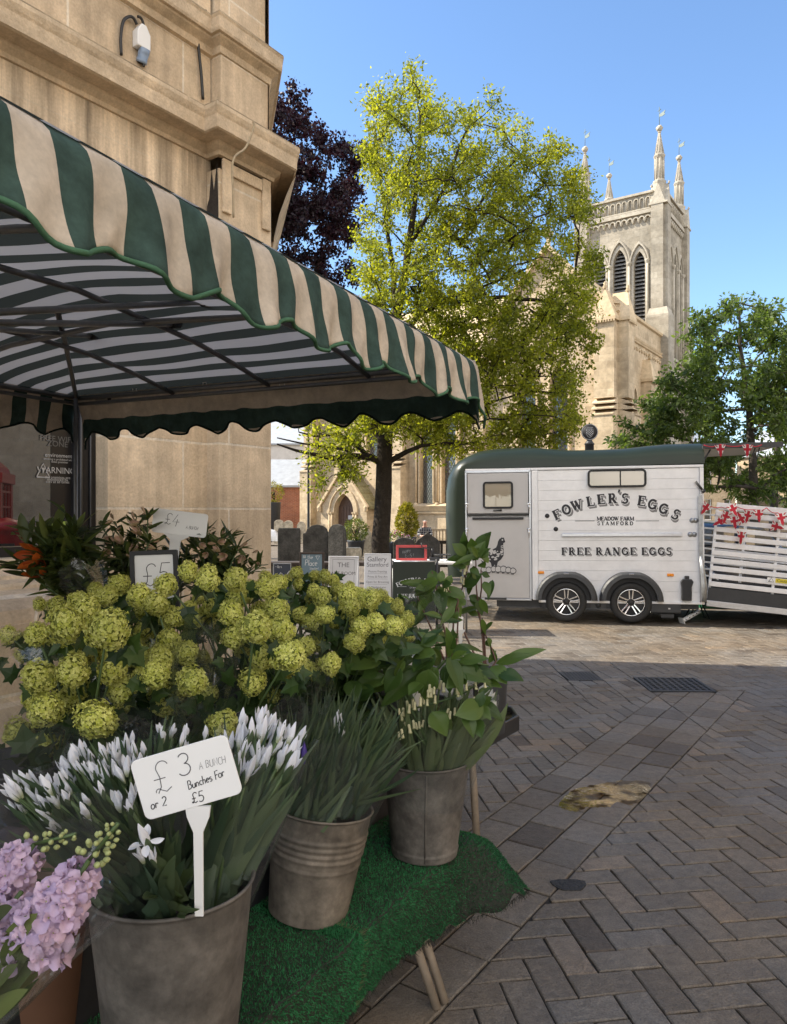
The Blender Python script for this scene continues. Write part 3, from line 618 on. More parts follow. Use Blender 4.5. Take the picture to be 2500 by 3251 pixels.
def roofz(s, q):
    m_ = min(s, LA - s, q, LB - q); k = 1 - math.exp(-m_ / .05)
    return ZE + .012 * k + .17 * m_ * (1 - .25 * m_ / 1.29) - .05 * math.exp(-(s * s + q * q) / .05) + .010 * math.sin(s * 9.1 + 1.3 * math.sin(q * 5)) * math.sin(q * 4.3 + .8) * min(1, m_ * 4)
def CP(s, q, z): p = CA - E1 * s + E2 * q; return Vector((p.x, p.y, z))
ns = int(round(LA / STW)) * 3; nq = 44
ss = sorted(set([LA * i / ns for i in range(ns + 1)]))
P = [[CP(s, LB * j / nq, roofz(s, LB * j / nq)) for j in range(nq + 1)] for s in ss]
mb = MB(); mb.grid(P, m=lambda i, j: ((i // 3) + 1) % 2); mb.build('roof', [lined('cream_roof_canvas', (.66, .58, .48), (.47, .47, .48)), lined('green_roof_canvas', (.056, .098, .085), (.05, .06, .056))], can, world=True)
def valance(p, q, per, phase, drop, lengthwise, name, pip, seed, flip=0, flare=.045, zt=ZE):
    rr = random.Random(seed); p = Vector(p); q = Vector(q); L = (q - p).length; t = (q - p) / L; no = Vector((t.y, -t.x))
    nst = int(round(L / STW)); nu = nst * 6; nv = 14; rows = []
    for i in range(nu + 1):
        u = L * i / nu; col = []
        d = drop + .025 * math.cos(2 * math.pi * (u + phase) / per)
        endf = math.exp(-((L - u) / .07) ** 2) + math.exp(-(u / .07) ** 2); d += .035 * endf
        for j in range(nv + 1):
            v = j / nv; v = v if not lengthwise else min(1, v * (drop + .075) / d); z = zt - d * v - .012 * (1 - math.exp(-v * 9)) - .035 * (1 - math.exp(-((min(u, L - u)) / .25) ** 2) == 0)
            o = .028 * (1 - math.exp(-v * 7)) + flare * v * v * (.6 + .4 * math.cos(2 * math.pi * (u + phase) / per)) + .014 * v * math.sin(u * 23 + 2 * math.sin(u * 7) + seed) + .009 * math.sin(u * 61 + v * 5) * v
            o += (.0 if not lengthwise else .02) * v * endf
            w = p + t * u + no * o; z += .004 * math.sin(u * 31 + v * 9 + seed)
            zz = z
            if j == 0: w = p + t * u - no * .015; zz = zt + .004
            col.append(Vector((w.x, w.y, zz)))
        rows.append(col)
    if lengthwise: fm = lambda i, j: 0 if j < 6 else (1 if j < 11 else 0)
    else: fm = lambda i, j: ((i // 6) + flip) % 2
    mb = MB(); mb.grid(rows, m=fm); o = mb.build(name, [M_['cream'], M_['green']], can, world=True, solid=.003)
    e = MB(); e.tube([r_[-1] + Vector((0, 0, -.001)) for r_ in rows], .0062, 6); e.build('piping', pip, o, world=True)
    return rows
cC = CA - E1 * LA; cB = CA + E2 * LB; cD = cC + E2 * LB
valance(cC, CA, .300, .02, .208, False, 'front_valance', M_['piping'], 1, 0, flare=.032)
valance(CA, cB, .268, .05, .225, True, 'end_valance', M_['piping_dark'], 5, flare=.03)
valance(cB, cD, .300, .1, .205, False, 'back_valance', M_['piping_dark'], 9, 1, flare=.03)
valance(cD, cC, .268, .1, .205, True, 'end_valance', M_['piping_dark'], 12, flare=.03)
mb = MB()                                                   # frame tubes under the cloth
for q in (.55, 1.15, 1.8): mb.tube([CP(LA * k / 12 + .03 * (k == 0), q, roofz(LA * k / 12, q) - .035) for k in range(13)], .0125, 8)
mb.tube([CP(.06 + 1.1 * k / 6, LB - .06 - 1.1 * k / 6, roofz(.06 + 1.1 * k / 6, LB - .06 - 1.1 * k / 6) - .035) for k in range(7)], .0125, 8)
for a, b in (((.04, .05), (.04, LB - .05)), ((.04, LB - .05), (LA - .04, LB - .05)), ((LA - .04, .05), (LA - .04, LB - .05)), ((.04, .06), (LA - .04, .06))):
    mb.tube([CP(a[0], a[1], ZE - .02), CP(b[0], b[1], ZE - .02)], .014, 8); mb.tube([CP(a[0], a[1], ZE - .055), CP(b[0], b[1], ZE - .055)], .011, 8)
for s in (1.0, 2.0, 3.0): mb.tube([CP(s, q, roofz(s, q) - .06) for q in (.06, .6, 1.29, 1.9, LB - .06)], .0125, 8)
mb.build('frame', M_['alu_dark'], can, world=True)
mb = MB()
for a, b in (((-20, 992, 2.25), (652, 959, 3.05)), ((-20, 1024, 2.5), (552, 1030, 3.3)), ((-20, 1045, 2.9), (292, 1066, 3.6))):
    A_, B_ = at(*a), at(*b); A_ = A_ + (A_ - B_).normalized() * .5; mb.tube([A_, B_], .0115, 8); d_ = (B_ - A_).normalized()
    kn = MB(); kn.tube([B_ - d_ * .02, B_ + d_ * .035], .018, 8); kn.box(B_ + d_ * .03 + Vector((0, 0, .016)), (.03, .03, .04)); kn.build('joint', M_['black'], can, world=True)
mb.build('truss_arm', M_['alu'], can, world=True)
for (s, q) in ((.10, LB - .10), (LA - .1, LB - .1), (LA - .1, .12)):
    mb = MB(); b0 = CP(s, q, 0); mb.tube([b0 + Vector((0, 0, .01)), b0 + Vector((0, 0, ZE - .03))], .013, 4); mb.box(b0 + Vector((0, 0, .006)), (.1, .1, .012)); mb.build('leg', M_['alu_dark'], can, world=True)
# loops sewn to the inside of the end valance, and its care label
for px in (428, 651, 896, 1181):
    k = (px - 209) / (1515 - 209); q = None
    o0 = onplane(px, 1200 + (1181 - px) * .047, v3(CA - E1 * .03, ZE), v3(E1)); mb = MB()
    mb.tube([o0 + v3(E2) * x_ + Vector((0, 0, z_)) for x_, z_ in ((-.012, .02), (-.016, -.02), (.016, -.02), (.012, .02), (-.012, .02))], .0028, 6); mb.build('loop', M_['white_plastic'], can, world=True)
o0 = onplane(330, 1273, v3(CA - E1 * .012, ZE), v3(E1)); Ml = frame(o0, -v3(E2), (0, 0, 1)); lab = MB(); lab.box((0, 0, 0), (.135, .05, .002), M=None) ; lab.v = [tuple(Ml @ Vector(p)) for p in lab.v]; lab = lab.build('care_label', mat('label_cloth', (.45, .41, .36), .8, nz=(9, .1, 2)), can, world=True)
t_ = MB()
for k, s_ in enumerate(('made to measure', 'canopies and covers', 'keep away from fire')): put_text(t_, s_, Ml @ Matrix.Translation((-.03, .010 - k * .013, .0016)), .011)
t_.prism([(.032, -.018), (.06, -.018), (.06, .02), (.032, .02)], .0004, Ml @ Matrix.Translation((0, 0, .0013))); t_.build('label_print', M_['ink'], lab, world=True)
# ---------------------------------------------------------------- the egg trailer
M_['gel_green'] = mat('green_gel_coat', (.014, .021, .013), .38, nz=(2, .1, 3), coat=.05, spec=.3); M_['trail_white'] = mat('white_aluminium_plank', (.80, .80, .805), .34, nz=((1.2, .09, 5), (7, .06, 4)))
M_['door_grey'] = mat('pale_grey_door', (.50, .485, .475), .45, nz=(3, .05, 4)); M_['alu_bright'] = mat('bright_aluminium', (.62, .63, .65), .3, .75, nz=(12, .08, 3))
M_['rubber'] = mat('black_rubber', (.018, .018, .018), .7, nz=(30, .25, 3), bump=(60, .15)); M_['plastic_dark'] = mat('dark_grey_plastic', (.035, .037, .04), .5, nz=(12, .15, 3))
M_['amber'] = mat('amber_lens', (.80, .28, .02), .25, nz=(60, .15, 2)); M_['chrome'] = mat('chrome', (.75, .75, .76), .12, 1, nz=(20, .05, 2)); M_['steel'] = mat('galvanised_steel', (.36, .37, .38), .4, .8, nz=(14, .25, 4))
M_['ink_grey'] = mat('grey_letter_shade', (.20, .20, .20), .5, nz=(9, .05, 2)); M_['tan_panel'] = mat('tan_door_lining', (.42, .36, .27), .35, nz=(3, .12, 3)); M_['door_glass'] = glass('trailer_window', (.34, .28, .19), .13)  # tan of the trailer panes is painted in place of a reflection
T0 = Vector((.829, 11.63, 0)); TA = R(-11)
tr = thing('horse_trailer', 'white twin axle horse trailer with green roof selling free range eggs', 'trailer', T0, TA, rot=(0, R(-.5), TA))
TI = minv(tr); TN = Vector((-math.sin(-TA), -math.cos(TA), 0))
def TL(zx, zy, y=0):                                        # a spot on the trailer's near side
    p = onplane(1400 + .6548 * zx, 1300 + .6548 * zy, T0 - TN * y, TN); q = TI @ p; return q.x, q.z
TW = 1.9
LP = [((118, 812), (22, 815)), ((118, 640), (14, 640)), ((118, 500), (11, 500)), ((118, 400), (13, 395)), ((118, 340), (22, 330)), ((118, 312), (44, 280)), ((118, 299), (76, 245)), ((125, 297), (125, 218)), ((180, 293), (180, 196)), ((240, 290), (240, 186)), ((300, 287), (300, 181)), ((370, 284), (370, 178)), ((440, 281), (440, 177)), ((490, 279), (490, 179)), ((530, 278), (530, 183)), ((590, 277), (590, 188)), ((640, 276), (640, 189)), ((760, 274), (760, 187)), ((900, 271), (900, 181)), ((960, 270), (960, 174)), ((1020, 268), (1020, 167)), ((1100, 266), (1100, 160)), ((1190, 264), (1190, 157)), ((1279, 262), (1279, 155))]
rows = []
ys = [0, .012, .03, .06, .1, .16, .24, .36, TW / 2, TW - .36, TW - .24, TW - .16, TW - .1, TW - .06, TW - .03, TW - .012, TW]
for (l, p) in LP:
    a = Vector(TL(*l)); b = Vector(TL(*p)); row = []
    for y in ys:
        e = min(y, TW - y) / .36; s_ = math.sqrt(max(0, 1 - (1 - min(1, e)) ** 2)); s_ = .12 + .88 * s_ if e > 0 else 0
        q = a.lerp(b, s_); row.append(Vector((q.x, y - .015, q.y)))
    rows.append(row)
mb = MB(); mb.grid(rows); i0 = len(mb.v); mb.add(rows[-1], [tuple(range(len(ys)))]); mb.add(rows[0], [tuple(range(len(ys)))[::-1]])
mb.build('roof', M_['gel_green'], tr, bevel=0)
xl, zt = TL(120, 300); xd, _ = TL(437, 290); xp, _ = TL(470, 290); xr, zr = TL(1252, 268); _, zb = TL(900, 935); xe, _ = TL(1276, 600)
zb = .31; zt2 = TL(1250, 266)[1]; zt1 = TL(120, 298)[1]
mb = MB(); mb.box(((xl + xe) / 2, TW / 2, (zb + zt1) / 2 + .02), (xe - xl - .04, TW - .06, zt1 - zb)); body = mb.build('body', M_['trail_white'], tr)
mb = MB(); nP = 13; h = (zt2 - .05 - zb) / nP                # horizontal planks
for k in range(nP): mb.box(((xp + xr) / 2, .012, zb + h * (k + .5)), (xr - xp - .006, .024, h - .0022), ch=.0014)
mb.build('side_planks', M_['trail_white'], body)
mb = MB(); mb.box(((xl + xe) / 2, .006, zt2 - .022), (xe - xl, .044, .035), ch=.004); mb.box(((xd + xp) / 2 + .004, .002, (zb + zt2) / 2 - .02), (xp - xd - .012, .04, zt2 - zb - .05), ch=.01); mb.box(((xr + xe) / 2 + .003, .004, (zb + zt2) / 2 - .02), (xe - xr - .006, .04, zt2 - zb - .05), ch=.004)
mb.box(((xp + xe) / 2, .0, zb - .012), (xe - xp, .03, .035), ch=.004)
mb.build('edge_trim', M_['trail_white'], body)
# groom's door in two leaves
mb = MB(); xa, za = TL(118, 298); xb, zc = TL(437, 515); zlo = TL(200, 918)[1]; zm = TL(280, 512)[1]
for (c, d) in ((((xa + xb) / 2, .0, za - .02), (xb - xa, .05, .03)), ((xa + .012, .0, (za + zlo) / 2), (.024, .05, za - zlo)), ((xb - .012, .0, (za + zlo) / 2), (.024, .05, za - zlo)), (((xa + xb) / 2, .0, zlo), (xb - xa, .05, .03))): mb.box(c, d, ch=.004)
mb.build('door_frame', M_['alu_bright'], tr)
def rrect(w, h, r, n=5):
    o = []
    for cx, cy, a in ((w / 2 - r, h / 2 - r, 0), (-w / 2 + r, h / 2 - r, 90), (-w / 2 + r, -h / 2 + r, 180), (w / 2 - r, -h / 2 + r, 270)): o += [(cx + r * math.cos(R(a + 90 * i / n)), cy + r * math.sin(R(a + 90 * i / n))) for i in range(n + 1)]
    return o
UP = Matrix(((1, 0, 0, 0), (0, 0, -1, 0), (0, 1, 0, 0), (0, 0, 0, 1)))     # outline (x,y) -> (x, .., z), thickness towards the viewer
def ring(mb, w, h, r, t, th, M):
    a = rrect(w, h, r); b = rrect(w - 2 * t, h - 2 * t, max(.005, r - t)); n = len(a)
    v = [(p[0], p[1], z) for z in (0, th) for p in a] + [(p[0], p[1], z) for z in (0, th) for p in b]; f = []
    for i in range(n):
        j = (i + 1) % n; f += [(i, j, n + j, n + i), (n + i, n + j, 3 * n + j, 3 * n + i), (3 * n + i, 3 * n + j, 2 * n + j, 2 * n + i)]
    mb.add(v, f, M=M)
du = MB(); xm = (xa + xb) / 2; zu0 = za - .04; du.box((xm, .0, (zu0 + zm) / 2 + .012), (xb - xa - .075, .05, zu0 - zm - .03), ch=.006); du = du.build('upper_door', M_['door_grey'], tr)
mb = MB(); mb.box((xm, -.01, zm + .004), (xb - xa - .05, .05, .022)); 
for sx in (xa + .03, xb - .03): mb.box((sx, -.005, (zu0 + zm) / 2), (.012, .05, zu0 - zm - .03))
mb.build('door_seal', M_['rubber'], tr)
wx0, wz0 = TL(205, 351); wx1, wz1 = TL(352, 480)
def window(parent, x0, z0, x1, z1, r, bar):
    M = Matrix.Translation(((x0 + x1) / 2, -.028, (z0 + z1) / 2)) @ UP; f = MB(); ring(f, x1 - x0, z0 - z1, r, .03, .02, M); 
    if bar: f.box(((x0 + x1) / 2 + bar, -.034, (z0 + z1) / 2), (.018, .012, z0 - z1 - .05))
    f = f.build('window', M_['rubber'], parent); g = MB(); g.prism(rrect(x1 - x0 - .05, z0 - z1 - .05, max(.01, r - .025)), .006, M); g.build('pane', M_['door_glass'], f)
window(du, wx0, wz0, wx1, wz1, .05, .0)
hd = MB(); hx, hz = TL(276, 489); hd.tube([(hx - .06, -.05, hz), (hx + .06, -.05, hz)], .012, 8); hd.box((hx - .05, -.035, hz), (.025, .03, .028)); hd.box((hx + .05, -.035, hz), (.025, .03, .028)); hd.build('handle', M_['black'], du)
dl = MB(); zl0 = zm - .02; dl.box((xm, .0, (zl0 + zlo) / 2 + .005), (xb - xa - .06, .05, zl0 - zlo - .03), ch=.006); dl = dl.build('lower_door', M_['door_grey'], tr)
hb = MB(); hx0, hz = TL(155, 529); hx1, _ = TL(402, 529); hb.box(((hx0 + hx1) / 2, -.04, hz), (hx1 - hx0, .03, .035), ch=.006); hb.build('grab_rail', M_['black'], dl)
hb = MB(); hx0, hz = TL(215, 911); hx1, _ = TL(320, 911); hb.box(((hx0 + hx1) / 2, -.05, hz - .01), (hx1 - hx0, .05, .03), ch=.006); hb.build('step', M_['black'], tr)
for zx, zy in ((128, 458), (428, 458), (128, 581), (428, 581)):
    x, z = TL(zx, zy); mb = MB(); mb.box((x, -.035, z), (.05, .03, .03), ch=.006); mb.tube([(x - .01, -.055, z + .01), (x + .004, -.06, z - .05), (x, -.05, z - .13)], [.009, .008, .005], 8); mb.ball((x, -.055, z), .018, 8, 6); mb.build('latch', M_['chrome'], tr)
window(tr, *TL(711, 293), *TL(996, 376), .06, .05)
# wheels
def wheel(x, z, rr=.298):
    M = Matrix.Translation((x, .03, rr)) @ Matrix.Rotation(R(90), 4, 'X')
    wb = bpy.data.objects.new('wheel', None); C.objects.link(wb); wb.parent = tr; wb.matrix_basis = M; wb.empty_display_size = .1
    t = MB(); t.lathe([(.198, -.16), (.24, -.165), (.282, -.155), (rr - .002, -.12), (rr, -.06), (rr - .006, -.055), (rr - .006, -.045), (rr, -.04), (rr, .03), (rr - .006, .035), (rr - .006, .045), (rr, .05), (rr - .003, .07), (.285, .092), (.262, .1), (.23, .101), (.212, .094), (.200, .082), (.198, .06), (.198, -.16)], 48); t.build('tyre', M_['rubber'], wb)
    r_ = MB(); r_.lathe([(.199, -.1), (.199, .074), (.196, .08), (.186, .08), (.182, .07), (.18, .0)], 48)
    r_.lathe([(.001, .072), (.03, .07), (.034, .05), (.06, .045), (.06, .0)], 20, m=1); r_.lathe([(.001, -.03), (.19, -.03)], 32, m=1)
    for k in range(5):
        for s in (-1, 1):
            a = k * 2 * math.pi / 5 + .3; Mq = Matrix.Rotation(a, 4, 'Z') @ Matrix.Translation((.118, s * .024, .045)) @ Matrix.Rotation(R(s * 5), 4, 'Z') @ Matrix.Rotation(R(-6), 4, 'Y')
            r_.box((0, 0, 0), (.135, .019, .03), M=None); r_.v[-8:] = [tuple(Mq @ Vector(p)) for p in r_.v[-8:]]
        Mn = Matrix.Rotation(k * 2 * math.pi / 5 + .3 + .63, 4, 'Z') @ Matrix.Translation((.052, 0, .05)); r_.lathe([(.008, 0), (.008, .012), (.001, .014)], 6, Mn)
    r_.build('rim', [M_['chrome'], M_['black']], wb, bevel=.002)
wxs = [TL(608, 900)[0], TL(921, 900)[0]]
for x in wxs: wheel(x, .3)
for x in wxs:
    zc_ = .33; g_ = MB(); n = 20; inn = []; out = []
    def arch(r, k, n=20):
        a = math.pi * k / n; c, s = math.cos(a), math.sin(a); s = min(s, .93 if True else s) if False else s
        return (x - r * c * 1.04, zc_ + r * (s if s < .95 else .95 + (s - .95) * .3))
    P = []
    for k in range(n + 1):
        o_ = arch(.432, k); i_ = arch(.345, k); P.append([(o_[0], .0, o_[1]), (o_[0], -.10, o_[1] - .006), ((o_[0] * .7 + i_[0] * .3), -.135, o_[1] * .7 + i_[1] * .3), (i_[0], -.14, i_[1]), (i_[0], .0, i_[1])])
    g_.grid(P, smooth=False); g_ = g_.build('mudguard', M_['plastic_dark'], tr, bevel=.006)
    b_ = MB(); b_.box((x, -.137, zc_ + .395), (.07, .006, .022), ch=.002); b_.build('badge', M_['chrome'], g_)
    w_ = MB(); pp = [arch(.345, k) for k in range(n + 1)] + [(x + .35, .2), (x - .35, .2)]; w_.prism(pp, .003, Matrix.Translation((0, -.002, 0)) @ UP); w_.build('wheel_well_shade', M_['black'], tr)  # flat black panel stands in for the shade inside the wheel well
mb = MB(); mb.box(((xl + xe) / 2 + .2, TW / 2, .245), (xe - xl - .5, TW - .3, .11)); mb.box(((wxs[0] + wxs[1]) / 2, .06, .26), (.3, .1, .12)); mb.tube([((wxs[0] + wxs[1]) / 2, -.0, .25), ((wxs[0] + wxs[1]) / 2, .02, .25)], .04, 12); mb.build('chassis', M_['plastic_dark'], tr)
for zx, zy in ((486, 790), (1113, 802)):
    x, z = TL(zx, zy); mb = MB(); mb.box((x, -.012, z), (.092, .024, .042), ch=.006); mb.build('marker_lamp', M_['amber'], tr, bevel=.004)
x, z = TL(1192, 868); mb = MB(); mb.prism([(-.075, -.17), (.06, -.17), (.06, .02), (.085, .10), (.06, .14), (-.06, .14), (-.085, .1), (-.075, .02)], .07, Matrix.Translation((x, .0, z)) @ UP); mb.box((x, -.03, z + .16), (.06, .05, .05)); mb.build('wheel_chock', M_['black'], tr, bevel=.008)
x, z = TL(1090, 965); mb = MB(); mb.box((x, .1, z), (.42, .22, .15), ch=.02); mb.box((x + .03, .1, z - .11), (.18, .16, .09), ch=.02); mb.tube([(x - .2, .1, z + .01), (x - .32, .1, z + .01)], [.07, .035], 10); mb.build('motor_mover', M_['plastic_dark'], tr)
t_ = MB(); t_.box((x + .05, -.012, z), (.03, .003, .02)); t_.build('mover_badge', M_['alu_bright'], tr)
x0, z0 = TL(587, 608); x1, _ = TL(1170, 608); mb = MB(); mb.box(((x0 + x1) / 2, -.018, z0), (x1 - x0, .035, .055), ch=.008); mb.build('rub_rail', M_['alu_bright'], tr)
# rear corner post, gas strut, hinge plates
mb = MB(); xq, zq = TL(1256, 415); xq2, zq2 = TL(1268, 950); mb.box((xq, -.04, (zq + .95) / 2), (.05, .03, zq - .95), ch=.005); mb.tube([(xq, -.045, .98), (xq + .012, -.07, .8), (xq + .035, -.08, .55), (xq + .03, -.07, .33)], [.026, .034, .042, .035], 10); mb.build('ramp_spring', M_['steel'], tr)
mb = MB(); xs, zs = TL(1232, 350); xs2, zs2 = TL(1270, 396); mb.tube([(xs, -.05, zs), (xs2, -.05, zs2)], .017, 8); mb.ball((xs2, -.05, zs2), .03, 8, 6); mb.build('strap_catch', M_['black'], tr)
for zx, zy in ((1219, 538), (1236, 538), (1210, 606), (1229, 606)):
    x, z = TL(zx, zy); mb = MB(); mb.lathe([(.001, .018), (.015, .018), (.017, .01), (.036, .009), (.038, 0)], 20, Matrix.Translation((x, 0, z)) @ UP); mb.build('fixing_disc', M_['steel'], tr)
for zx, zy in ((516, 516), (558, 580)):
    x, z = TL(zx, zy); mb = MB(); mb.lathe([(.001, .02), (.012, .02), (.03, .012), (.034, 0)], 20, Matrix.Translation((x, 0, z)) @ UP); mb.build('water_inlet', M_['black'], tr)
# painted lettering
V_, H2 = .22, .10
def _f(*extra): return [([(.2, 0), (.2, 1)], V_), ([(.02, .045), (.42, .045)], .09)] + list(extra)
SLAB = {'F': (.80, _f(([(.03, .95), (.74, .95)], H2), ([(.71, .99), (.71, .70)], .075), ([(.3, .52), (.56, .52)], H2), ([(.55, .64), (.55, .40)], .07))),
 'E': (.84, [([(.2, 0), (.2, 1)], V_), ([(.03, .95), (.74, .95)], H2), ([(.71, .99), (.71, .72)], .075), ([(.3, .52), (.56, .52)], H2), ([(.55, .64), (.55, .40)], .07), ([(.03, .05), (.78, .05)], H2), ([(.75, .01), (.75, .3)], .075)]),
 'L': (.80, [([(.2, 0), (.2, 1)], V_), ([(.02, .955), (.42, .955)], .09), ([(.03, .05), (.76, .05)], H2), ([(.73, .01), (.73, .32)], .075)]),
 'O': (.98, [(arc(.47, .5, .34, .43, 0, 360, 20), .19)]),
 'W': (1.22, [([(.14, .97), (.38, .05)], .21), ([(.38, .05), (.58, .9)], .1), ([(.52, .97), (.76, .05)], .21), ([(.76, .05), (1.02, .95)], .1), ([(.0, .955), (.34, .955)], .09), ([(.86, .955), (1.18, .955)], .09)]),
 'R': (.92, _f(([(.03, .955), (.42, .955)], H2), (arc(.40, .73, .19, .225, 90, -90, 8), .17), ([(.2, .5), (.42, .5)], H2), ([(.42, .5), (.72, .04)], .2), ([(.6, .045), (.9, .045)], .09))),
 'S': (.74, [(arc(.35, .74, .22, .2, 35, 255, 10) , .15), (arc(.35, .27, .24, .225, 75, -150, 10), .16), ([(.6, .98), (.6, .72)], .07), ([(.07, .3), (.07, .02)], .07)]),
 'G': (.96, [(arc(.46, .5, .34, .43, 48, 325, 16), .18), ([(.5, .44), (.92, .44)], .09), ([(.76, .44), (.76, .06)], .18), ([(.72, .98), (.72, .7)], .07)]),
 'A': (.94, [([(.12, .04), (.43, .98)], .1), ([(.42, .98), (.76, .04)], .22), ([(.2, .3), (.66, .3)], .09), ([(.0, .045), (.28, .045)], .09), ([(.58, .045), (.93, .045)], .09)]),
 'N': (1.0, [([(.17, 0), (.17, 1)], .1), ([(.17, .98), (.76, .02)], .22), ([(.79, 0), (.79, 1)], .1), ([(.0, .955), (.3, .955)], .09), ([(.02, .045), (.33, .045)], .09), ([(.64, .955), (.97, .955)], .09)]),
 'M': (1.16, [([(.17, 0), (.17, 1)], .1), ([(.17, .98), (.56, .1)], .2), ([(.56, .1), (.92, .98)], .1), ([(.95, 0), (.95, 1)], .2), ([(.0, .955), (.3, .955)], .09), ([(.02, .045), (.33, .045)], .09), ([(.78, .045), (1.13, .045)], .09)]),
 'D': (.98, [([(.2, 0), (.2, 1)], V_), ([(.02, .955), (.42, .955)], .09), ([(.02, .045), (.42, .045)], .09), (arc(.40, .5, .40, .44, 90, -90, 10), .18)]), 'T': (.86, [([(.42, 0), (.42, 1)], V_), ([(.03, .95), (.81, .95)], H2), ([(.06, .98), (.06, .7)], .07), ([(.78, .98), (.78, .7)], .07), ([(.24, .045), (.6, .045)], .09)]),
 "'": (.3, [([(.12, 1.05), (.05, .74)], .15)]), ' ': (.42, [])}
def slab(mb, ch, M, h, m=0, ox=0, oy=0, grow=0):
    a, st = SLAB[ch]
    for k, (pts, w_) in enumerate(st): ribbon(mb, [((p[0] - a / 2) * h + ox, (p[1] - .5) * h + oy) for p in pts], w_ * h * 1.22 + grow, M, m, z=k * .00012)
    return a * h
def TM(px, py, ang=0, lift=.002):
    p = onplane(px, py, T0, TN); q = TI @ p; return Matrix.Translation((q.x, -lift, q.z)) @ UP @ Matrix.Rotation(R(ang), 4, 'Z')
mb = MB()
for ch, zx, zy, ang in (('F', 212, 560, 24), ('O', 303, 512, 20), ('W', 405, 468, 15), ('L', 535, 432, 9), ('E', 640, 412, 5), ('R', 752, 405, 1), ("'", 818, 372, -2), ('S', 872, 405, -4), ('E', 1035, 428, -9), ('G', 1140, 462, -14), ('G', 1248, 505, -19), ('S', 1366, 560, -27)):
    for (m, ox, oy, g_, lf) in ((1, .022, -.035, 0, .001), (1, .011, -.018, 0, .0022), (2, 0, 0, .016, .0036), (0, 0, 0, 0, .005)): slab(mb, ch, TM(1700 + .3274 * zx, 1450 + .3274 * zy, ang, lf), .148, m, ox, oy, g_)
def slabline(mb, s, zx0, zx1, zy, h):
    tot = sum(SLAB[c][0] for c in s); x = 0
    for c in s:
        a = SLAB[c][0]; zx = zx0 + (zx1 - zx0) * (x + a / 2) / tot; x += a
        for (m, ox, oy, g_, lf) in ((1, .016, -.016, 0, .001), (2, 0, 0, .010, .0036), (0, 0, 0, 0, .005)): slab(mb, c, TM(1700 + .3274 * zx, 1450 + .3274 * zy, .6, lf), h, m, ox, oy, g_)
def smalltext(mb, s, zx0, zx1, zy, h):
    tot = sum(SLAB[c][0] for c in s); x = 0
    for c in s: a = SLAB[c][0]; slab(mb, c, TM(1700 + .3274 * (zx0 + (zx1 - zx0) * (x + a / 2) / tot), 1450 + .3274 * zy, 0, .003), h); x += a
slabline(mb, 'FREE RANGE EGGS', 248, 1330, 917, .112)
smalltext(mb, 'MEADOW FARM', 598, 958, 600, .058); smalltext(mb, 'STAMFORD', 598, 958, 646, .056)
for a, b in ((385, 575), (975, 1200)):
    A_ = TM(1700 + .3274 * a, 1450 + .3274 * 623, 0, .002); B_ = TM(1700 + .3274 * b, 1450 + .3274 * 623); ribbon(mb, [(0, 0), ((B_.translation - A_.translation).length, 0)], .008, A_)
mb.build('lettering', [M_['ink'], M_['ink_grey'], M_['trail_white']], tr)
# hen and chicks on the lower door
hen = MB(); Hm = lambda x, y, lf=.028: TI @ (onplane(1400 + .2746 * x, 1380 + .2746 * y, T0, TN)) + Vector((0, -lf, 0))
def blob(pts, m, lf): P = [Hm(x, y, lf) for x, y in pts]; hen.add(P, [tuple(range(len(P)))[::-1]], m)
blob([(520, 1300), (490, 1235), (468, 1275), (478, 1330), (505, 1390), (530, 1425), (545, 1450), (580, 1480), (592, 1530), (606, 1532), (622, 1500), (640, 1532), (652, 1510), (662, 1470), (700, 1440), (726, 1400), (731, 1340), (722, 1290), (726, 1252), (748, 1242), (736, 1205), (730, 1185), (718, 1196), (708, 1182), (698, 1196), (680, 1203), (664, 1232), (655, 1272), (640, 1305), (600, 1326), (560, 1334)], 0, .0285)
for k in range(46):
    u, v = rnd.random(), rnd.random(); x = 540 + 180 * u; y = 1335 + 110 * v
    if (x - 540) / 190 + (y - 1330) / 160 > 1.25 or x < 545 and y > 1400: continue
    r_ = rnd.uniform(7, 13); a = rnd.uniform(0, 3); blob([(x + r_ * 1.5 * math.cos(a + q) * rnd.uniform(.7, 1), y + r_ * math.sin(a + q)) for q in (0, 1.1, 2.2, 3.3, 4.4, 5.4)], 1, .0295 + k * .0001)
for k in range(6): blob([(695, 1285 + k * 20), (722, 1278 + k * 20), (722, 1286 + k * 20), (697, 1294 + k * 20)], 1, .034)
blob([(705, 1210), (722, 1206), (724, 1222), (708, 1226)], 1, .034)
for k, (x, y, r_) in enumerate(((497, 1560, 30), (552, 1565, 30), (610, 1555, 30), (662, 1558, 34), (722, 1558, 34), (778, 1566, 30), (832, 1576, 30))):
    for m, g_, lf in ((0, 7, .036 + k * .0008), (1, 0, .0364 + k * .0008)):
        blob([(x + (r_ + g_) * math.cos(q) * (1.0 + .25 * math.cos(q - .6)), y - (r_ * .85 + g_) * math.sin(q) * (1 + .35 * max(0, math.sin(q)) * max(0, math.cos(q - 1.1)))) for q in [k2 * .449 for k2 in range(14)]][::1], m, lf)
    for s in (-8, 8): blob([(x + s - 3, y + r_ * .7), (x + s + 3, y + r_ * .7), (x + s + 6, y + r_ * 1.35), (x + s - 4, y + r_ * 1.35)], 0, .0455)
hen.build('hen_picture', [M_['ink'], M_['door_grey']], dl)
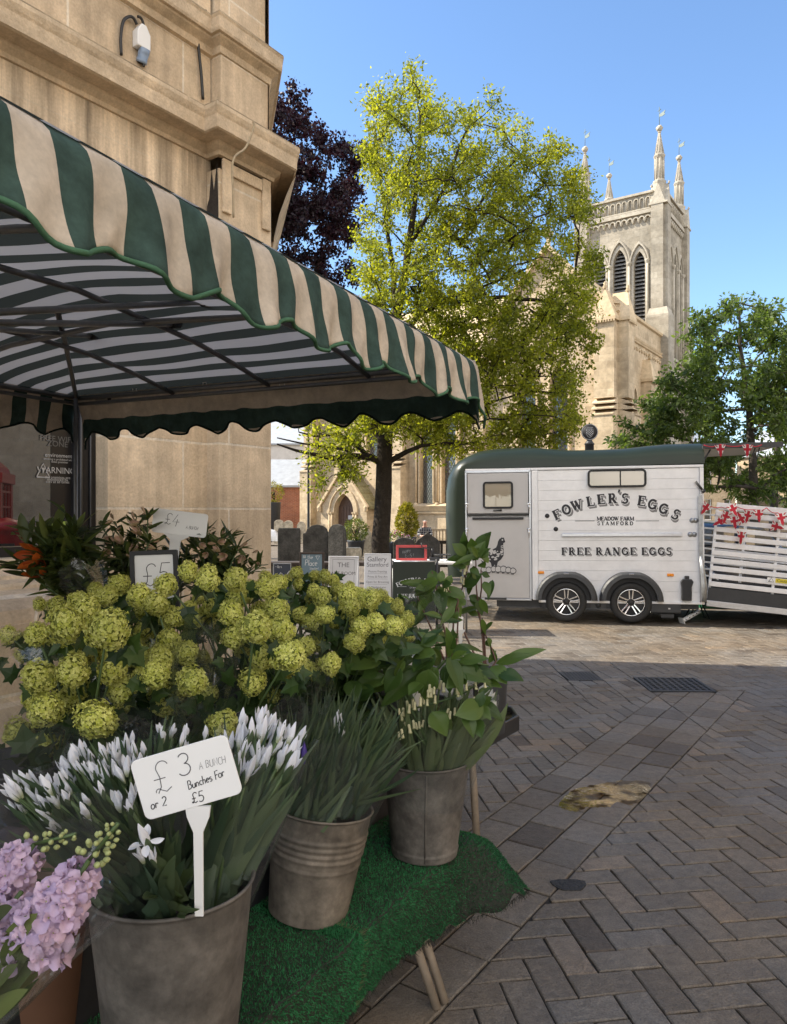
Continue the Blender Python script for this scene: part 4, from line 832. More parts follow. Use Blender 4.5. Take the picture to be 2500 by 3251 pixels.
# raised back door, with its lining seen from below
mb = MB(); zt_ = TL(1280, 172)[1] - .02; mb.box((xe + .54, TW / 2, zt_ - .0), (1.06, TW - .1, .05), Matrix.Rotation(R(-1.5), 4, 'Y')); mb.build('rear_door', M_['tan_panel'], tr, bevel=.01)
mb = MB(); mb.box((xe + .54, .035, zt_ + .005), (1.08, .03, .075)); mb.tube([(xe - .02, .1, zt_ - .28), (xe + .12, .1, zt_ - .04)], .012, 8); mb.tube([(xe + .74, .16, zt_ - .03), (xe + .70, .12, zt_ - .12), (xe + .75, .12, zt_ - .2), (xe + .8, .16, zt_ - .03)], .008, 6); mb.build('rear_door_edge', M_['plastic_dark'], tr)
# ramp down to the paving, with slatted side gates
rs = -math.tan(R(6.0)); rL = 2.1; rp = bpy.data.objects.new('ramp', None); C.objects.link(rp); rp.parent = tr; rp.location = (xe + .03, 0, .30); rp.rotation_euler = (0, R(6.0), 0)
mb = MB(); mb.box((rL / 2, TW / 2, -.02), (rL, TW - .12, .06)); mb.build('ramp_deck', M_['plastic_dark'], rp)
for y in (.03, TW - .03): mb = MB(); mb.box((rL / 2, y, .0), (rL, .05, .085), ch=.006); mb.build('ramp_rail', M_['alu_bright'], rp)
for y in (.05, TW - .06):
    g_ = MB(); g_.box((rL / 2, y + .002, .135), (rL - .02, .012, .19), m=1)
    for k in range(11):
        z = .285 + k * .1135; hh = (.070 if k < 10 else .09) if y < 1 else .03
        g_.box((rL / 2, y, z), (rL - .02, .028, hh), ch=.006)
    for x in (.03, .88, 1.75): g_.box((x, y + .03, .73), (.035, .03, 1.33), ch=.004)
    g_.build('side_gate', [M_['trail_white'], M_['plastic_dark']], rp)
mb = MB(); Mg = Matrix.Translation((.95, .03, .43)) @ UP; mb.prism([(-.17, -.035), (.17, -.035), (.17, .035), (-.17, .035)], .003, Mg); mb.prism([(-.06, -.03), (.165, -.03), (.165, .03), (-.06, .03)], .002, Mg, 1, z0=.0035); put_text(mb, 'Caution', Mg @ Matrix.Translation((.055, -.017, .0062)), .06, m=2); ribbon(mb, [(-.15, -.025), (-.08, -.025), (-.115, .03), (-.15, -.025)], .008, Mg @ Matrix.Translation((0, 0, .004)), 2); mb.build('caution_sign', [M_['white_plastic'], mat('yellow_vinyl', (.70, .58, .03), .5, nz=(9, .05, 2)), M_['ink']], rp)
# ---------------------------------------------------------------- church with pinnacled tower
from mathutils.geometry import tessellate_polygon
CO = Vector((10.06, 34.0, 0))
ch = thing('church', 'sunlit limestone church with a tall square pinnacled bell tower', 'church', CO, ROT)
M_['louvre'] = mat('grey_louvre_slat', (.17, .165, .155), .8, nz=(6, .2, 3)); M_['oak_door'] = mat('brown_oak_door', (.085, .05, .034), .7, nz=((3, .2, 4), (20, .2, 3)))
M_['moss'] = mat('mossy_stone', (.19, .17, .085), .95, nz=((1.5, .4, 5), (8, .3, 4)), bump=(12, .5))
def gothic(cx, z0, w_, zs, k=1.0, n=6):
    l = [(cx - w_ / 2 + w_ * (1 - math.cos(R(60 * i / n))), zs + w_ * math.sin(R(60 * i / n)) * k) for i in range(n + 1)]
    r_ = [(2 * cx - x, z) for x, z in l[:-1]][::-1]
    return [(cx - w_ / 2, z0)] + l + r_ + [(cx + w_ / 2, z0)]
def holed(mb, outer, holes, T, depth=.3, m=0, mr=0):
    """flat wall (u,z) with openings and their reveals; T maps (u, in, z) to 3-D, in = distance behind the face"""
    polys = [[Vector((p[0], p[1], 0)) for p in outer]] + [[Vector((p[0], p[1], 0)) for p in h] for h in holes]
    flat = [p for q in polys for p in q]; tri = tessellate_polygon(polys)
    mb.add([T(p.x, 0, p.y) for p in flat], [tuple(t) for t in tri], m)
    for h in holes:
        n = len(h); mb.add([T(p[0], 0, p[1]) for p in h] + [T(p[0], depth, p[1]) for p in h], [(i, (i + 1) % n, n + (i + 1) % n, n + i) for i in range(n)], mr)
def hood(mb, T, cx, z0, w_, zs, k, t, pr, m=0, legs=True):
    a = gothic(cx, z0, w_, zs, k, 8); b = gothic(cx, z0, w_ + 2 * t, zs, k * (w_ + t * 1.5) / (w_ + 2 * t), 8)
    if not legs: a, b = a[1:-1], b[1:-1]
    rows = [[T(p[0], .0, p[1]), T(p[0], -pr, p[1]), T(p[0] * .4 + q[0] * .6, -pr, p[1] * .4 + q[1] * .6), T(q[0], -pr * .3, q[1]), T(q[0], .02, q[1])] for p, q in zip(a, b)]
    mb.grid(rows, m, False)
FR = lambda y0: (lambda u, d, z: (u, y0 + d, z))             # faces the viewer's left-front
SD = lambda x0: (lambda u, d, z: (x0 - d, u, z))             # faces right
# nave and aisle walls
nw = MB()
wins = [(-10.09, 2.1, .80, 6.6), (-8.72, 2.1, .84, 6.6), (-13.6, 4.6, .8, 7.0), (-12.2, 4.6, .8, 7.0)]
holes = [gothic(c, z0, w_, zs, 1.15) for c, z0, w_, zs in wins]
holed(nw, [(-18.2, 0), (-6.5, 0), (-6.5, 9.4), (-18.2, 9.4)], holes, FR(0), .35)
holed(nw, [(-6.5, 0), (0, 0), (0, 10.6), (-3.25, 14.1), (-6.5, 10.6)], [gothic(-4.3, 4.2, .9, 7.6, 1.2), gothic(-2.7, 4.2, .9, 7.6, 1.2)], FR(-.12), .4)
for x in (-6.5, 0): nw.add([(x, -.12, 0), (x, .3, 0), (x, .3, 10.6), (x, -.12, 10.6)], [(0, 1, 2, 3)])
holed(nw, [(0, 0), (7.6, 0), (7.6, 10.95), (0, 10.95)], [gothic(1.55, 3.6, .62, 6.9, 1.2), gothic(2.4, 3.6, .62, 6.9, 1.2), gothic(5.4, 3.6, .62, 6.9, 1.2), gothic(6.2, 3.6, .62, 6.9, 1.2)], SD(0), .35)
nw.add([(-18.2, 0, 0), (-18.2, 14, 0), (-18.2, 14, 9.4), (-18.2, 0, 9.4)], [(0, 1, 2, 3)]); nw.add([(-18.2, 14, 0), (0, 14, 0), (0, 14, 10.6), (-18.2, 14, 10.6)], [(0, 1, 2, 3)])
nw.build('nave_wall', M_['church'], ch)
def leaded(parent, T, c, z0, w_, zs, d, k=1.15, m='leaded'):
    g = MB(); p = gothic(c, z0, w_, zs, k); g.add([T(a, d, b) for a, b in p], [tuple(range(len(p)))]); g = g.build('window', M_[m], parent)
    l = MB(); top = zs + w_; st = .15
    for s in (-1, 1):
        q = -3.
        while q < top + 2:
            pts = []
            for i in range(30):
                x = -w_ / 2 + w_ * i / 29; z = q + s * x * 1.7
                lim = zs + (w_ * math.sqrt(max(0, 1 - (.5 + abs(x) / w_) ** 2)) * k)
                if z0 < z < lim: pts.append(T(c + x, d - .012, z))
            if len(pts) > 2: l.tube([pts[0], pts[-1]], .011, 4, cap=False)
            q += st * 1.7
    for z in (z0 + 1.3, z0 + 2.6, z0 + 3.9):
        if z < zs: l.tube([T(c - w_ / 2, d - .02, z), T(c + w_ / 2, d - .02, z)], .014, 4)
    l.build('leading', M_['louvre'], g)
for c, z0, w_, zs in wins: leaded(ch, FR(0), c, z0, w_, zs, .3)
for c in (-4.3, -2.7): leaded(ch, FR(-.12), c, 4.2, .9, 7.6, .32, 1.2)
for c in (1.55, 2.4, 5.4, 6.2): leaded(ch, SD(0), c, 3.6, .62, 6.9, .28, 1.2)
tm = MB()
for c, z0, w_, zs in wins: hood(tm, FR(0), c, z0, w_, zs, 1.15, .12, .10)
for c in (-4.3, -2.7): hood(tm, FR(-.12), c, 4.2, .9, 7.6, 1.2, .14, .10)
for c in (1.55, 2.4, 5.4, 6.2): hood(tm, SD(0), c, 3.6, .62, 6.9, 1.2, .11, .10)
for x in (-10.7, -9.4, -8.1): tm.tube([(x, -.10, 2.1), (x, -.10, 6.7)], .065, 8); tm.lathe([(.06, 0), (.1, .05), (.12, .16), (.06, .2)], 8, Matrix.Translation((x, -.10, 6.6))); tm.lathe([(.13, 0), (.13, .1), (.08, .16)], 8, Matrix.Translation((x, -.10, 1.98)))
sweep(tm, [(-18.2, 9), (-18.2, 0), (-6.5, 0)], [(0, 1.55), (.10, 1.56), (.13, 1.64), (.02, 1.72)])
tm.prism([(-11.0, 1.72), (-7.9, 1.72), (-7.9, 2.1), (-11.0, 2.1)], .0, UP) if False else tm.box((-9.4, -.06, 1.9), (2.9, .3, .30), Matrix.Rotation(R(28), 4, 'X'))
sweep(tm, [(-18.2, 9), (-18.2, 0), (-6.5, 0)], [(0, 9.1), (.14, 9.14), (.18, 9.3), (.18, 9.42), (-.1, 9.5)])
for s in (-1, 1):                                           # coping up the gable, and its finial
    Mx = Matrix.Translation((-3.25 + s * 1.66, -.1, 12.42)) @ Matrix.Rotation(s * math.atan2(3.5, 3.25), 4, 'Y'); tm.box((0, 0, 0), (4.95, .5, .16), None); tm.v[-8:] = [tuple(Mx @ Vector(p)) for p in tm.v[-8:]]
tm.box((-3.25, -.1, 14.4), (.14, .2, .7)); tm.lathe([(.02, 0), (.24, .12), (.26, .22), (.08, .36), (.16, .44), (.02, .6)], 8, Matrix.Translation((-3.25, -.1, 14.6)))
sweep(tm, [(0, 0), (0, 7.6)], [(0, 9.85), (.06, 9.9), (.10, 9.99), (.02, 10.05)]); sweep(tm, [(0, 0), (0, 7.6)], [(0, 10.85), (.1, 10.9), (.12, 11.02), (-.3, 11.1)]); sweep(tm, [(0, .0), (0, 7.6)], [(0, 2.9), (.1, 2.92), (.12, 3.0), (0, 3.1)])
for k in range(46): tm.box((.05, .9 + k * .145, 9.80), (.09, .07, .09))
for k in range(17): tm.lathe([(.001, 0), (.12, .01), (.05, .06), (.001, .1)], 5, Matrix.Translation((0, 1.0 + k * .39, 9.5)) @ Matrix.Rotation(R(90), 4, 'Y'))
sweep(tm, [(-6.5, -.12), (0, -.12)], [(0, 3.7), (.08, 3.72), (.1, 3.82), (0, 3.9)]); sweep(tm, [(-6.5, -.12), (0, -.12)], [(0, .0), (.2, .0), (.2, .7), (.0, .85)])
tm.build('stone_trim', M_['church_trim'], ch)
# stepped corner buttresses with gabled caps
def buttress(T, u0, u1, pr, z1, name='buttress', base=.28, zb_=6.0):
    b = MB(); 
    def bx(u0, u1, d0, d1, z0, z1_): b.add([T(u, d, z) for z in (z0, z1_) for (u, d) in ((u0, d0), (u1, d0), (u1, d1), (u0, d1))], [(0, 1, 2, 3), (4, 5, 6, 7), (0, 1, 5, 4), (1, 2, 6, 5), (2, 3, 7, 6), (3, 0, 4, 7)])
    bx(u0, u1, -pr, .05, zb_ + .75, z1); bx(u0 - .06, u1 + .06, -pr - base, .05, 0, zb_)
    uc = (u0 + u1) / 2
    for k, (zz, pp) in enumerate(((zb_, base), (zb_ + .28, base * .62), (zb_ + .54, base * .28))):
        b.add([T(u0 - .05, -pr - pp - .04, zz), T(u1 + .05, -pr - pp - .04, zz), T(u1 + .05, .05, zz + .3), T(u0 - .05, .05, zz + .3), T(u0 - .05, -pr - pp - .04, zz - .06), T(u1 + .05, -pr - pp - .04, zz - .06), T(u1 + .05, .05, zz - .06), T(u0 - .05, .05, zz - .06)], [(0, 1, 2, 3), (4, 5, 1, 0), (5, 6, 2, 1), (7, 4, 0, 3)])
    e = .09; h = (u1 - u0) * 1.45                            # gabled cap
    v = [T(u0 - e, -pr - e, z1), T(u1 + e, -pr - e, z1), T(u1 + e, .3, z1), T(u0 - e, .3, z1), T(u0 - e, -pr - e, z1 + .14), T(u1 + e, -pr - e, z1 + .14), T(u1 + e, .3, z1 + .14), T(u0 - e, .3, z1 + .14), T(uc, -pr - e + .25, z1 + .14 + h), T(uc, .3, z1 + .14 + h)]
    b.add(v, [(0, 1, 2, 3), (0, 1, 5, 4), (1, 2, 6, 5), (3, 0, 4, 7), (4, 5, 8), (5, 6, 9, 8), (7, 4, 8, 9), (6, 7, 9)], 1)
    for k in range(9): 
        p = T(u0 - e + (u1 - u0 + 2 * e) * (k + .5) / 9, -pr - e, z1 - .05); b.box(p, (.06, .06, .1), m=1)
    q = T(uc, -pr - e + .25, z1 + .1 + h); b.lathe([(.05, 0), (.12, .1), (.05, .2), (.09, .26), (.001, .36)], 6, Matrix.Translation(q), 1)
    b.build(name, [M_['church'], M_['church_trim']], ch)
buttress(FR(-.12), -.86, .06, .50, 10.2); buttress(SD(0), -.12, .74, .55, 10.2); buttress(SD(0), 3.6, 4.3, .5, 8.0, zb_=4.5); buttress(FR(0), -7.3, -6.5, .5, 8.0, zb_=4.6); buttress(FR(0), -18.2, -17.5, .5, 7.2, zb_=4.); buttress(FR(0), -12.0, -11.3, .5, 7.6, zb_=4.)
rf = MB(); rf.add([(-3.25, -.1, 14.1), (-3.25, 14, 14.1), (0, 14, 10.6), (0, -.1, 10.6)], [(0, 1, 2, 3)]); rf.add([(-3.25, -.1, 14.1), (-6.5, -.1, 10.6), (-6.5, 14, 10.6), (-3.25, 14, 14.1)], [(0, 1, 2, 3)]); rf.add([(-18.2, -.1, 9.4), (-6.5, -.1, 9.4), (-6.5, 7, 14.5), (-18.2, 7, 14.5)], [(0, 1, 2, 3)])
rf.add([(-18.2, 14, 9.4), (-6.5, 14, 9.4), (-6.5, 7, 14.5), (-18.2, 7, 14.5)], [(0, 1, 2, 3)]); rf.build('roof', M_['church_trim'], ch)
# porch
T = FR(-1.1); pq = MB(); pd = gothic(-14.8, 0, 1.36, 1.7, .82)
holed(pq, [(-16.4, 0), (-13.2, 0), (-13.2, 1.9), (-14.8, 4.0), (-16.4, 1.9)], [pd], T, .5)
for x in (-16.4, -13.2): pq.add([(x, -1.1, 0), (x, 0, 0), (x, 0, 1.9), (x, -1.1, 1.9)], [(0, 1, 2, 3)])
pq.build('porch_wall', M_['church'], ch)
pr_ = MB()
for s in (-1, 1):
    for k in range(6):
        f0, f1 = k / 6, (k + 1) / 6; x0, x1 = -14.8 + s * 1.75 * (1 - f0), -14.8 + s * 1.75 * (1 - f1); z0, z1 = 1.82 + 2.3 * f0, 1.82 + 2.3 * f1
        pr_.add([(x0, -1.12, z0 - .02), (x1, -1.12, z1 - .06), (x1, 0, z1 - .06), (x0, 0, z0 - .02), (x0, -1.12, z0 + .12), (x1, -1.12, z1 + .07), (x1, 0, z1 + .07), (x0, 0, z0 + .12)], [(0, 1, 2, 3), (4, 5, 6, 7), (0, 1, 5, 4), (3, 2, 6, 7), (0, 4, 7, 3), (1, 5, 6, 2)])
pr_.build('porch_roof', M_['moss'], ch)
pt = MB()
for k, (w_, d) in enumerate(((1.36, .36), (1.56, .2), (1.8, .02))): hood(pt, FR(-1.1 + (d if k < 2 else 0)), -14.8, 1.5 if k else 1.5, w_ + .03 * k, 1.7, .84, .10, .08, legs=True)
for s in (-1, 1):
    for q in (.76, .92): pt.tube([(-14.8 + s * q, -1.17, .2), (-14.8 + s * q, -1.17, 1.55)], .055, 8); pt.lathe([(.05, 0), (.1, .06), (.1, .14)], 8, Matrix.Translation((-14.8 + s * q, -1.17, 1.5))); pt.box((-14.8 + s * q, -1.17, .1), (.18, .18, .2))
    Mx = Matrix.Translation((-14.8 + s * .84, -1.17, 3.03)) @ Matrix.Rotation(s * math.atan2(2.2, 1.7), 4, 'Y'); pt.box((0, 0, 0), (2.85, .16, .13)); pt.v[-8:] = [tuple(Mx @ Vector(p)) for p in pt.v[-8:]]
    pt.lathe([(.06, 0), (.14, .08), (.1, .2), (.15, .26), (.02, .36)], 7, Matrix.Translation((-14.8 + s * 1.62, -1.2, 1.65)))
    u0 = -14.8 + s * 2.35; hood(pt, FR(-.3), u0, .3, .5, 1.5, 1.0, .1, .1); Tn = FR(-.32); pt.add([Tn(u0 - .62, 0, 0), Tn(u0 + .62, 0, 0), Tn(u0 + .62, 0, 1.75), Tn(u0, 0, 3.0), Tn(u0 - .62, 0, 1.75)] + [Tn(u0 - .62, .4, 0), Tn(u0 + .62, .4, 0), Tn(u0 + .62, .4, 1.75), Tn(u0, .4, 3.0), Tn(u0 - .62, .4, 1.75)], [(0, 1, 2, 3, 4), (0, 1, 6, 5), (1, 2, 7, 6), (2, 3, 8, 7), (3, 4, 9, 8), (4, 0, 5, 9)])
    for s2 in (-1, 1):
        Mx = Matrix.Translation((u0 + s2 * .31, -.38, 2.42)) @ Matrix.Rotation(s2 * math.atan2(1.25, .62), 4, 'Y'); pt.box((0, 0, 0), (1.5, .14, .1)); pt.v[-8:] = [tuple(Mx @ Vector(p)) for p in pt.v[-8:]]
pt.build('porch_trim', M_['church_trim'], ch)
dr = MB(); p = gothic(-14.8, 0, 1.36, 1.7, .82); dr.add([T(a, .45, b) for a, b in p], [tuple(range(len(p)))])
for k in range(7): dr.box((-14.8 - .6 + k * .2, -.66, 1.0), (.17, .03, 2.0))
dr = dr.build('door', M_['oak_door'], ch); nt_ = MB(); nt_.box((-14.62, -.69, 1.35), (.3, .02, .22)); nt_.build('notice', M_['sign_white'], dr)
# ---- tower
tx0, tx1, ty0, ty1 = -4.6, 0., 7.5, 12.1; tc = (-2.3, 9.8); ZP = 18.85
tw = MB(); bel = [(-2.3, 10.2, .74, 15.1), (-1.22, 10.2, .62, 14.95), (-3.38, 10.2, .62, 14.95)]
holed(tw, [(tx0, 0), (tx1, 0), (tx1, 18.0), (tx0, 18.0)], [gothic(c, z0, w_, zs, 1.45) for c, z0, w_, zs in bel], FR(ty0), .45)
bs = [(9.8 + (c + 2.3), z0, w_, zs) for c, z0, w_, zs in bel]
holed(tw, [(ty0, 0), (ty1, 0), (ty1, 18.0), (ty0, 18.0)], [gothic(c, z0, w_, zs, 1.45) for c, z0, w_, zs in bs], SD(tx1), .45)
tw.add([(tx0, ty0, 0), (tx0, ty1, 0), (tx0, ty1, 18), (tx0, ty0, 18)], [(0, 1, 2, 3)]); tw.add([(tx0, ty1, 0), (tx1, ty1, 0), (tx1, ty1, 18), (tx0, ty1, 18)], [(0, 1, 2, 3)]); tw.add([(tx0, ty0, 18), (tx1, ty0, 18), (tx1, ty1, 18), (tx0, ty1, 18)], [(0, 1, 2, 3)])
for (c, d) in ((((tx0 + tx1) / 2, ty0 + .12, 18.4), (4.5, .25, .86)), (((tx0 + tx1) / 2, ty1 - .12, 18.4), (4.5, .25, .86)), ((tx0 + .12, 9.8, 18.4), (.25, 4.1, .86)), ((tx1 - .12, 9.8, 18.4), (.25, 4.1, .86))): tw.box(c, d)
tw.build('tower', M_['tower'], ch)
def lou(T, c, z0, w_, zs):
    l = MB(); top = zs + w_ * 1.45 * .86; z = z0 + .1
    while z < top - .05:
        x = w_ / 2 if z < zs else max(0, w_ * (math.sqrt(max(0, 1 - ((z - zs) / (w_ * 1.45)) ** 2)) - .5))
        if x > .04: 
            for (da, db, za, zb2) in ((.12, .36, z - .13, z + .03),): l.add([T(c - x, da, za), T(c + x, da, za), T(c + x, db, zb2), T(c - x, db, zb2), T(c - x, da, za + .05), T(c + x, da, za + .05), T(c + x, db, zb2 + .05), T(c - x, db, zb2 + .05)], [(0, 1, 2, 3), (4, 5, 6, 7), (0, 1, 5, 4), (2, 3, 7, 6)])
        z += .21
    p = gothic(c, z0, w_, zs, 1.45); l.add([T(a, .44, b) for a, b in p], [tuple(range(len(p)))], 1); l.build('louvre', [M_['louvre'], M_['black']], ch)
for a in bel: lou(FR(ty0), *a)
for a in bs: lou(SD(tx1), *a)
tt = MB()
for T, set_ in ((FR(ty0), bel), (SD(tx1), bs)):
    for c, z0, w_, zs in set_:
        hood(tt, T, c, z0, w_, zs, 1.45, .17, .07); hood(tt, T, c, zs, w_ + .34, zs, 1.40, .10, .14, legs=False)
    for q in (-.54, .54, -1.52, 1.52):
        c = set_[0][0] + q; p = T(c, -.10, 10.2); p2 = T(c, -.10, 15.0); tt.tube([p, p2], .075, 8); tt.lathe([(.08, 0), (.13, .12), (.14, .2), (.06, .24)], 8, Matrix.Translation(p2))
    u0, u1 = (tx0 + .5, tx1 - .6) if set_ is bel else (ty0 + .5, ty1 - .6); n = 11      # corbel table and blind parapet arcade
    st = (u1 - u0) / n
    for k in range(n):
        uc = u0 + st * (k + .5)
        rows = [[T(uc + a_ * math.cos(R(q)), -.13, 17.42 + a_ * 1.1 * math.sin(R(q))) for a_ in (st * .34, st * .52)] + [T(uc + st * .52 * math.cos(R(q)), .0, 17.42 + st * .57 * math.sin(R(q)))] for q in range(0, 181, 20)]
        tt.grid(rows, 0, False); rows = [[T(uc + st * .34 * math.cos(R(q)), -.13, 17.42 + st * .37 * math.sin(R(q))), T(uc + st * .34 * math.cos(R(q)), .0, 17.42 + st * .37 * math.sin(R(q)))] for q in range(0, 181, 20)]; tt.grid(rows, 0, False)
        p = T(u0 + st * k, -.07, 17.36); tt.lathe([(.001, -.12), (.05, -.06), (.09, .06), (.09, .1)], 6, Matrix.Translation(p))
        for sgn in (0,):
            pts = [T(uc - st * .36, -.05, 18.02)] + [T(uc + st * .36 * math.cos(R(q)), -.05, 18.46 + st * .36 * math.sin(R(q))) for q in range(180, -1, -20)] + [T(uc + st * .36, -.05, 18.02)]
            tt.tube(pts, .035, 5)
    lo, hi = T(u0 - .1, -.02, 17.78), T(u1 + .1, -.02, 17.78)
    p0, p1 = (u0 - .1), (u1 + .1)
    for (z, h, pr2) in ((17.80, .20, .14), (17.97, .07, .09), (18.82, .12, .12)):
        a, b = T(p0, -pr2, z), T(p1, .1, z); c = [(a[i] + b[i]) / 2 for i in range(3)]; d = [abs(a[i] - b[i]) for i in range(3)]; d[2] = h; tt.box(c, d)
    for z, h in ((10.1, .14), (9.2, .2)): 
        a, b = T(p0, -.1, z), T(p1, .1, z); c = [(a[i] + b[i]) / 2 for i in range(3)]; d = [abs(a[i] - b[i]) for i in range(3)]; d[2] = h; tt.box(c, d)
tt.build('tower_trim', M_['tower_trim'], ch)
for (cx, cy, sx, sy) in ((tx1 - .28, ty0 + .28, 1, -1), (tx0 + .28, ty0 + .28, -1, -1), (tx1 - .28, ty1 - .28, 1, 1), (tx0 + .28, ty1 - .28, -1, 1)):
    tb = MB(); cx2, cy2 = cx + sx * .10, cy + sy * .10
    tb.box((cx2, cy2, 6.2), (1.15, 1.15, 11.6)); tb.lathe([(.81, 12.0), (.81, 12.1), (.66, 12.45), (.64, 12.5)], 4, Matrix.Translation((cx2, cy2, 0)) @ Matrix.Rotation(R(45), 4, 'Z'), 1, smooth=False)
    for (dx, dy, wx2, wy2) in ((-sx * .05, 0, .62, .92), (0, -sy * .05, .92, .62)): tb.box((cx2 + dx, cy2 + dy, 15.2), (wx2, wy2, 5.6))
    tb.box((cx2, cy2, 18.05), (.98, .98, .1), m=1)
    for (dx, dy) in ((1, 0), (-1, 0), (0, 1), (0, -1)):      # four gablets
        a = math.atan2(dy, dx); Mx = Matrix.Translation((cx2, cy2, 18.1)) @ Matrix.Rotation(a, 4, 'Z'); tb.add([(.46, -.36, 0), (.46, .36, 0), (.46, 0, 1.05), (0, -.36, 0), (0, .36, 0), (0, 0, 1.05)], [(0, 1, 2), (1, 4, 5, 2), (0, 2, 5, 3)], 1, M=Mx)
        tb.lathe([(.03, 0), (.07, .08), (.03, .16), (.001, .2)], 5, Mx @ Matrix.Translation((.46, 0, 1.0)), 1)
    tb.build('corner_turret', [M_['tower'], M_['tower_trim']], ch)
    pn = MB(); Mx = Matrix.Translation((cx2 - sx * .06, cy2 - sy * .06, 0))
    pn.lathe([(.3, 18.3), (.34, 19.2), (.36, 19.26), (.36, 19.34), (.26, 19.4), (.23, 19.5), (.23, 20.55), (.27, 20.6), (.31, 20.68), (.31, 20.74), (.24, 20.80), (.235, 20.82), (.05, 21.95), (.09, 21.98), (.09, 22.02), (.05, 22.05)], 8, Mx, smooth=False)
    for k in range(8): a = k * math.pi / 4 + math.pi / 8; pn.tube([Mx @ Vector((.24 * math.cos(a), .24 * math.sin(a), 19.45)), Mx @ Vector((.24 * math.cos(a), .24 * math.sin(a), 20.6))], .03, 5); pn.tube([Mx @ Vector((.245 * math.cos(a), .245 * math.sin(a), 20.82)), Mx @ Vector((.05 * math.cos(a), .05 * math.sin(a), 21.95))], .018, 4)
    pn = pn.build('pinnacle', M_['tower_trim'], ch)
    fb = MB(); fb.ball(Mx @ Vector((0, 0, 22.2)), (.17, .17, .17), 10, 7); 
    for k in range(7): a = k * .9; fb.ball(Mx @ Vector((.13 * math.cos(a), .13 * math.sin(a), 22.2 + .07 * math.sin(k * 2.3))), .065, 6, 5)
    fb.build('finial', M_['tower_trim'], pn)
    vn = MB(); vn.tube([Mx @ Vector((0, 0, 22.3)), Mx @ Vector((0, 0, 23.35))], .018, 5); vn.tube([Mx @ Vector((-.1, .07, 23.18)), Mx @ Vector((.1, -.07, 23.18))], .018, 5)
    vd = Vector((.55, -.83, 0)) if False else Vector((.85, -.5, 0)); Mv = frame(Mx @ Vector((0, 0, 22.88)), vd, (0, 0, 1)); vn.prism([(.02, -.06), (.22, -.12), (.42, -.10), (.36, .0), (.46, .1), (.22, .08), (.02, .06)], .025, Mv); vn.build('weathervane', mat('verdigris_vane', (.13, .17, .15), .6, nz=(9, .2, 3)) if 'vane' not in M_ else M_['vane'], pn)
# ---------------------------------------------------------------- buildings and things beyond the square
M_['glass_far'] = glass('far_window', (.03, .035, .04), .25)
def house(name, label, cat, px0, px1, d0, d1, zwall, zroof, mw, mroof, wins=(), ridge=True, depth=8):
    a = at(px0, CY, d0); b = at(px1, CY, d1); a.z = b.z = 0; L = (b - a).length; o = thing(name, label, cat, a, math.atan2(b.y - a.y, b.x - a.x))
    m = MB(); holes = [[(x, z), (x + w_, z), (x + w_, z + h), (x, z + h)] for x, z, w_, h in wins]
    holed(m, [(0, 0), (L, 0), (L, zwall), (0, zwall)], holes, lambda u, d, z: (u, d, z), .18)
    for x in (0, L): m.add([(x, 0, 0), (x, depth, 0), (x, depth, zwall), (x, depth / 2, zroof - .1), (x, 0, zwall)], [(0, 1, 2, 3, 4)])
    m.add([(0, depth, 0), (L, depth, 0), (L, depth, zwall), (0, depth, zwall)], [(0, 1, 2, 3)]); m.build('wall', mw, o)
    r_ = MB(); e = .2
    r_.add([(-e, -e, zwall - .05), (L + e, -e, zwall - .05), (L + e, depth / 2, zroof), (-e, depth / 2, zroof), (-e, depth + e, zwall - .05), (L + e, depth + e, zwall - .05), (-e, -e, zwall + .07), (L + e, -e, zwall + .07), (L + e, depth / 2, zroof + .12), (-e, depth / 2, zroof + .12)], [(0, 1, 2, 3), (2, 5, 4, 3), (6, 7, 8, 9), (0, 1, 7, 6), (8, 5, 4, 9), (1, 2, 8, 7), (3, 0, 6, 9)]); r_.build('roof', mroof, o)
    for (x, z, w_, h) in wins:
        f = MB(); t = .05
        for (c, d) in (((x + t / 2, .12, z + h / 2), (t, .06, h)), ((x + w_ - t / 2, .12, z + h / 2), (t, .06, h)), ((x + w_ / 2, .12, z + t / 2), (w_ - 2 * t, .06, t)), ((x + w_ / 2, .12, z + h - t / 2), (w_ - 2 * t, .06, t)), ((x + w_ / 2, .12, z + h / 2), (w_ - 2 * t, .05, .04))): f.box(c, d)
        f = f.build('window', M_['white_paint'], o); g = MB(); g.add([(x, .15, z), (x + w_, .15, z), (x + w_, .15, z + h), (x, .15, z + h)], [(0, 1, 2, 3)]); g.build('pane', M_['glass_far'], f)
    return o, L
house('brick_outbuilding', 'low red brick building with plain grey slate roof beyond the gravestones', 'building', 600, 978, 46, 46, 3.2, 4.9, M_['brick'], M_['slate'], depth=5)
def wg(L, rows, n, w_, h): return [(L * (i + .5) / n - w_ / 2, z, w_, h) for z in rows for i in range(n)]
house('rendered_house', 'pale rendered house seen through branches above the slate roof', 'house', 560, 990, 62, 62, 7.2, 9.5, M_['render_grey'], M_['slate'], wg(11, (1.2, 4.4), 4, 1.1, 1.6))
house('terraced_house', 'pale stone terraced house far along the street behind the slatted ramp', 'house', 2340, 2620, 66, 60, 6.4, 8.8, M_['church'], M_['slate'], wg(10, (1.0, 3.9), 4, 1.0, 1.7))
house('terraced_house', 'wide pale stone house wall behind the leafy green tree and trailer', 'house', 2080, 2335, 58, 64, 6.0, 8.6, M_['church'], M_['slate'], wg(11, (1.0, 3.8), 4, 1.0, 1.7))
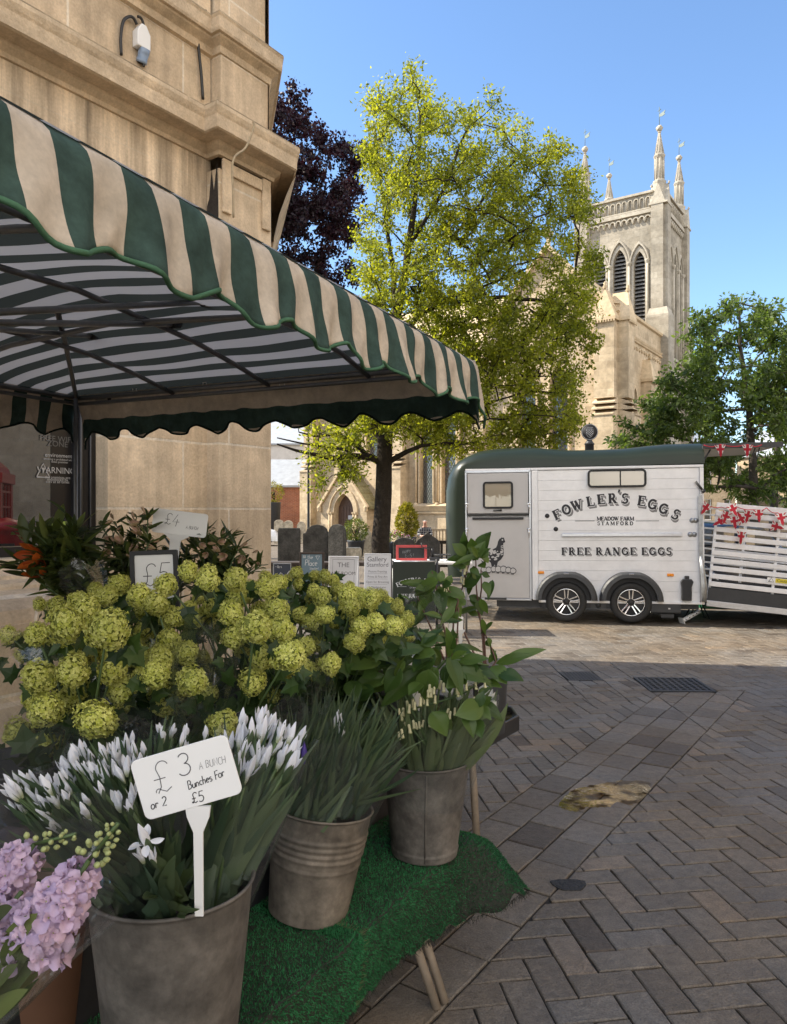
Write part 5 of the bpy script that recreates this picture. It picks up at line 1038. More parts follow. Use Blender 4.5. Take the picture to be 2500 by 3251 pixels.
# the facade across the square, seen in the shop window
fc = thing('stone_facade', 'tall pale stone building across the square, seen mirrored in the shop window', 'building', (8.2, -9, 0), 0)
m = MB(); fw = [[(2 + 4 * k, z), (3.3 + 4 * k, z), (3.3 + 4 * k, z + 2.2), (2 + 4 * k, z + 2.2)] for k in range(4) for z in (1.2, 5, 8.4)]
holed(m, [(0, 0), (18, 0), (18, 12), (0, 12)], fw, lambda u, d, z: (d, u, z), .25); m.add([(0, 0, 0), (7, 0, 0), (7, 0, 12), (0, 0, 12)], [(0, 1, 2, 3)]); m.add([(0, 18, 0), (7, 18, 0), (7, 18, 12), (0, 18, 12)], [(0, 1, 2, 3)]); m.add([(0, 0, 12), (7, 0, 12), (7, 18, 12), (0, 18, 12)], [(0, 1, 2, 3)]); m.build('wall', M_['church'], fc)
for q in fw:
    g = MB(); g.add([(.22, q[0][0], q[0][1]), (.22, q[1][0], q[0][1]), (.22, q[1][0], q[2][1]), (.22, q[0][0], q[2][1])], [(0, 1, 2, 3)]); g.build('window', M_['glass_far'], fc)
m = MB(); sweep(m, [(0, 18), (0, 0)], [(0, 4.0), (.15, 4.05), (.2, 4.25), (0, 4.4)]); sweep(m, [(0, 18), (0, 0)], [(0, 11.6), (.3, 11.7), (.4, 12.), (0, 12.1)]); m.build('cornice', M_['church_trim'], fc)
M_['post_red'] = mat('post_office_red', (.42, .012, .014), .3, nz=(5, .08, 3)); 
kb = thing('phone_box', 'red telephone kiosk mirrored in the shop window', 'phone box', (4.55, 4.10, 0), R(5))
m = MB(); W2 = .45
for sx in (-1, 1):
    for sy in (-1, 1): m.box((sx * (W2 - .06), sy * (W2 - .06), 1.05), (.12, .12, 2.1))
m.box((0, 0, .12), (.92, .92, .24)); m.box((0, 0, 2.17), (.96, .96, .16)); m.lathe([(.60, 2.25), (.56, 2.34), (.40, 2.46), (.2, 2.53), (.001, 2.55)], 4, Matrix.Rotation(R(45), 4, 'Z'), smooth=False); m.build('body', M_['post_red'], kb, bevel=.01)
m = MB()
for sgn in (-1, 1):
    for k in range(3): 
        for axis in (0, 1):
            p = [0, 0]; p[axis] = sgn * (W2 - .03); p[1 - axis] = -.22 + .22 * k; d = [.03, .03]; m.box((p[0], p[1], 1.15), (d[0], d[1], 1.85))
    for k in range(8):
        for axis in (0, 1):
            p = [0, 0]; p[axis] = sgn * (W2 - .03); d = [.03, .03]; d[1 - axis] = .68; m.box((p[0], p[1], .32 + k * .235), (d[0], d[1], .03))
m.build('glazing_bars', M_['post_red'], kb)
m = MB(); m.box((0, 0, 1.15), (.80, .80, 1.8)); m.build('window', M_['glass_far'], kb)
m = MB(); m.box((-W2 - .032, 0, 2.17), (.006, .64, .11)); m.box((0, -W2 - .032, 2.17), (.64, .006, .11)); m = m.build('sign_panel', M_['white_paint'], kb)
q = MB(); put_text(q, 'TELEPHONE', frame((-W2 - .037, 0, 2.145), (0, -1, 0), (0, 0, 1)), .085); q.build('lettering', M_['ink'], m)
pb = thing('post_box', 'round red pillar post box mirrored in the shop window', 'post box', (3.75, 4.62, 0), 0); pb.scale = (1.1, 1.1, 1.13)
m = MB(); m.lathe([(.25, 0), (.25, .14), (.22, .16), (.22, 1.12), (.235, 1.14), (.235, 1.2), (.29, 1.22), (.29, 1.27), (.2, 1.34), (.001, 1.39)], 32); m.build('body', M_['post_red'], pb)
m = MB(); m.box((-.215, .0, 1.04), (.05, .24, .035)); m.build('slot', M_['black'], pb); m = MB(); m.box((-.22, 0, .72), (.02, .13, .12)); m.build('plate', M_['white_plastic'], pb)
# churchyard: gravestones
def lichen(n, c, s=1): return mat(n, c, .95, nz=((2.5 * s, .4, 5), (11 * s, .35, 5), (60, .15, 3)), bump=(25, .5), spec=.1)
M_['grave_dark'] = lichen('dark_lichened_stone', (.075, .07, .062)); M_['grave_pale'] = lichen('pale_gravestone', (.40, .34, .25))
def grave(px0, px1, pt, d, style, label, m_='grave_dark', yaw=0, th=.13, lean=0):
    a, b = at(px0, CY, d), at(px1, CY, d); w_ = b.x - a.x; h = at(0, pt, d).z
    o = []
    if style == 'round': o = [(-w_ / 2, 0), (w_ / 2, 0), (w_ / 2, h * .86)] + [(w_ / 2 * math.cos(q), h * .86 + h * .14 * math.sin(q)) for q in np.linspace(.3, math.pi - .3, 9)] + [(-w_ / 2, h * .86)]
    elif style == 'shoulder': o = [(-w_ / 2, 0), (w_ / 2, 0), (w_ / 2, h * .84), (w_ * .40, h * .86), (w_ * .36, h * .92), (w_ * .2, h * .98), (0, h), (-w_ * .2, h * .98), (-w_ * .36, h * .92), (-w_ * .40, h * .86), (-w_ / 2, h * .84)]
    elif style == 'point': o = [(-w_ / 2, 0), (w_ / 2, 0), (w_ / 2, h * .80), (w_ * .42, h * .86), (w_ * .18, h * .93), (0, h), (-w_ * .18, h * .93), (-w_ * .42, h * .86), (-w_ / 2, h * .80)]
    else: o = [(-w_ / 2, 0), (w_ / 2, 0), (w_ / 2, h * .95), (w_ * .46, h), (-w_ * .46, h), (-w_ / 2, h * .95)]
    m = MB(); m.prism(o, th, UP); ob = m.build('gravestone', M_[m_], bevel=.012); ob.location = ((a.x + b.x) / 2, d, 0); ob.rotation_euler = (R(lean), 0, R(yaw)); tag(ob, label, 'gravestone', 'gravestones in the churchyard'); return ob
grave(884, 955, 1676, 18, 'flat', 'dark squarish gravestone nearest the stone corner building', yaw=4)
grave(964, 1052, 1665, 18, 'shoulder', 'broad dark gravestone with rounded shoulders beside the dappled one', yaw=2)
grave(1050, 1104, 1664, 17.7, 'round', 'dappled dark gravestone turned sideways next to the oak trunk', yaw=-24, th=.16)
grave(1140, 1180, 1678, 29, 'shoulder', 'sunlit pale gravestone just left of the oak trunk', 'grave_pale')
grave(1222, 1240, 1690, 29, 'round', 'thin pale gravestone just right of the oak trunk', 'grave_pale', yaw=20)
grave(1249, 1318, 1706, 16.5, 'round', 'low dark round-topped gravestone behind the red chalkboard')
grave(1320, 1397, 1688, 16.5, 'point', 'dark gravestone with pointed top in front of the seated man')
grave(872, 902, 1650, 40, 'round', 'small pale rounded gravestone against the red brick wall', 'grave_pale'); grave(903, 932, 1652, 40, 'round', 'small pale leaning gravestone against the red brick wall', 'grave_pale', lean=4); grave(944, 972, 1655, 40, 'shoulder', 'small pale gravestone beside the black lamp post', 'grave_pale')
ob = MB(); ob.prism([(-.36, 0), (.36, 0), (.36, .34), (.3, .42), (-.3, .42), (-.36, .34)], .5, UP); ob = ob.build('tomb_slab', M_['grave_pale'], bevel=.02); ob.location = at(1117, CY, 26.5) * 1; ob.location.z = 0; tag(ob, 'low pale stone tomb block under the round clipped bush', 'tomb')
# thin black lamp post
p = at(980, CY, 26); lp = thing('lamp_post', 'thin black iron lamp post beside the red brick building', 'lamp post', (p.x, p.y, 0))
m = MB(); m.lathe([(.09, 0), (.09, .5), (.06, .6), (.045, .7), (.035, 4.3), (.05, 4.35), (.03, 4.4)], 10); m.build('pole', M_['iron'], lp); m = MB(); m.lathe([(.04, 4.4), (.12, 4.5), (.17, 4.85), (.19, 4.88), (.1, 5.0), (.02, 5.12)], 6, smooth=False); m.build('lantern', M_['glass_far'], lp)
# round crest sign on an ornate post behind the trailer
p = at(1872, CY, 15.5); sg = thing('crest_sign', 'round black finger post sign with a white crest above the trailer roof', 'sign', (p.x, p.y, 0), R(-8))
zc_ = at(0, 1372, 15.5).z
m = MB(); m.lathe([(.10, 0), (.10, .6), (.06, .8), (.055, 2.6), (.09, 2.65), (.09, zc_ - .26), (.11, zc_ - .25), (.07, zc_ - .2), (.05, zc_ - .16)], 14); m.build('post', M_['iron'], sg)
m = MB(); Mx = Matrix.Translation((0, -.03, zc_)) @ UP; m.lathe([(.001, -.02), (.165, -.02), (.168, .0), (.165, .02), (.001, .02)], 36, Mx); d_ = m.build('disc', M_['black'], sg)
m = MB(); m.lathe([(.150, .0), (.150, .025), (.160, .025), (.160, 0)], 36, Mx, smooth=False); Mq = Mx @ Matrix.Translation((0, 0, .0225))
for j in range(6):
    for i in range(6):
        if (i + j) % 2 == 0 and abs(i - 2.5) < 3.1 - max(0, j - 2.5) * .75: x, y = (i - 3) * .022, .022 - j * .022; m.add([(x, y, 0), (x + .02, y, 0), (x + .02, y + .02, 0), (x, y + .02, 0)], [(0, 1, 2, 3)], M=Mq)
ribbon(m, [(-.07, .05), (-.07, -.03), (-.04, -.09), (0, -.12), (.04, -.09), (.07, -.03), (.07, .05), (-.07, .05)], .007, Mq); 
for k in range(3): ribbon(m, [(-.055 + k * .04, .062), (-.045 + k * .04, .09), (-.03 + k * .04, .075), (-.02 + k * .04, .092)], .01, Mq)
m.build('crest', M_['sign_white'], d_)
# the dark car parked behind the ramp, and a pale one far off
def car(name, label, x, y, rz, mbody, vintage=True, s=1.0):
    o = thing(name, label, 'car', (x, y, 0), rz); o.scale = (s, s, s); L = 3.9; Wd = 1.6
    prof = [(0, .42), (.05, .75), (.25, .95), (.55, 1.02), (.85, 1.36), (1.2, 1.47), (1.9, 1.47), (2.25, 1.38), (2.55, 1.03), (3.2, .98), (3.62, .88), (3.8, .68), (3.85, .42)]
    m = MB(); rows = []
    for (x_, z_) in prof:
        r_ = []
        for k in range(13):
            a = math.pi * k / 12; yy = math.cos(a); sq = abs(yy) ** .5 * (1 if yy > 0 else -1); tap = .92 if z_ < 1.1 else .80
            r_.append((x_, sq * Wd / 2 * (tap if a not in (0, math.pi) else .98) * (1 - .12 * (abs(x_ - 1.9) / 1.95) ** 3), .28 + (z_ - .28) * (math.sin(a) ** .5)))
        rows.append(r_)
    m.grid(rows); m.add(rows[0], [tuple(range(13))]); m.add(rows[-1], [tuple(range(13))[::-1]]); m.build('body', mbody, o)
    for sgn in (-1, 1):
        for wx_ in (.75, 3.05):
            f = MB(); P = []
            for k in range(13):
                a = math.pi * k / 12; P.append([(wx_ - r_ * math.cos(a) * 1.15, sgn * yy, .30 + r_ * math.sin(a)) for r_, yy in ((.47, Wd / 2 - .25), (.50, Wd / 2 - .02), (.46, Wd / 2 + .06), (.34, Wd / 2 + .05))])
            f.grid(P); f.build('wing', mbody, o)
            wl = bpy.data.objects.new('wheel', None); C.objects.link(wl); wl.parent = o; wl.location = (wx_, sgn * (Wd / 2 - .08), .3); wl.rotation_euler = (R(90 * sgn), 0, 0)
            t = MB(); t.lathe([(.19, -.09), (.27, -.09), (.3, -.06), (.3, .06), (.27, .09), (.19, .09)], 28); t.build('tyre', M_['rubber'], wl)
            t = MB(); t.lathe([(.2, -.02), (.2, .075), (.17, .07), (.13, .03), (.06, .06), (.001, .07)], 28); t.build('rim', M_['chrome'], wl)
            for sp_ in ():
                pass
        hl = MB(); hl.lathe([(.09, 0), (.085, .03), (.05, .05), (.001, .055)], 16, Matrix.Translation((3.68, sgn * .55, .78)) @ Matrix.Rotation(R(90), 4, 'Y')); hl.build('headlight', M_['chrome'], o)
        for (q) in ([(.95, 1.06), (1.1, 1.36), (1.6, 1.40), (1.6, 1.06)], [(1.68, 1.06), (1.68, 1.40), (2.12, 1.36), (2.38, 1.06)]):
            wn = MB(); wn.prism(q, .012, Matrix.Translation((0, sgn * (Wd / 2 * .80 + .02) + (.006 if sgn > 0 else .006), 0)) @ UP); wn.build('window', M_['glass_far'], o)
    gr_ = MB()
    for k in range(9): gr_.box((3.84, -.24 + k * .06, .62), (.03, .025, .36))
    gr_.box((3.83, 0, .82), (.05, .6, .04)); gr_.build('grille', M_['chrome'], o); b_ = MB(); b_.tube([(3.86, -.75, .4), (3.96, -.5, .4), (3.98, 0, .4), (3.96, .5, .4), (3.86, .75, .4)], .045, 8); b_.build('bumper', M_['chrome'], o); return o
M_['car_dark'] = mat('dark_blue_car_paint', (.006, .012, .025), .18, nz=(3, .05, 2), coat=.8)
car('vintage_car', 'dark blue black rounded old fashioned car seen through the ramp slats', 4.5, 14.2, R(-2), M_['car_dark'])
car('parked_car', 'small white car far off beside the red brick building', at(880, CY, 37).x, 37.5, R(185), M_['white_paint'], s=.8)
# a green crate and the prop stand by the ramp
p = at(2265, CY, 13.1); cr = thing('green_crate', 'green plastic crate on the paving behind the ramp', 'crate', (p.x, p.y, 0))
m = MB()
for (c, d) in (((0, 0, .02), (.56, .4, .03)), ((-.27, 0, .17), (.025, .4, .3)), ((.27, 0, .17), (.025, .4, .3)), ((0, -.19, .17), (.515, .025, .3)), ((0, .19, .17), (.515, .025, .3))): m.box(c, d)
m.build('shell', mat('green_plastic', (.01, .13, .055), .4, nz=(5, .1, 2)), cr, bevel=.006); m = MB(); m.box((0, -.205, .28), (.6, .03, .04)); m.box((0, .205, .28), (.6, .03, .04)); m.build('rim', M_['black'], cr)
p = atz(2212, 1962, .02); js = thing('prop_stand', 'black trestle prop stand under the rear corner of the trailer', 'stand', (p.x + .05, p.y + .1, 0))
m = MB(); m.box((0, 0, .30), (.2, .12, .025)); m.build('top_plate', M_['steel'], js); m = MB()
for sx in (-1, 1):
    for sy in (-1, 1): m.tube([(sx * .03, sy * .03, .29), (sx * .15, sy * .1, .01)], .011, 6); m.box((sx * .15, sy * .1, .005), (.05, .04, .01))
m.tube([(-.08, -.06, .13), (.08, -.06, .13)], .008, 6); m.build('leg', M_['iron'], js); m = MB(); m.tube([(0, 0, .08), (0, 0, .29)], .02, 8); m.build('screw', M_['steel'], js)
a = atz(2165, 1972, .035); b = a + Vector((.30, .1, .13)); tb = thing('perforated_tube', 'white perforated metal tube lying against the black prop stand', 'tube', a)
m = MB(); d_ = b - a; m.tube([(0, 0, 0), tuple(d_)], .032, 12); m.build('tube', M_['white_paint'], tb); m = MB(); q = d_.normalized(); Mq = q.to_track_quat('Z', 'Y').to_matrix().to_4x4(); m.box((0, 0, 0), (.11, .11, .012), Mq); m.build('foot', M_['white_paint'], tb)
for k in range(4): c = d_ * (.2 + k * .2) + Vector((0, -.031, .0)); m = MB(); m.ball(c, .010, 8, 5); m.build('hole', M_['black'], tb)
# union flag bunting on the raised door and along the ramp
M_['flag_red'] = mat('flag_red', (.45, .02, .04), .8, nz=(20, .08, 3), trans=(.3, (1, .8, .8))); M_['flag_white'] = mat('flag_white', (.72, .71, .69), .8, nz=(20, .05, 3), trans=(.3, (1, 1, 1))); M_['flag_blue'] = mat('flag_blue', (.03, .03, .10), .8, nz=(20, .1, 3), trans=(.2, (.8, .8, 1)))
def pennant(parent, M, w_=.155, h=.185):
    tri = [(-w_ / 2, 0), (0, -h), (w_ / 2, 0)]
    def inside(poly):
        P = [Vector(p) for p in poly]
        for a, b in ((0, 1), (1, 2), (2, 0)):
            A_, B_ = Vector(tri[a]), Vector(tri[b]); n = Vector(((B_ - A_).y, -(B_ - A_).x)); P = clip(P, n, n.dot(A_))
            if len(P) < 3: return None
        return P
    def bar(a, b, wd): a, b = Vector(a), Vector(b); n = (b - a).normalized(); n = Vector((-n.y, n.x)) * wd / 2; return [a + n, a - n, b - n, b + n]
    cx, cy = 0, -h * .36; m = MB()
    lay = [(tri, 2)] + [(bar((cx - .2, cy + s * .2), (cx + .2, cy - s * .2), .042), 1) for s in (-1, 1)] + [(bar((cx - .2, cy + s * .2), (cx + .2, cy - s * .2), .014), 0) for s in (-1, 1)] + [(bar((cx, .1), (cx, -.4), .072), 1), (bar((cx - .3, cy), (cx + .3, cy), .066), 1), (bar((cx, .1), (cx, -.4), .042), 0), (bar((cx - .3, cy), (cx + .3, cy), .038), 0)]
    for side in (1, -1):
        for k, (q, c) in enumerate(lay):
            P = inside(q)
            if not P: continue
            m.add([(p[0], p[1], side * (.0005 + k * .00035)) for p in P], [tuple(range(len(P)))], c, M=M)
    return m.build('flag', [M_['flag_red'], M_['flag_white'], M_['flag_blue']], parent, world=True)
def bunting(label, pts, flags):
    o = thing('bunting', label, 'bunting', pts[0], 0, 'union flag bunting on the trailer'); m = MB()
    for p, q in zip(pts, pts[1:]): m.tube([p.lerp(q, k / 6) + Vector((0, 0, -.03 * math.sin(math.pi * k / 6))) for k in range(7)], .006, 5)
    m.build('cord', M_['flag_red'], o, world=True)
    for p, roll, yaw in flags: pennant(o, Matrix.Translation(p) @ Matrix.Rotation(R(yaw), 4, 'Z') @ UP @ Matrix.Rotation(R(roll), 4, 'Z'))
TW_ = lambda px, py, dy=-.06: onplane(px, py, T0 + TN * (-dy), TN)
bunting('two union flag pennants hanging from the raised trailer back door', [TW_(2235, 1413), TW_(2287, 1411), TW_(2374, 1411), TW_(2420, 1412)], [(TW_(2287, 1412, -.075), 3, -11), (TW_(2374, 1412, -.075), -2, -11)])
bunting('tangled string of union flag pennants along the top ramp slats', [TW_(2237, 1598), TW_(2292, 1610), TW_(2325, 1602), TW_(2400, 1618), TW_(2434, 1612), TW_(2470, 1628), TW_(2520, 1640)], [(TW_(px, py, -.085 - .004 * (k % 3)), a, -11 + y_) for k, (px, py, a, y_) in enumerate(((2250, 1600, -35, 10), (2322, 1603, 25, -14), (2310, 1625, -20, 12), (2378, 1622, -14, 15), (2409, 1618, 3, -8), (2362, 1660, -150, 8), (2355, 1688, -6, 20), (2478, 1630, 12, -14), (2450, 1668, 75, 10), (2330, 1640, 8, -5), (2300, 1648, -60, 6)))])
# ---------------------------------------------------------------- trees
def leafmat(name, c1, c2, tr, tcol, rough=.5):
    return mat(name, c1, rough, var=1, col2=c2, spec=.35, trans=(tr, tcol))
M_['oak_leaf'] = leafmat('oak_leaf', (.11, .135, .014), (.31, .32, .036), .58, (1.8, 1.75, .7))
M_['beech_leaf'] = leafmat('copper_beech_leaf', (.012, .006, .009), (.035, .012, .018), .3, (1.6, .7, .9))
M_['cherry_leaf'] = leafmat('dark_green_leaf', (.045, .075, .022), (.14, .185, .05), .48, (1.7, 1.8, .7))
M_['gold_leaf'] = leafmat('golden_leaf', (.16, .16, .02), (.32, .28, .03), .4, (1.5, 1.4, .7))
M_['bush_leaf'] = leafmat('bush_leaf', (.07, .10, .02), (.18, .20, .04), .35, (1.5, 1.5, .7))
def bark(n, c): return mat(n, c, .95, nz=((6, .3, 5), (30, .3, 4)), bump=(22, .9), spec=.1)
M_['bark_dark'] = bark('dark_bark', (.035, .028, .022)); M_['bark_grey'] = bark('grey_bark', (.07, .06, .05))
def leaf_quads(cent, axis, size, rs, wid=.5, fold=.25):
    """two-facet leaves: base, side, tip, side"""
    n = len(cent); ax = axis / np.linalg.norm(axis, axis=1, keepdims=True)
    r_ = rs.normal(size=(n, 3)); side = np.cross(ax, r_); side /= np.linalg.norm(side, axis=1, keepdims=True) + 1e-9
    up = np.cross(side, ax); L = size[:, None]
    mid = cent + ax * L * .48
    V = np.stack([cent, mid + side * L * wid * .5 + up * L * fold * .3, cent + ax * L, mid - side * L * wid * .5 + up * L * fold * .3], 1).reshape(-1, 3)
    return V, np.arange(n * 4).reshape(n, 4)
def inpoly(x, y, poly):
    c = False
    for i in range(len(poly)):
        (x0, y0), (x1, y1) = poly[i - 1], poly[i]
        if (y0 > y) != (y1 > y) and x < (x1 - x0) * (y - y0) / (y1 - y0) + x0: c = not c
    return c
def tree(name, label, d, trunk, poly, nclump, per, lsize, lm, bm, seed, spread=2.2, cr=.5, limbs=(), droop=.35, group='trees round the churchyard', up=.0, wid=.5, rmax=.2, yback=0, rtw=.0042, spray=(), dense=None, nd=0):
    """trunk and limbs as (px, py, depth, radius); crown grown inside the outline poly seen at distance d"""
    rs = np.random.RandomState(seed); rr = random.Random(seed)
    b = at(trunk[0][0], CY, trunk[0][2]); root = thing(name, label, 'tree', (b.x, b.y, 0), 0, group)
    nodes = []; par = []; fixed = []
    def addnode(p, q, r_=0): nodes.append(Vector(p)); par.append(q); fixed.append(r_); return len(nodes) - 1
    def addline(L, start):
        last = start
        for i, (px, py, dd, r_) in enumerate(L):
            p = at(px, py, dd)
            if i == 0 and start < 0: p.z = 0
            if last >= 0:
                a = nodes[last]; k = max(1, int((p - a).length / .45))
                for j in range(1, k): last = addnode(a.lerp(p, j / k) + Vector((rr.gauss(0, .02), rr.gauss(0, .02), 0)), last, fixed[last] + (r_ - fixed[last]) * .4)
            last = addnode(p, last, r_)
        return last
    addline(trunk, -1)
    for L in limbs:
        p = at(*L[0][:3]); s_ = min(range(len(nodes)), key=lambda i: (nodes[i] - p).length); addline(L, s_)
    xs = [p[0] for p in poly]; ys = [p[1] for p in poly]; cl = []; t = 0
    ycen, xcen = (min(ys) + max(ys)) / 2, (min(xs) + max(xs)) / 2; hw, hh = (max(xs) - min(xs)) / 2, (max(ys) - min(ys)) / 2
    while len(cl) < nclump and t < 9999:
        t += 1; x, y = rr.uniform(min(xs), max(xs)), rr.uniform(min(ys), max(ys))
        if not inpoly(x, y, poly): continue
        e = 1 - min(1, ((x - xcen) / hw) ** 2 * .8 + ((y - ycen) / hh) ** 2 * .6); dd = d + yback + rr.uniform(-1, 1) * spread * math.sqrt(max(.06, e))
        p = at(x, y, dd)
        if any((p - q).length < cr * .55 for q in cl): continue
        cl.append(p)
    t = 0; tgt = len(cl) + nd
    while dense and len(cl) < tgt and t < 9999:
        t += 1; x, y = rr.uniform(min(p[0] for p in dense), max(p[0] for p in dense)), rr.uniform(min(p[1] for p in dense), max(p[1] for p in dense))
        if inpoly(x, y, dense): cl.append(at(x, y, d + yback + rr.uniform(-1, 1) * spread * .8))
    for (x, y) in spray: cl.append(at(x, y, d))
    tops = Vector(nodes[0])
    order = sorted(cl, key=lambda p: min((p - n).length for n in nodes)); tips = []
    for p in order:
        best, bi = 1e9, 0
        for i, n in enumerate(nodes):
            v = p - n; c = v.length + max(0, -v.z) * .9 + (.0 if n.z > 1.8 else 9)
            if c < best: best, bi = c, i
        a = nodes[bi]; k = max(2, int((p - a).length / .35)); last = bi; mid = a.lerp(p, .5) + Vector((rr.gauss(0, .12), rr.gauss(0, .12), (p - a).length * rr.uniform(.02, .16)))
        for j in range(1, k + 1):
            f = j / k; q = a.lerp(mid, f).lerp(mid.lerp(p, f), f) + Vector((rr.gauss(0, .025), rr.gauss(0, .025), rr.gauss(0, .02))); last = addnode(q, last)
        tips.append(last)
    cnt = [0.] * len(nodes)
    for i in tips: cnt[i] += 1
    for i in range(len(nodes) - 1, 0, -1):
        if par[i] >= 0: cnt[par[i]] += cnt[i]
    rad = [max(fixed[i], min(rmax, .0085 * math.sqrt(max(cnt[i], .6)) * 1.15)) if fixed[i] == 0 else fixed[i] for i in range(len(nodes))]
    mb = MB(); kids = {}
    for i, q in enumerate(par):
        if q >= 0: kids.setdefault(q, []).append(i)
    done = set()
    def chain(i, start):
        L = [start, i]
        while i in kids:
            n = max(kids[i], key=lambda c: rad[c] + cnt[c] * 1e-5); L.append(n); done.add(n); i = n
        return L
    done.add(0); L0 = chain(0, 0)[1:]; todo = [L0] if len(L0) > 1 else []
    for i in range(len(nodes)):
        for c in kids.get(i, []):
            if c not in done: done.add(c); todo.append(chain(c, i))
    first = todo[0]
    tk = MB(); pts = [nodes[i] for i in first]; rr_ = [rad[i] for i in first]; tk.tube(pts, rr_, 14)
    for L in todo[1:]:
        r0 = [min(rad[i], rad[L[1]] * 1.15) for i in L]; tk.tube([nodes[i] for i in L], r0, 8 if r0[0] > .04 else 5, cap=False)
    V = []; A = []; S = []; var = []
    for ti in tips:                                          # twigs and leaves round each tip
        p = np.array(nodes[ti]); q = nodes[par[ti]]; dr = np.array((nodes[ti] - q).normalized())
        tone = rs.uniform(.1, .75); nt = rs.randint(5, 8)
        for k in range(nt):
            dv = dr * .7 + rs.normal(size=3) * .75 + np.array([0, 0, up]); dv /= np.linalg.norm(dv); ln = cr * rs.uniform(.6, 1.25); e = p + dv * ln
            tk.tube([tuple(p), tuple(p + dv * ln * .5 + rs.normal(size=3) * .02), tuple(e)], [rtw * 1.4, rtw, rtw * .6], 3, cap=False, smooth=False)
            m_ = max(3, int(per / nt)); f = rs.uniform(.15, 1.06, m_)
            c = p + dv * ln * f[:, None] + rs.normal(size=(m_, 3)) * cr * .15
            a = rs.normal(size=(m_, 3)) * .8 + dv * .5 - np.array([0, 0, droop]); V.append(c); A.append(a); S.append(lsize * rs.uniform(.6, 1.25, m_)); var.append(np.clip(tone + rs.normal(size=m_) * .28, 0, 1))
    tk.build('trunk', bm, root, world=True)
    V = np.concatenate(V); A = np.concatenate(A); S = np.concatenate(S); var = np.concatenate(var)
    q, f = leaf_quads(V, A, S, rs, wid); q = q - np.array([b.x, b.y, 0]); mesh_np('crown', q, f, lm, root, var); return root
oakp = [(1172, 430), (1178, 345), (1210, 330), (1250, 270), (1300, 270), (1335, 225), (1365, 300), (1420, 290), (1450, 285), (1500, 330), (1570, 320), (1640, 420), (1720, 430), (1790, 430), (1795, 560), (1850, 610), (1865, 760), (1905, 850), (1870, 960), (1880, 1060), (1865, 1180), (1840, 1260), (1780, 1400), (1600, 1430), (1470, 1420), (1360, 1450), (1240, 1370), (1140, 1340), (1000, 1330), (870, 1340), (880, 1230), (1000, 1180), (1155, 1000), (1175, 760), (1185, 600)]
low = [(1180, 1420, 19, .05)]
tree('oak_tree', 'tall fresh yellow green oak between the canopy and the church tower', 19,
     [(1208, 1830, 19, .27), (1209, 1770, 19, .235), (1214, 1650, 19, .215), (1220, 1480, 19, .20), (1226, 1340, 19, .185), (1240, 1200, 19, .165), (1250, 1040, 19.1, .13), (1290, 860, 19, .10), (1310, 700, 19, .075), (1330, 520, 19, .05), (1335, 360, 19, .028)], oakp, 430, 215, .098, M_['oak_leaf'], M_['bark_dark'], 5, 2.4, .50, dense=[(1180, 900), (1500, 800), (1780, 860), (1870, 1000), (1860, 1200), (1780, 1400), (1500, 1440), (1250, 1440), (1160, 1470), (1110, 1590), (1010, 1570), (960, 1480), (868, 1490), (862, 1350), (1180, 1330)], nd=125,
     limbs=[[(1212, 1470, 19, .10), (1180, 1452, 18.9, .095), (1110, 1447, 18.8, .075), (1060, 1455, 18.7, .07), (1010, 1445, 18.6, .055), (940, 1430, 18.5, .035), (880, 1410, 18.4, .02)], [(1165, 1445, 18.9, .07), (1120, 1400, 19, .055), (1075, 1378, 19.1, .045), (1000, 1385, 19.2, .03), (950, 1372, 19.2, .018)], [(1100, 1428, 18.9, .04), (1030, 1418, 18.9, .035), (960, 1408, 18.8, .025), (880, 1390, 18.6, .015)],
            [(1215, 1395, 19, .09), (1180, 1360, 19.1, .07), (1140, 1325, 19.2, .055), (1080, 1310, 19.2, .035), (1000, 1320, 19.2, .02)], [(1228, 1470, 19, .08), (1290, 1435, 18.8, .06), (1340, 1415, 18.7, .045), (1420, 1405, 18.6, .03), (1500, 1410, 18.6, .02)], [(1235, 1345, 19, .09), (1300, 1335, 18.9, .06), (1400, 1325, 18.7, .045), (1520, 1290, 18.5, .03), (1650, 1250, 18.4, .02)],
            [(1245, 1100, 19, .09), (1330, 1000, 18.7, .07), (1440, 940, 18.5, .05), (1560, 900, 18.3, .03), (1700, 840, 18.2, .02)], [(1240, 1180, 19, .09), (1370, 1080, 19.4, .07), (1520, 1030, 19.7, .045), (1680, 980, 20, .025)], [(1260, 980, 19, .08), (1240, 800, 19.4, .06), (1215, 620, 19.6, .04), (1195, 450, 19.7, .02)], [(1300, 780, 19, .06), (1400, 620, 18.8, .045), (1460, 460, 18.7, .03), (1500, 380, 18.6, .018)], [(1290, 860, 19, .06), (1430, 760, 19.3, .045), (1560, 600, 19.5, .03), (1650, 480, 19.6, .018)]], up=.2)
beechp = [(700, 300), (840, 230), (875, 250), (905, 285), (960, 300), (1000, 310), (955, 350), (1005, 395), (1010, 440), (1100, 450), (1150, 470), (1190, 475), (1170, 520), (1110, 560), (1150, 590), (1100, 640), (1130, 700), (1110, 780), (1120, 880), (1060, 910), (850, 920), (650, 900), (560, 600)]
tree('copper_beech', 'dark purple copper beech rising behind the corner building', 27, [(790, 1790, 27, .35), (795, 1400, 27, .28), (815, 1000, 27, .22), (850, 700, 27, .14), (870, 420, 27, .06)], beechp, 150, 380, .15, M_['beech_leaf'], M_['bark_dark'], 8, 2.6, .68, droop=.5, wid=.62)
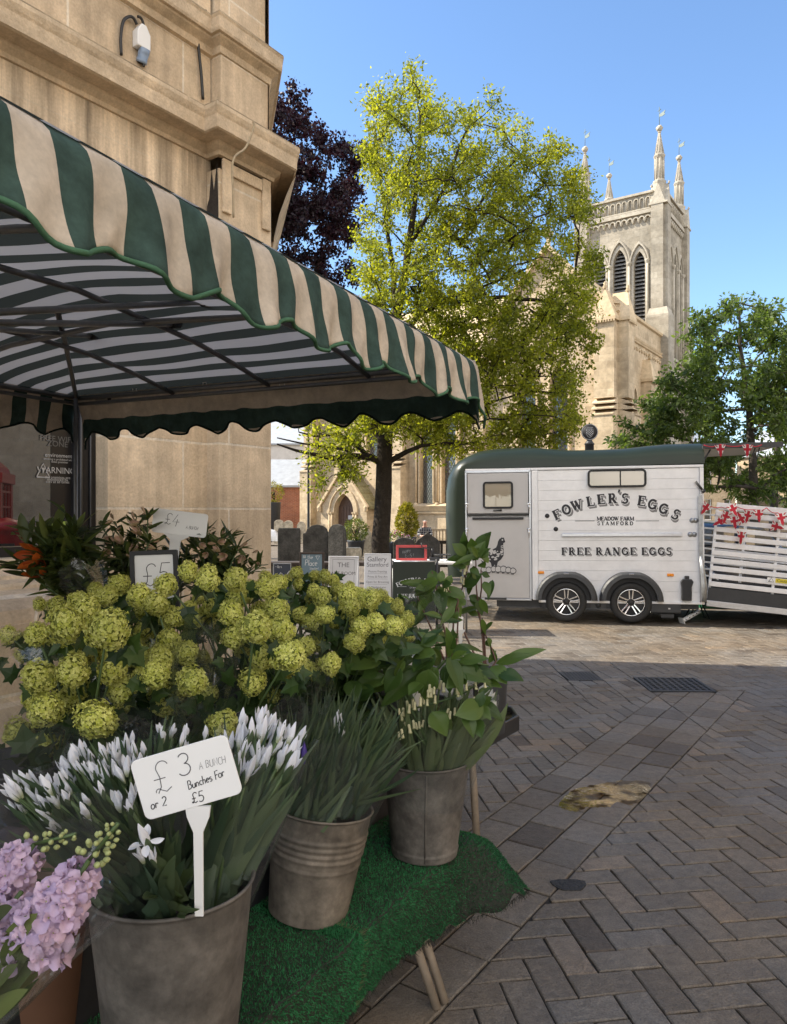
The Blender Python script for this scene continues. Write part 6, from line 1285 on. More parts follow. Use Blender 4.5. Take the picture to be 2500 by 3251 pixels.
chp = [(1985, 1410), (2010, 1340), (2110, 1240), (2070, 1170), (2140, 1190), (2180, 1130), (2200, 1050), (2240, 975), (2268, 1010), (2330, 945), (2345, 905), (2375, 990), (2440, 940), (2480, 1000), (2560, 1060), (2600, 1300), (2580, 1560), (2460, 1585), (2340, 1560), (2230, 1540), (2150, 1480), (2060, 1420)]
tree('cherry_tree', 'dark green leafy tree behind the slatted ramp of the trailer', 21, [(2398, 1815, 21, .16), (2397, 1650, 21, .13), (2392, 1500, 21, .11), (2380, 1300, 21, .09), (2350, 1100, 21, .05), (2345, 960, 21, .025)], chp, 165, 165, .165, M_['cherry_leaf'], M_['bark_grey'], 14, 1.9, .46, droop=.55, wid=.42)
tree('cherry_tree', 'second green tree at the right edge behind the leafy one', 24.5, [(2454, 1790, 24.5, .15), (2458, 1550, 24.5, .12), (2475, 1300, 24.5, .08), (2500, 1150, 24.5, .04)], [(2400, 1250), (2450, 1080), (2520, 1050), (2680, 1150), (2700, 1560), (2560, 1640), (2430, 1600)], 50, 170, .165, M_['cherry_leaf'], M_['bark_grey'], 21, 1.8, .5, droop=.5, wid=.42)
# street tree behind the corner building: it throws the dappled shade on the paving
tree('street_tree', 'green street tree hidden behind the corner building shading the paving', 14.5, [(330, 2000, 14.5, .16), (330, 1500, 14.5, .12), (330, 1000, 14.5, .08)], [(180, 1150), (240, 800), (340, 700), (430, 800), (470, 1100), (440, 1300), (220, 1300)], 36, 80, .17, M_['cherry_leaf'], M_['bark_grey'], 33, 1.5, .55)
# clipped bush and golden conifer in pots, flower tub
def shrub(name, label, c, rx, rz, n, ls, lm, seed, z0, point=0):
    rs = np.random.RandomState(seed); o = thing(name, label, 'shrub', (c.x, c.y, 0)); u = rs.normal(size=(n, 3)); u /= np.linalg.norm(u, axis=1, keepdims=True); r_ = rs.uniform(.55, 1, n) ** .5
    lump = 1 + .12 * np.sin(u[:, 0] * 7 + seed) * np.cos(u[:, 2] * 6 + u[:, 1] * 5)
    P = u * (r_ * lump)[:, None] * np.array([rx, rx, rz]); taper = 1 - point * np.clip(P[:, 2:3] / rz * .5 + .5, 0, 1); P[:, :2] *= taper
    ax = u + rs.normal(size=(n, 3)) * .6 + np.array([0, 0, .5 * point]); V, f = leaf_quads(P, ax, ls * rs.uniform(.6, 1.3, n), rs, .5); V[:, 2] += z0 + rz * .96
    mesh_np('foliage', V, f, lm, o, np.clip(rs.normal(.45, .3, n) + .25 * np.sin(P[:, 0] * 9) * np.sin(P[:, 2] * 8), 0, 1)); t = MB(); t.tube([(0, 0, z0 - .1), (0, 0, z0 + rz)], rx * .1, 8)
    for k in range(14):
        v = rs.normal(size=3); v[2] = abs(v[2]) + .3; v /= np.linalg.norm(v); t.tube([(0, 0, z0 + rz * .3), (v[0] * rx * .75, v[1] * rx * .75, z0 + rz * (.6 + v[2] * .7))], .012, 4)
    t.build('stem', M_['bark_dark'], o); p = MB(); p.lathe([(.001, .02), (rx * .55, .02), (rx * .72, z0 - .05), (rx * .78, z0), (rx * .7, z0), (rx * .66, z0 - .06), (.001, z0 - .07)], 18); p.build('planter', M_['plastic_dark'], o); return o
p = at(1131, CY, 27.5); shrub('clipped_bush', 'round clipped yellow green bush in a dark pot beside the church door', p, .44, .40, 1500, .075, M_['bush_leaf'], 3, .62)
p = at(1292, CY, 28); shrub('golden_conifer', 'upright golden conifer in a dark tub near the seated man', p, .50, .64, 2400, .10, M_['gold_leaf'], 4, .72, .45)
def flowertub(label, px, d, r_, seed, z=.55):
    rs = np.random.RandomState(seed); p = at(px, CY, d); o = thing('flower_tub', label, 'flower tub', (p.x, p.y, 0), 0, 'flower tubs by the church'); n = 500
    u = rs.normal(size=(n, 3)); u[:, 2] = np.abs(u[:, 2]) * .8; P = u / np.linalg.norm(u, axis=1, keepdims=True) * r_ * rs.uniform(.6, 1.1, (n, 1)); V, f = leaf_quads(P, u, .08 * rs.uniform(.6, 1.2, n), rs, .5); V[:, 2] += z; mesh_np('foliage', V, f, M_['bush_leaf'], o, rs.uniform(0, 1, n))
    n = 70; u = rs.normal(size=(n, 3)); u[:, 2] = np.abs(u[:, 2]); P = u / np.linalg.norm(u, axis=1, keepdims=True) * r_ * 1.08; V, f = leaf_quads(P, u + rs.normal(size=(n, 3)), .07 * np.ones(n), rs, .9); V[:, 2] += z; mesh_np('blossom', V, f, mat('blossom', (.75, .70, .66), .7, var=1, col2=(.62, .25, .32), trans=(.3, (1, 1, 1))), o, (rs.uniform(0, 1, n) > .6).astype(float))
    q = MB(); q.lathe([(.001, .0), (r_ * .7, 0), (r_ * .9, z - .04), (r_ * .95, z), (r_ * .85, z), (.001, z - .05)], 16); q.build('planter', M_['plastic_dark'], o)
flowertub('tub of pink and white flowers below the golden conifer', 1256, 26.5, .36, 1, .6); flowertub('tub of white flowers right of the pink ones', 1290, 26, .30, 2, .5)
p = at(870, CY, 43); shrub('roof_bush', 'small bright bush against the brick outbuilding roof edge', p, .55, .6, 900, .1, M_['gold_leaf'], 9, 2.2)
# bench with a seated man in a check shirt
bp_ = at(1350, CY, 29.5); bn = thing('garden_bench', 'pale timber slatted bench with the man sitting on it', 'bench', (bp_.x + .25, bp_.y + .25, 0), R(4))
M_['bench_wood'] = mat('weathered_teak', (.34, .26, .17), .8, nz=((3, .2, 4), (25, .2, 3)))
m = MB()
for k in range(4): m.box((0, -.2 + k * .12, .45), (1.9, .09, .03))
m.build('seat', M_['bench_wood'], bn); m = MB()
for k in range(15): m.box((-.87 + k * .124, .24, .70), (.05, .025, .42))
m.box((0, .24, .94), (1.9, .04, .08)); m.box((0, .24, .5), (1.9, .04, .05)); m.build('backrest', M_['bench_wood'], bn)
for sx in (-.9, .9):
    for sy in (-.22, .22): m = MB(); m.box((sx, sy, .22 if sy < 0 else .47), (.06, .06, .44 if sy < 0 else .94)); m.build('leg', M_['bench_wood'], bn)
p2 = at(1440, CY, 17.5); b2 = thing('garden_bench', 'dark slatted bench back half hidden by the green trailer nose', 'bench', (p2.x + .3, p2.y, 0), R(2)); m = MB()
for k in range(12): m.box((-.7 + k * .127, 0, .66), (.055, .025, .5))
m.box((0, 0, .95), (1.6, .045, .07)); m.box((0, 0, .4), (1.6, .045, .05)); m.build('backrest', M_['bark_dark'], b2); m = MB(); m.box((0, .25, .43), (1.6, .45, .04)); m.build('seat', M_['bark_dark'], b2)
for sx in (-.75, .75): m = MB(); m.box((sx, .0, .48), (.06, .06, .96)); m.box((sx, .45, .22), (.06, .06, .44)); m.build('leg', M_['bark_dark'], b2)
def skinbody(name, verts, edges, m_, parent=None, loc=None, sub=2, root=0):
    me = bpy.data.meshes.new(name); me.from_pydata([v[0] for v in verts], edges, []); o = bpy.data.objects.new(name, me); C.objects.link(o)
    sk = o.modifiers.new('skin', 'SKIN'); sk.use_smooth_shade = True
    for i, v in enumerate(verts): me.skin_vertices[0].data[i].radius = v[1] if isinstance(v[1], tuple) else (v[1], v[1])
    me.skin_vertices[0].data[root].use_root = True
    s_ = o.modifiers.new('sub', 'SUBSURF'); s_.levels = sub; s_.render_levels = sub; me.materials.append(m_)
    if parent is not None: o.parent = parent
    if loc is not None: o.location = loc
    return o
M_['skin'] = mat('skin', (.50, .27, .19), .5, nz=(30, .1, 3)); 
def checks():
    m = ashlar('check_shirt', (.02, .022, .03), (.03, .03, .04), (.35, .34, .33), .09, .09, .012, .1, .05, off=0); return m
bx_, by_ = bp_.x, bp_.y + .1
V = [((0, 0, .50), (.16, .13)), ((0, .02, .72), (.155, .12)), ((0, -.02, .95), (.18, .12)), ((0, -.05, 1.06), (.10, .08)), ((0, -.09, 1.14), (.055, .055)), ((0, -.13, 1.22), (.075, .085)), ((0, -.14, 1.31), (.07, .08)),
     ((.19, -.04, 1.0), (.065, .065)), ((.25, -.12, .78), (.05, .05)), ((.14, -.32, .70), (.04, .04)), ((.05, -.40, .74), (.035, .03)), ((-.19, -.04, 1.0), (.065, .065)), ((-.25, -.12, .78), (.05, .05)), ((-.14, -.32, .70), (.04, .04)), ((-.05, -.40, .74), (.035, .03)),
     ((.1, -.06, .52), (.1, .1)), ((.13, -.45, .52), (.075, .075)), ((.13, -.48, .25), (.055, .055)), ((.13, -.46, .06), (.04, .04)), ((.13, -.6, .04), (.04, .035)), ((-.1, -.06, .52), (.1, .1)), ((-.13, -.45, .52), (.075, .075)), ((-.13, -.48, .25), (.055, .055)), ((-.13, -.46, .06), (.04, .04)), ((-.13, -.6, .04), (.04, .035))]
Ed = [(0, 1), (1, 2), (2, 3), (3, 4), (4, 5), (5, 6), (2, 7), (7, 8), (8, 9), (9, 10), (2, 11), (11, 12), (12, 13), (13, 14), (0, 15), (15, 16), (16, 17), (17, 18), (18, 19), (0, 20), (20, 21), (21, 22), (22, 23), (23, 24)]
man = skinbody('person', V, Ed, M_['skin'], None, (bx_, by_, 0)); tag(man, 'seated bald man in a dark checked shirt looking down by the church', 'person')
V2 = [((0, 0, .54), (.175, .145)), ((0, .02, .72), (.17, .135)), ((0, -.02, .95), (.195, .135)), ((0, -.045, 1.05), (.115, .095)), ((.19, -.04, 1.0), (.08, .08)), ((.25, -.12, .78), (.065, .065)), ((.17, -.27, .715), (.055, .055)), ((-.19, -.04, 1.0), (.08, .08)), ((-.25, -.12, .78), (.065, .065)), ((-.17, -.27, .715), (.055, .055))]
skinbody('shirt', V2, [(0, 1), (1, 2), (2, 3), (2, 4), (4, 5), (5, 6), (2, 7), (7, 8), (8, 9)], checks(), man)
V3 = [((0, -.01, .50), (.17, .14)), ((.1, -.06, .52), (.115, .115)), ((.13, -.45, .52), (.09, .09)), ((.13, -.48, .25), (.075, .075)), ((.13, -.465, .09), (.065, .065)), ((-.1, -.06, .52), (.115, .115)), ((-.13, -.45, .52), (.09, .09)), ((-.13, -.48, .25), (.075, .075)), ((-.13, -.465, .09), (.065, .065))]
skinbody('trousers', V3, [(0, 1), (1, 2), (2, 3), (3, 4), (0, 5), (5, 6), (6, 7), (7, 8)], M_['car_dark'] if False else mat('dark_trousers', (.03, .032, .045), .9, nz=(20, .1, 3)), man)
for k in (-1, 1):
    m = MB(); m.ball((k * .072, -.13, 1.265), (.014, .025, .032), 8, 6); m.build('ear', M_['skin'], man); m = MB(); m.ball((k * .028, -.212, 1.275), (.010, .006, .007), 8, 6); m.build('eye', M_['black'], man)
m = MB(); m.ball((0, -.222, 1.25), (.012, .018, .022), 8, 6); m.build('nose', M_['skin'], man); m = MB(); m.ball((0, -.21, 1.215), (.025, .006, .006), 8, 5); m.build('mouth', M_['flag_red'], man)
m = MB(); m.ball((0, -.10, 1.27), (.074, .06, .065), 12, 8); m.build('hair', mat('grey_hair', (.30, .28, .26), .9, nz=(60, .3, 3)), man)
# advertising boards, the egg barrier and the chalkboard standing in front of the trailer
M_['board_white'] = mat('white_board', (.62, .63, .66), .5, nz=(6, .05, 3)); M_['board_blue'] = mat('teal_board', (.13, .20, .25), .6, nz=(6, .12, 4)); M_['board_navy'] = mat('navy_board', (.025, .035, .06), .6, nz=(6, .2, 4)); M_['wood_dark'] = mat('dark_wood', (.045, .032, .025), .7, nz=((4, .2, 4), (30, .2, 3)))
M_['banner_green'] = mat('dark_green_banner', (.012, .020, .013), .6, nz=(3, .1, 3)); M_['red_paint'] = mat('red_painted_wood', (.42, .045, .045), .55, nz=(8, .12, 3)); M_['slate_black'] = mat('chalkboard', (.022, .022, .024), .8, nz=(5, .25, 4))
def aboard(label, px0, px1, pt, d, mface, mframe, tilt=8, roll=0, fw=.03, h=None):
    a, b = at(px0, CY, d), at(px1, CY, d); w_ = b.x - a.x; top = at(0, pt, d).z; o = thing('sign_board', label, 'sign board', ((a.x + b.x) / 2, d, 0), R(roll), 'advertising boards in front of the churchyard')
    h = top / math.cos(R(tilt))
    for s in (1, -1):
        Mx = Matrix.Translation((0, (math.sin(R(tilt)) * h) * 0 + s * .0, top)) @ Matrix.Rotation(R(-tilt * s), 4, 'X') @ Matrix.Rotation(R(180) if s < 0 else 0, 4, 'Z')
        f = MB()
        for (c, dd) in (((-w_ / 2 + fw / 2, 0, -h / 2), (fw, .025, h)), ((w_ / 2 - fw / 2, 0, -h / 2), (fw, .025, h)), ((0, 0, -fw / 2), (w_ - 2 * fw, .025, fw)), ((0, 0, -h * .86), (w_ - 2 * fw, .025, fw))): f.box(c, dd, None); f.v[-8:] = [tuple(Mx @ Vector(p)) for p in f.v[-8:]]
        f.build('frame', mframe, o, bevel=.003); g = MB(); g.box((0, .0, -h * .43 - fw / 2), (w_ - 2 * fw, .012, h * .86 - fw), None); g.v = [tuple(Mx @ Vector(p)) for p in g.v]; g = g.build('panel', mface, o)
    Mf = Matrix.Translation((0, 0, top)) @ Matrix.Rotation(R(-tilt), 4, 'X') @ Matrix.Translation((0, -.0075, 0)) @ UP
    return o, Mf, w_, h
o, Mf, w_, h = aboard('dark navy chalk sign board nearest the corner building', 868, 925, 1788, 9.6, M_['board_navy'], M_['alu'], roll=10, fw=.012); m = MB(); hand(m, 'Willows', Mf, .035, -.09, -.06, .1); ribbon(m, [(-.07, -.2), (-.02, -.12), (.04, -.17), (.09, -.10)], .008, Mf); m.build('lettering', M_['chalk'], o)
o, Mf, w_, h = aboard('teal chalk sign board in a dark wooden frame before the dark gravestones', 952, 1030, 1753, 9.8, M_['board_blue'], M_['wood_dark'], roll=3, fw=.028); m = MB(); hand(m, 'the', Mf, .055, -.06, -.09, .09); hand(m, 'Place', Mf, .075, -.09, -.175, .10); hand(m, 'Stamford', Mf, .03, -.03, -.225, .1); ribbon(m, [(.05, -.05), (.10, -.05), (.075, -.1), (.05, -.05)], .006, Mf)
for k in range(4): ribbon(m, arc(-.105 + .018 * (k % 2), -.05 - .018 * (k // 2), .007, .007, 0, 360, 8), .005, Mf)
m.build('lettering', M_['chalk'], o)
o, Mf, w_, h = aboard('small white sign board headed THE, second from the egg barrier', 1044, 1140, 1766, 9.7, M_['board_white'], M_['board_white'], roll=-6, fw=.012); m = MB(); put_text(m, 'THE', Mf @ Matrix.Translation((0, -.14, 0)), .085); put_text(m, 'ART ROOM', Mf @ Matrix.Translation((-.0, -.24, 0)), .062); ribbon(m, [(-.14, -.04), (.14, -.04)], .004, Mf); ribbon(m, [(.14, -.04), (.14, -.4)], .003, Mf); ribbon(m, [(-.14, -.04), (-.14, -.4)], .003, Mf); m.build('lettering', M_['ink_thin'], o)
o, Mf, w_, h = aboard('tall white sign board listing picture framing beside the egg barrier', 1158, 1242, 1758, 9.9, M_['board_white'], M_['board_white'], roll=-3, fw=.01); m = MB(); put_text(m, 'Gallery', Mf @ Matrix.Translation((-.01, -.10, 0)), .088); put_text(m, 'Stamford', Mf @ Matrix.Translation((0, -.17, 0)), .078)
for k, t in enumerate(('Picture Framing', 'Prints & Fine Art', 'Open for Browsing', '3 Maiden Lane')): put_text(m, t, Mf @ Matrix.Translation((0, -.245 - k * .068, 0)), .038); (ribbon(m, [(-.13, -.262 - k * .068), (.13, -.262 - k * .068)], .0025, Mf) if k < 3 else None)
m.build('lettering', M_['ink_thin'], o)
bd = 10.1; a, b = at(1242, CY, bd), at(1388, CY, bd); zt_ = at(0, 1780, bd).z; w_ = b.x - a.x; br = thing('egg_barrier', 'dark green banner barrier lettered with egg seller name beside the trailer nose', 'barrier', ((a.x + b.x) / 2, bd, 0), R(2))
m = MB(); m.box((0, 0, zt_ / 2 + .10), (w_ - .05, .012, zt_ - .22)); bn_ = m.build('banner', M_['banner_green'], br)
for sx in (-1, 1): m = MB(); m.tube([(sx * w_ / 2, 0, .02), (sx * w_ / 2, 0, zt_ + .02)], .019, 10); m.lathe([(.15, 0), (.15, .012), (.03, .03)], 18, Matrix.Translation((sx * w_ / 2, 0, .003))); m.build('post', M_['black'], br)
m = MB(); m.tube([(-w_ / 2, 0, zt_ - .01), (w_ / 2, 0, zt_ - .01)], .011, 8); m.build('rail', M_['alu_bright'], br)
m = MB(); Mf = Matrix.Translation((0, -.008, 0)) @ UP; cx_, cz_ = .03, zt_ - .255
for k, chh in enumerate("FOWLER'S EGGS"):
    if chh == ' ': continue
    q = (k - 6) / 6; ang = -q * 26; slab(m, chh, Mf @ Matrix.Translation((cx_ + q * .245, cz_ - .062 * q * q, 0)) @ Matrix.Rotation(R(ang), 4, 'Z'), .060, grow=-.0035)
put_text(m, 'MEADOW FARM', Mf @ Matrix.Translation((cx_, cz_ - .085, 0)), .028); put_text(m, 'STAMFORD', Mf @ Matrix.Translation((cx_, cz_ - .115, 0)), .028, space=1.3); ribbon(m, [(-.2, cz_ - .09), (-.1, cz_ - .09)], .003, Mf); ribbon(m, [(.16, cz_ - .09), (.26, cz_ - .09)], .003, Mf)
s_ = 'FREE RANGE EGGS'; tot = sum(SLAB[c][0] for c in s_); x = -.22
for c in s_: aw = SLAB[c][0] * .5 / tot; slab(m, c, Mf @ Matrix.Translation((x + aw / 2 + cx_ - .03, cz_ - .215, 0)), .054, grow=-.003); x += aw
m.build('lettering', M_['chalk'], bn_)
tb_ = thing('folding_table', 'small folding table behind the dark green egg barrier', 'table', ((a.x + b.x) / 2 + .22, bd + .45, 0)); m = MB(); m.box((0, 0, .955), (1.15, .6, .04), ch=.008); m.build('top', M_['white_plastic'], tb_)
for sx in (-.5, .5):
    for sy in (-.24, .24): m = MB(); m.tube([(sx, sy, .005), (sx, sy, .94)], .015, 8); m.build('leg', M_['alu'], tb_)
a, b = at(1258, CY, 10.5), at(1356, CY, 10.5); cbx = thing('chalkboard', 'red framed chalkboard reading Happy on the table behind the barrier', 'chalkboard', ((a.x + b.x) / 2, 10.5, .977)); hh = at(0, 1731, 10.5).z - .977; w_ = b.x - a.x
for s in (1, -1):
    Mx = Matrix.Translation((0, 0, hh)) @ Matrix.Rotation(R(-14 * s), 4, 'X'); f = MB(); h = hh / math.cos(R(14)); fw = .035
    for (c, dd) in (((-w_ / 2 + fw / 2, 0, -h / 2), (fw, .02, h)), ((w_ / 2 - fw / 2, 0, -h / 2), (fw, .02, h)), ((0, 0, -fw / 2), (w_ - 2 * fw, .02, fw)), ((0, 0, -h + fw / 2), (w_ - 2 * fw, .02, fw))): f.box(c, dd); f.v[-8:] = [tuple(Mx @ Vector(p)) for p in f.v[-8:]]
    f.build('frame', M_['red_paint'], cbx, bevel=.002); g = MB(); g.box((0, 0, -h / 2), (w_ - 2 * fw, .01, h - 2 * fw)); g.v = [tuple(Mx @ Vector(p)) for p in g.v]; g.build('slate', M_['slate_black'], cbx)
m = MB(); Mf = Matrix.Translation((0, 0, hh)) @ Matrix.Rotation(R(-14), 4, 'X') @ Matrix.Translation((0, -.0065, 0)) @ UP; hand(m, 'HAPPY', Mf @ Matrix.Rotation(R(8), 4, 'Z'), .04, -.14, -.10, .08); hand(m, 'EGGS !', Mf @ Matrix.Rotation(R(4), 4, 'Z'), .05, -.10, -.17, .06); m.build('lettering', M_['ink_grey'] if False else mat('faint_chalk', (.22, .23, .24), .9, nz=(30, .3, 3)), cbx)
p = at(1380, CY, 10.4); sc = thing('kitchen_scale', 'small black balance scale with tray on the table behind the barrier', 'scale', (p.x, 10.4, .977)); m = MB(); m.box((0, 0, .03), (.14, .12, .05), ch=.01); m.tube([(-.03, 0, .05), (-.03, 0, .17)], .02, 8); m.tube([(-.03, 0, .17), (-.17, 0, .18), (-.18, 0, .25)], .010, 6); m.build('stand', M_['black'], sc); m = MB()
for k in range(5): m.tube([(.02 + k * .045, -.1, .085), (.02 + k * .045, .1, .085)], .005, 5)
m.tube([(.0, -.1, .085), (.22, -.1, .085), (.22, .1, .085), (0, .1, .085), (0, -.1, .085)], .007, 6); m.tube([(.1, 0, .03), (.1, 0, .085)], .01, 6); m.build('tray', M_['black'], sc)
p = at(1050, CY, 11.6); b3 = thing('low_wall_bench', 'long dark timber bench behind the advertising boards', 'bench', (p.x, 11.6, 0)); m = MB(); m.box((0, 0, .86), (2.1, .3, .06), ch=.01); m.build('seat', M_['wood_dark'], b3)
for sx in (-.95, 0, .95): m = MB(); m.box((sx, 0, .415), (.1, .24, .83)); m.build('leg', M_['wood_dark'], b3)
# ---------------------------------------------------------------- flower stall: tables, turf, buckets
ES = Vector((.5, .866, 0)); NS = Vector((.866, -.5, 0)); SROT = math.atan2(NS.y, NS.x)
def UVW(u, v, z=0): p = ES * u + NS * v; return Vector((p.x, p.y, z))
M_['turf'] = mat('artificial_turf', (.024, .128, .046), .75, var=.5, nz=((5, .3, 4), (40, .2, 3)), spec=.25); M_['turf_edge'] = mat('frayed_turf_edge', (.10, .13, .05), .8, var=.4, nz=(30, .2, 3)); M_['turf_root'] = mat('turf_backing', (.02, .022, .016), .9, nz=(30, .2, 3))
M_['galv'] = mat('weathered_galvanised', (.135, .122, .108), .62, .25, nz=((2.2, .4, 5), (9, .45, 6), (45, .22, 4)), bump=(14, .3), spec=.4)
M_['galv_pale'] = mat('pale_galvanised', (.175, .15, .122), .6, .25, nz=((2.5, .4, 5), (10, .42, 6), (45, .2, 4)), bump=(10, .3), spec=.4)
M_['pole'] = mat('tan_metal_pole', (.27, .22, .17), .6, nz=((3, .2, 4), (30, .15, 3)))
ZT = .45
bt = thing('display_bench', 'low trestle bench under artificial turf carrying the metal flower buckets', 'table', UVW(1.4, -1.45), SROT)
m = MB(); m.box((0, 0, ZT - .02), (.56, 2.2, .03)); m.build('top', M_['wood_dark'], bt)
for (u, v, u2, v2) in ((2.19, -1.26, 2.245, -1.13), (2.255, -1.26, 2.285, -1.12), (2.2, -1.68, 2.25, -1.72), (.6, -1.22, .55, -1.1), (.6, -1.68, .55, -1.72)):
    m = MB(); m.tube([UVW(u, v, ZT - .03), UVW(u2, v2, .004)], .0145, 10); m.build('leg', M_['pole'], bt, world=True)
def turfmat(name, label, u0, u1, endflap, seed):
    rs = np.random.RandomState(seed); o = thing(name, label, 'turf mat', UVW((u0 + u1) / 2, -1.45, ZT), 0)
    vf, vb = -1.152, -1.76; drop = .25
    def pos(u, w_):                                          # w_: distance from the back edge across the mat
        L = vf - vb; du = max(0, u - (u1 if endflap else 99)); uu = min(u, u1) if endflap else u
        fl = -.055 + .05 * smooth(min(1, max(0, (u - 2.0) / .4))) + (.16 * smooth(min(1, max(0, (u - 2.36) / .2))) if endflap else 0); fl += .008 * math.sin(u * 7 + seed)
        if w_ <= L: v, z = vb + w_, ZT + .010
        else:
            s_ = w_ - L; k = 1 - math.exp(-s_ / .05); v = vf + .028 * k + fl * (max(0, s_) / drop) ** 1.2; z = ZT + .010 - (s_ - .02 * k) * math.sqrt(max(.2, 1 - (fl / drop) ** 2) if fl > 0 else 1) * k
        if du > 0: kk = 1 - math.exp(-du / .04); z -= du * .42 * kk * (1 - .5 * min(1, max(0, w_ - L) / drop)); uu = u1 + du * .9
        return UVW(uu, v, z)
    Wt = (vf - vb) + drop; nu, nw = 60, 36; ue = u1 + (.15 if endflap else 0)
    P = [[pos(u0 + (ue - u0) * i / nu, (Wt + .012 * math.sin(i * .9 + seed)) * j / nw) for j in range(nw + 1)] for i in range(nu + 1)]
    m = MB(); m.grid(P); m.build('backing', M_['turf_root'], o, world=True, solid=.006)
    n = int((ue - u0) * Wt * 60000); U = rs.uniform(u0, ue, n); Wv = rs.uniform(0, 1, n) ** .8 * Wt; base = []; nrm = []
    Pn = np.array([[list(p) for p in r_] for r_ in P]); fi = (U - u0) / (ue - u0) * nu; fj = Wv / Wt * nw; i0 = np.clip(fi.astype(int), 0, nu - 1); j0 = np.clip(fj.astype(int), 0, nw - 1); a = (fi - i0)[:, None]; b = (fj - j0)[:, None]
    p00, p10, p01, p11 = Pn[i0, j0], Pn[i0 + 1, j0], Pn[i0, j0 + 1], Pn[i0 + 1, j0 + 1]
    B = p00 * (1 - a) * (1 - b) + p10 * a * (1 - b) + p01 * (1 - a) * b + p11 * a * b; N_ = np.cross(p10 - p00, p01 - p00); N_ /= np.linalg.norm(N_, axis=1, keepdims=True) + 1e-12; N_ *= 1 if N_[:, 2].mean() > 0 else -1
    d_ = N_ + rs.normal(size=(n, 3)) * .38; d_ /= np.linalg.norm(d_, axis=1, keepdims=True); h = rs.uniform(.007, .013, n)[:, None]; s_ = np.cross(d_, rs.normal(size=(n, 3))); s_ /= np.linalg.norm(s_, axis=1, keepdims=True); s_ *= .0014
    V = np.stack([B - s_ + N_ * .003, B + s_ + N_ * .003, B + d_ * h], 1).reshape(-1, 3) - np.array(o.location)
    tone = np.clip(.5 + .22 * np.sin(U * 3 + Wv * 4) + rs.normal(size=n) * .3, 0, 1); q = mesh_np('pile', V, np.arange(n * 3).reshape(n, 3), M_['turf'], o, tone); tag(q, kind='stuff')
    fr = MB()                                                # frayed cut edges
    edge = [(u1 if not endflap else None), None]
    for k in range(260 if not endflap else 0):
        w_ = rs.uniform(.2, Wt); p = pos(u1, w_) + Vector((0, 0, .004)); d2 = ES * rs.uniform(.012, .034) + NS * rs.normal() * .006 + Vector((0, 0, rs.uniform(-.008, .006))); fr.tube([p, p + d2], [.0012, .0005], 3, cap=False, a=rs.rand(), m=0)
    for k in range(420):
        u = rs.uniform(u0, ue); p = pos(u, Wt); d2 = Vector((rs.normal() * .008, rs.normal() * .008, -rs.uniform(.004, .028))); fr.tube([p, p + d2 * .6, p + d2 + Vector((rs.normal() * .006, 0, 0))], [.001, .0008, .0004], 3, cap=False, a=rs.rand(), m=1)
    fr.build('fringe', [M_['turf_edge'], M_['turf_root']], o, world=True)
turfmat('turf_mat', 'green artificial turf mat draped over the far end of the bench', 1.74, 2.54, True, 3)
turfmat('turf_mat', 'green artificial turf mat with frayed end nearest the viewer', .35, 1.80, False, 8)
# upper table and the wet tray table beyond
ft = thing('flower_table', 'dark trestle table behind the metal buckets holding the viburnum', 'table', UVW(1.75, -2.0), SROT); m = MB(); m.box((0, 0, .68), (1.0, 2.0, .04)); m.build('top', M_['wood_dark'], ft); m = MB(); m.box((.495, 0, .56), (.012, 2.0, .2)); m.build('skirt', M_['black'], ft)
for sx in (-.42, .42):
    for sy in (-.9, .9): m = MB(); m.tube([(sx, sy, .004), (sx, sy, .66)], .018, 8); m.build('leg', M_['pole'], ft)
tt_ = thing('tray_table', 'dark wet shallow tray on grey legs at the far end of the stall', 'table', (0, 0, 0), 0); m = MB(); zt_ = .615
oc = [(2.72, -2.15), (2.72, -1.40), (3.56, -1.335), (3.70, -1.42), (3.78, -2.15)]
def poly3(o_, z): return [UVW(u, v, z) for u, v in o_]
def shrink(o_, g): c = [sum(p[k] for p in o_) / len(o_) for k in (0, 1)]; return [(p[0] + (c[0] - p[0]) * g, p[1] + (c[1] - p[1]) * g) for p in o_]
n = len(oc); inn = shrink(oc, .035); v = poly3(oc, zt_ - .05) + poly3(oc, zt_ + .028) + poly3(inn, zt_ + .028) + poly3(inn, zt_); f = [tuple(range(n))[::-1], tuple(range(3 * n, 4 * n))]
for i in range(n):
    j = (i + 1) % n
    for k in range(3): f.append((k * n + i, k * n + j, (k + 1) * n + j, (k + 1) * n + i))
m.add(v, f); m.build('tray', mat('black_tray', (.022, .022, .022), .28, nz=((4, .3, 4), (20, .2, 3)), bump=(9, .15)), tt_, bevel=.006); m = MB(); m.add(poly3(shrink(oc, .037), zt_ + .004), [tuple(range(n))]); m.build('water_film', water(), tt_)
for (u, v) in ((3.45, -1.55), (3.5, -2.05), (2.85, -2.05), (2.80, -1.47)): m = MB(); m.tube([UVW(u, v, zt_ - .05), UVW(u - .03, v + .05, .004)], .018, 8); m.build('leg', M_['pole'], tt_)
m = MB(); m.tube([UVW(2.80, -1.45, .24), UVW(2.85, -2.05, .24)], .014, 8); m.build('crossbar', M_['pole'], tt_)
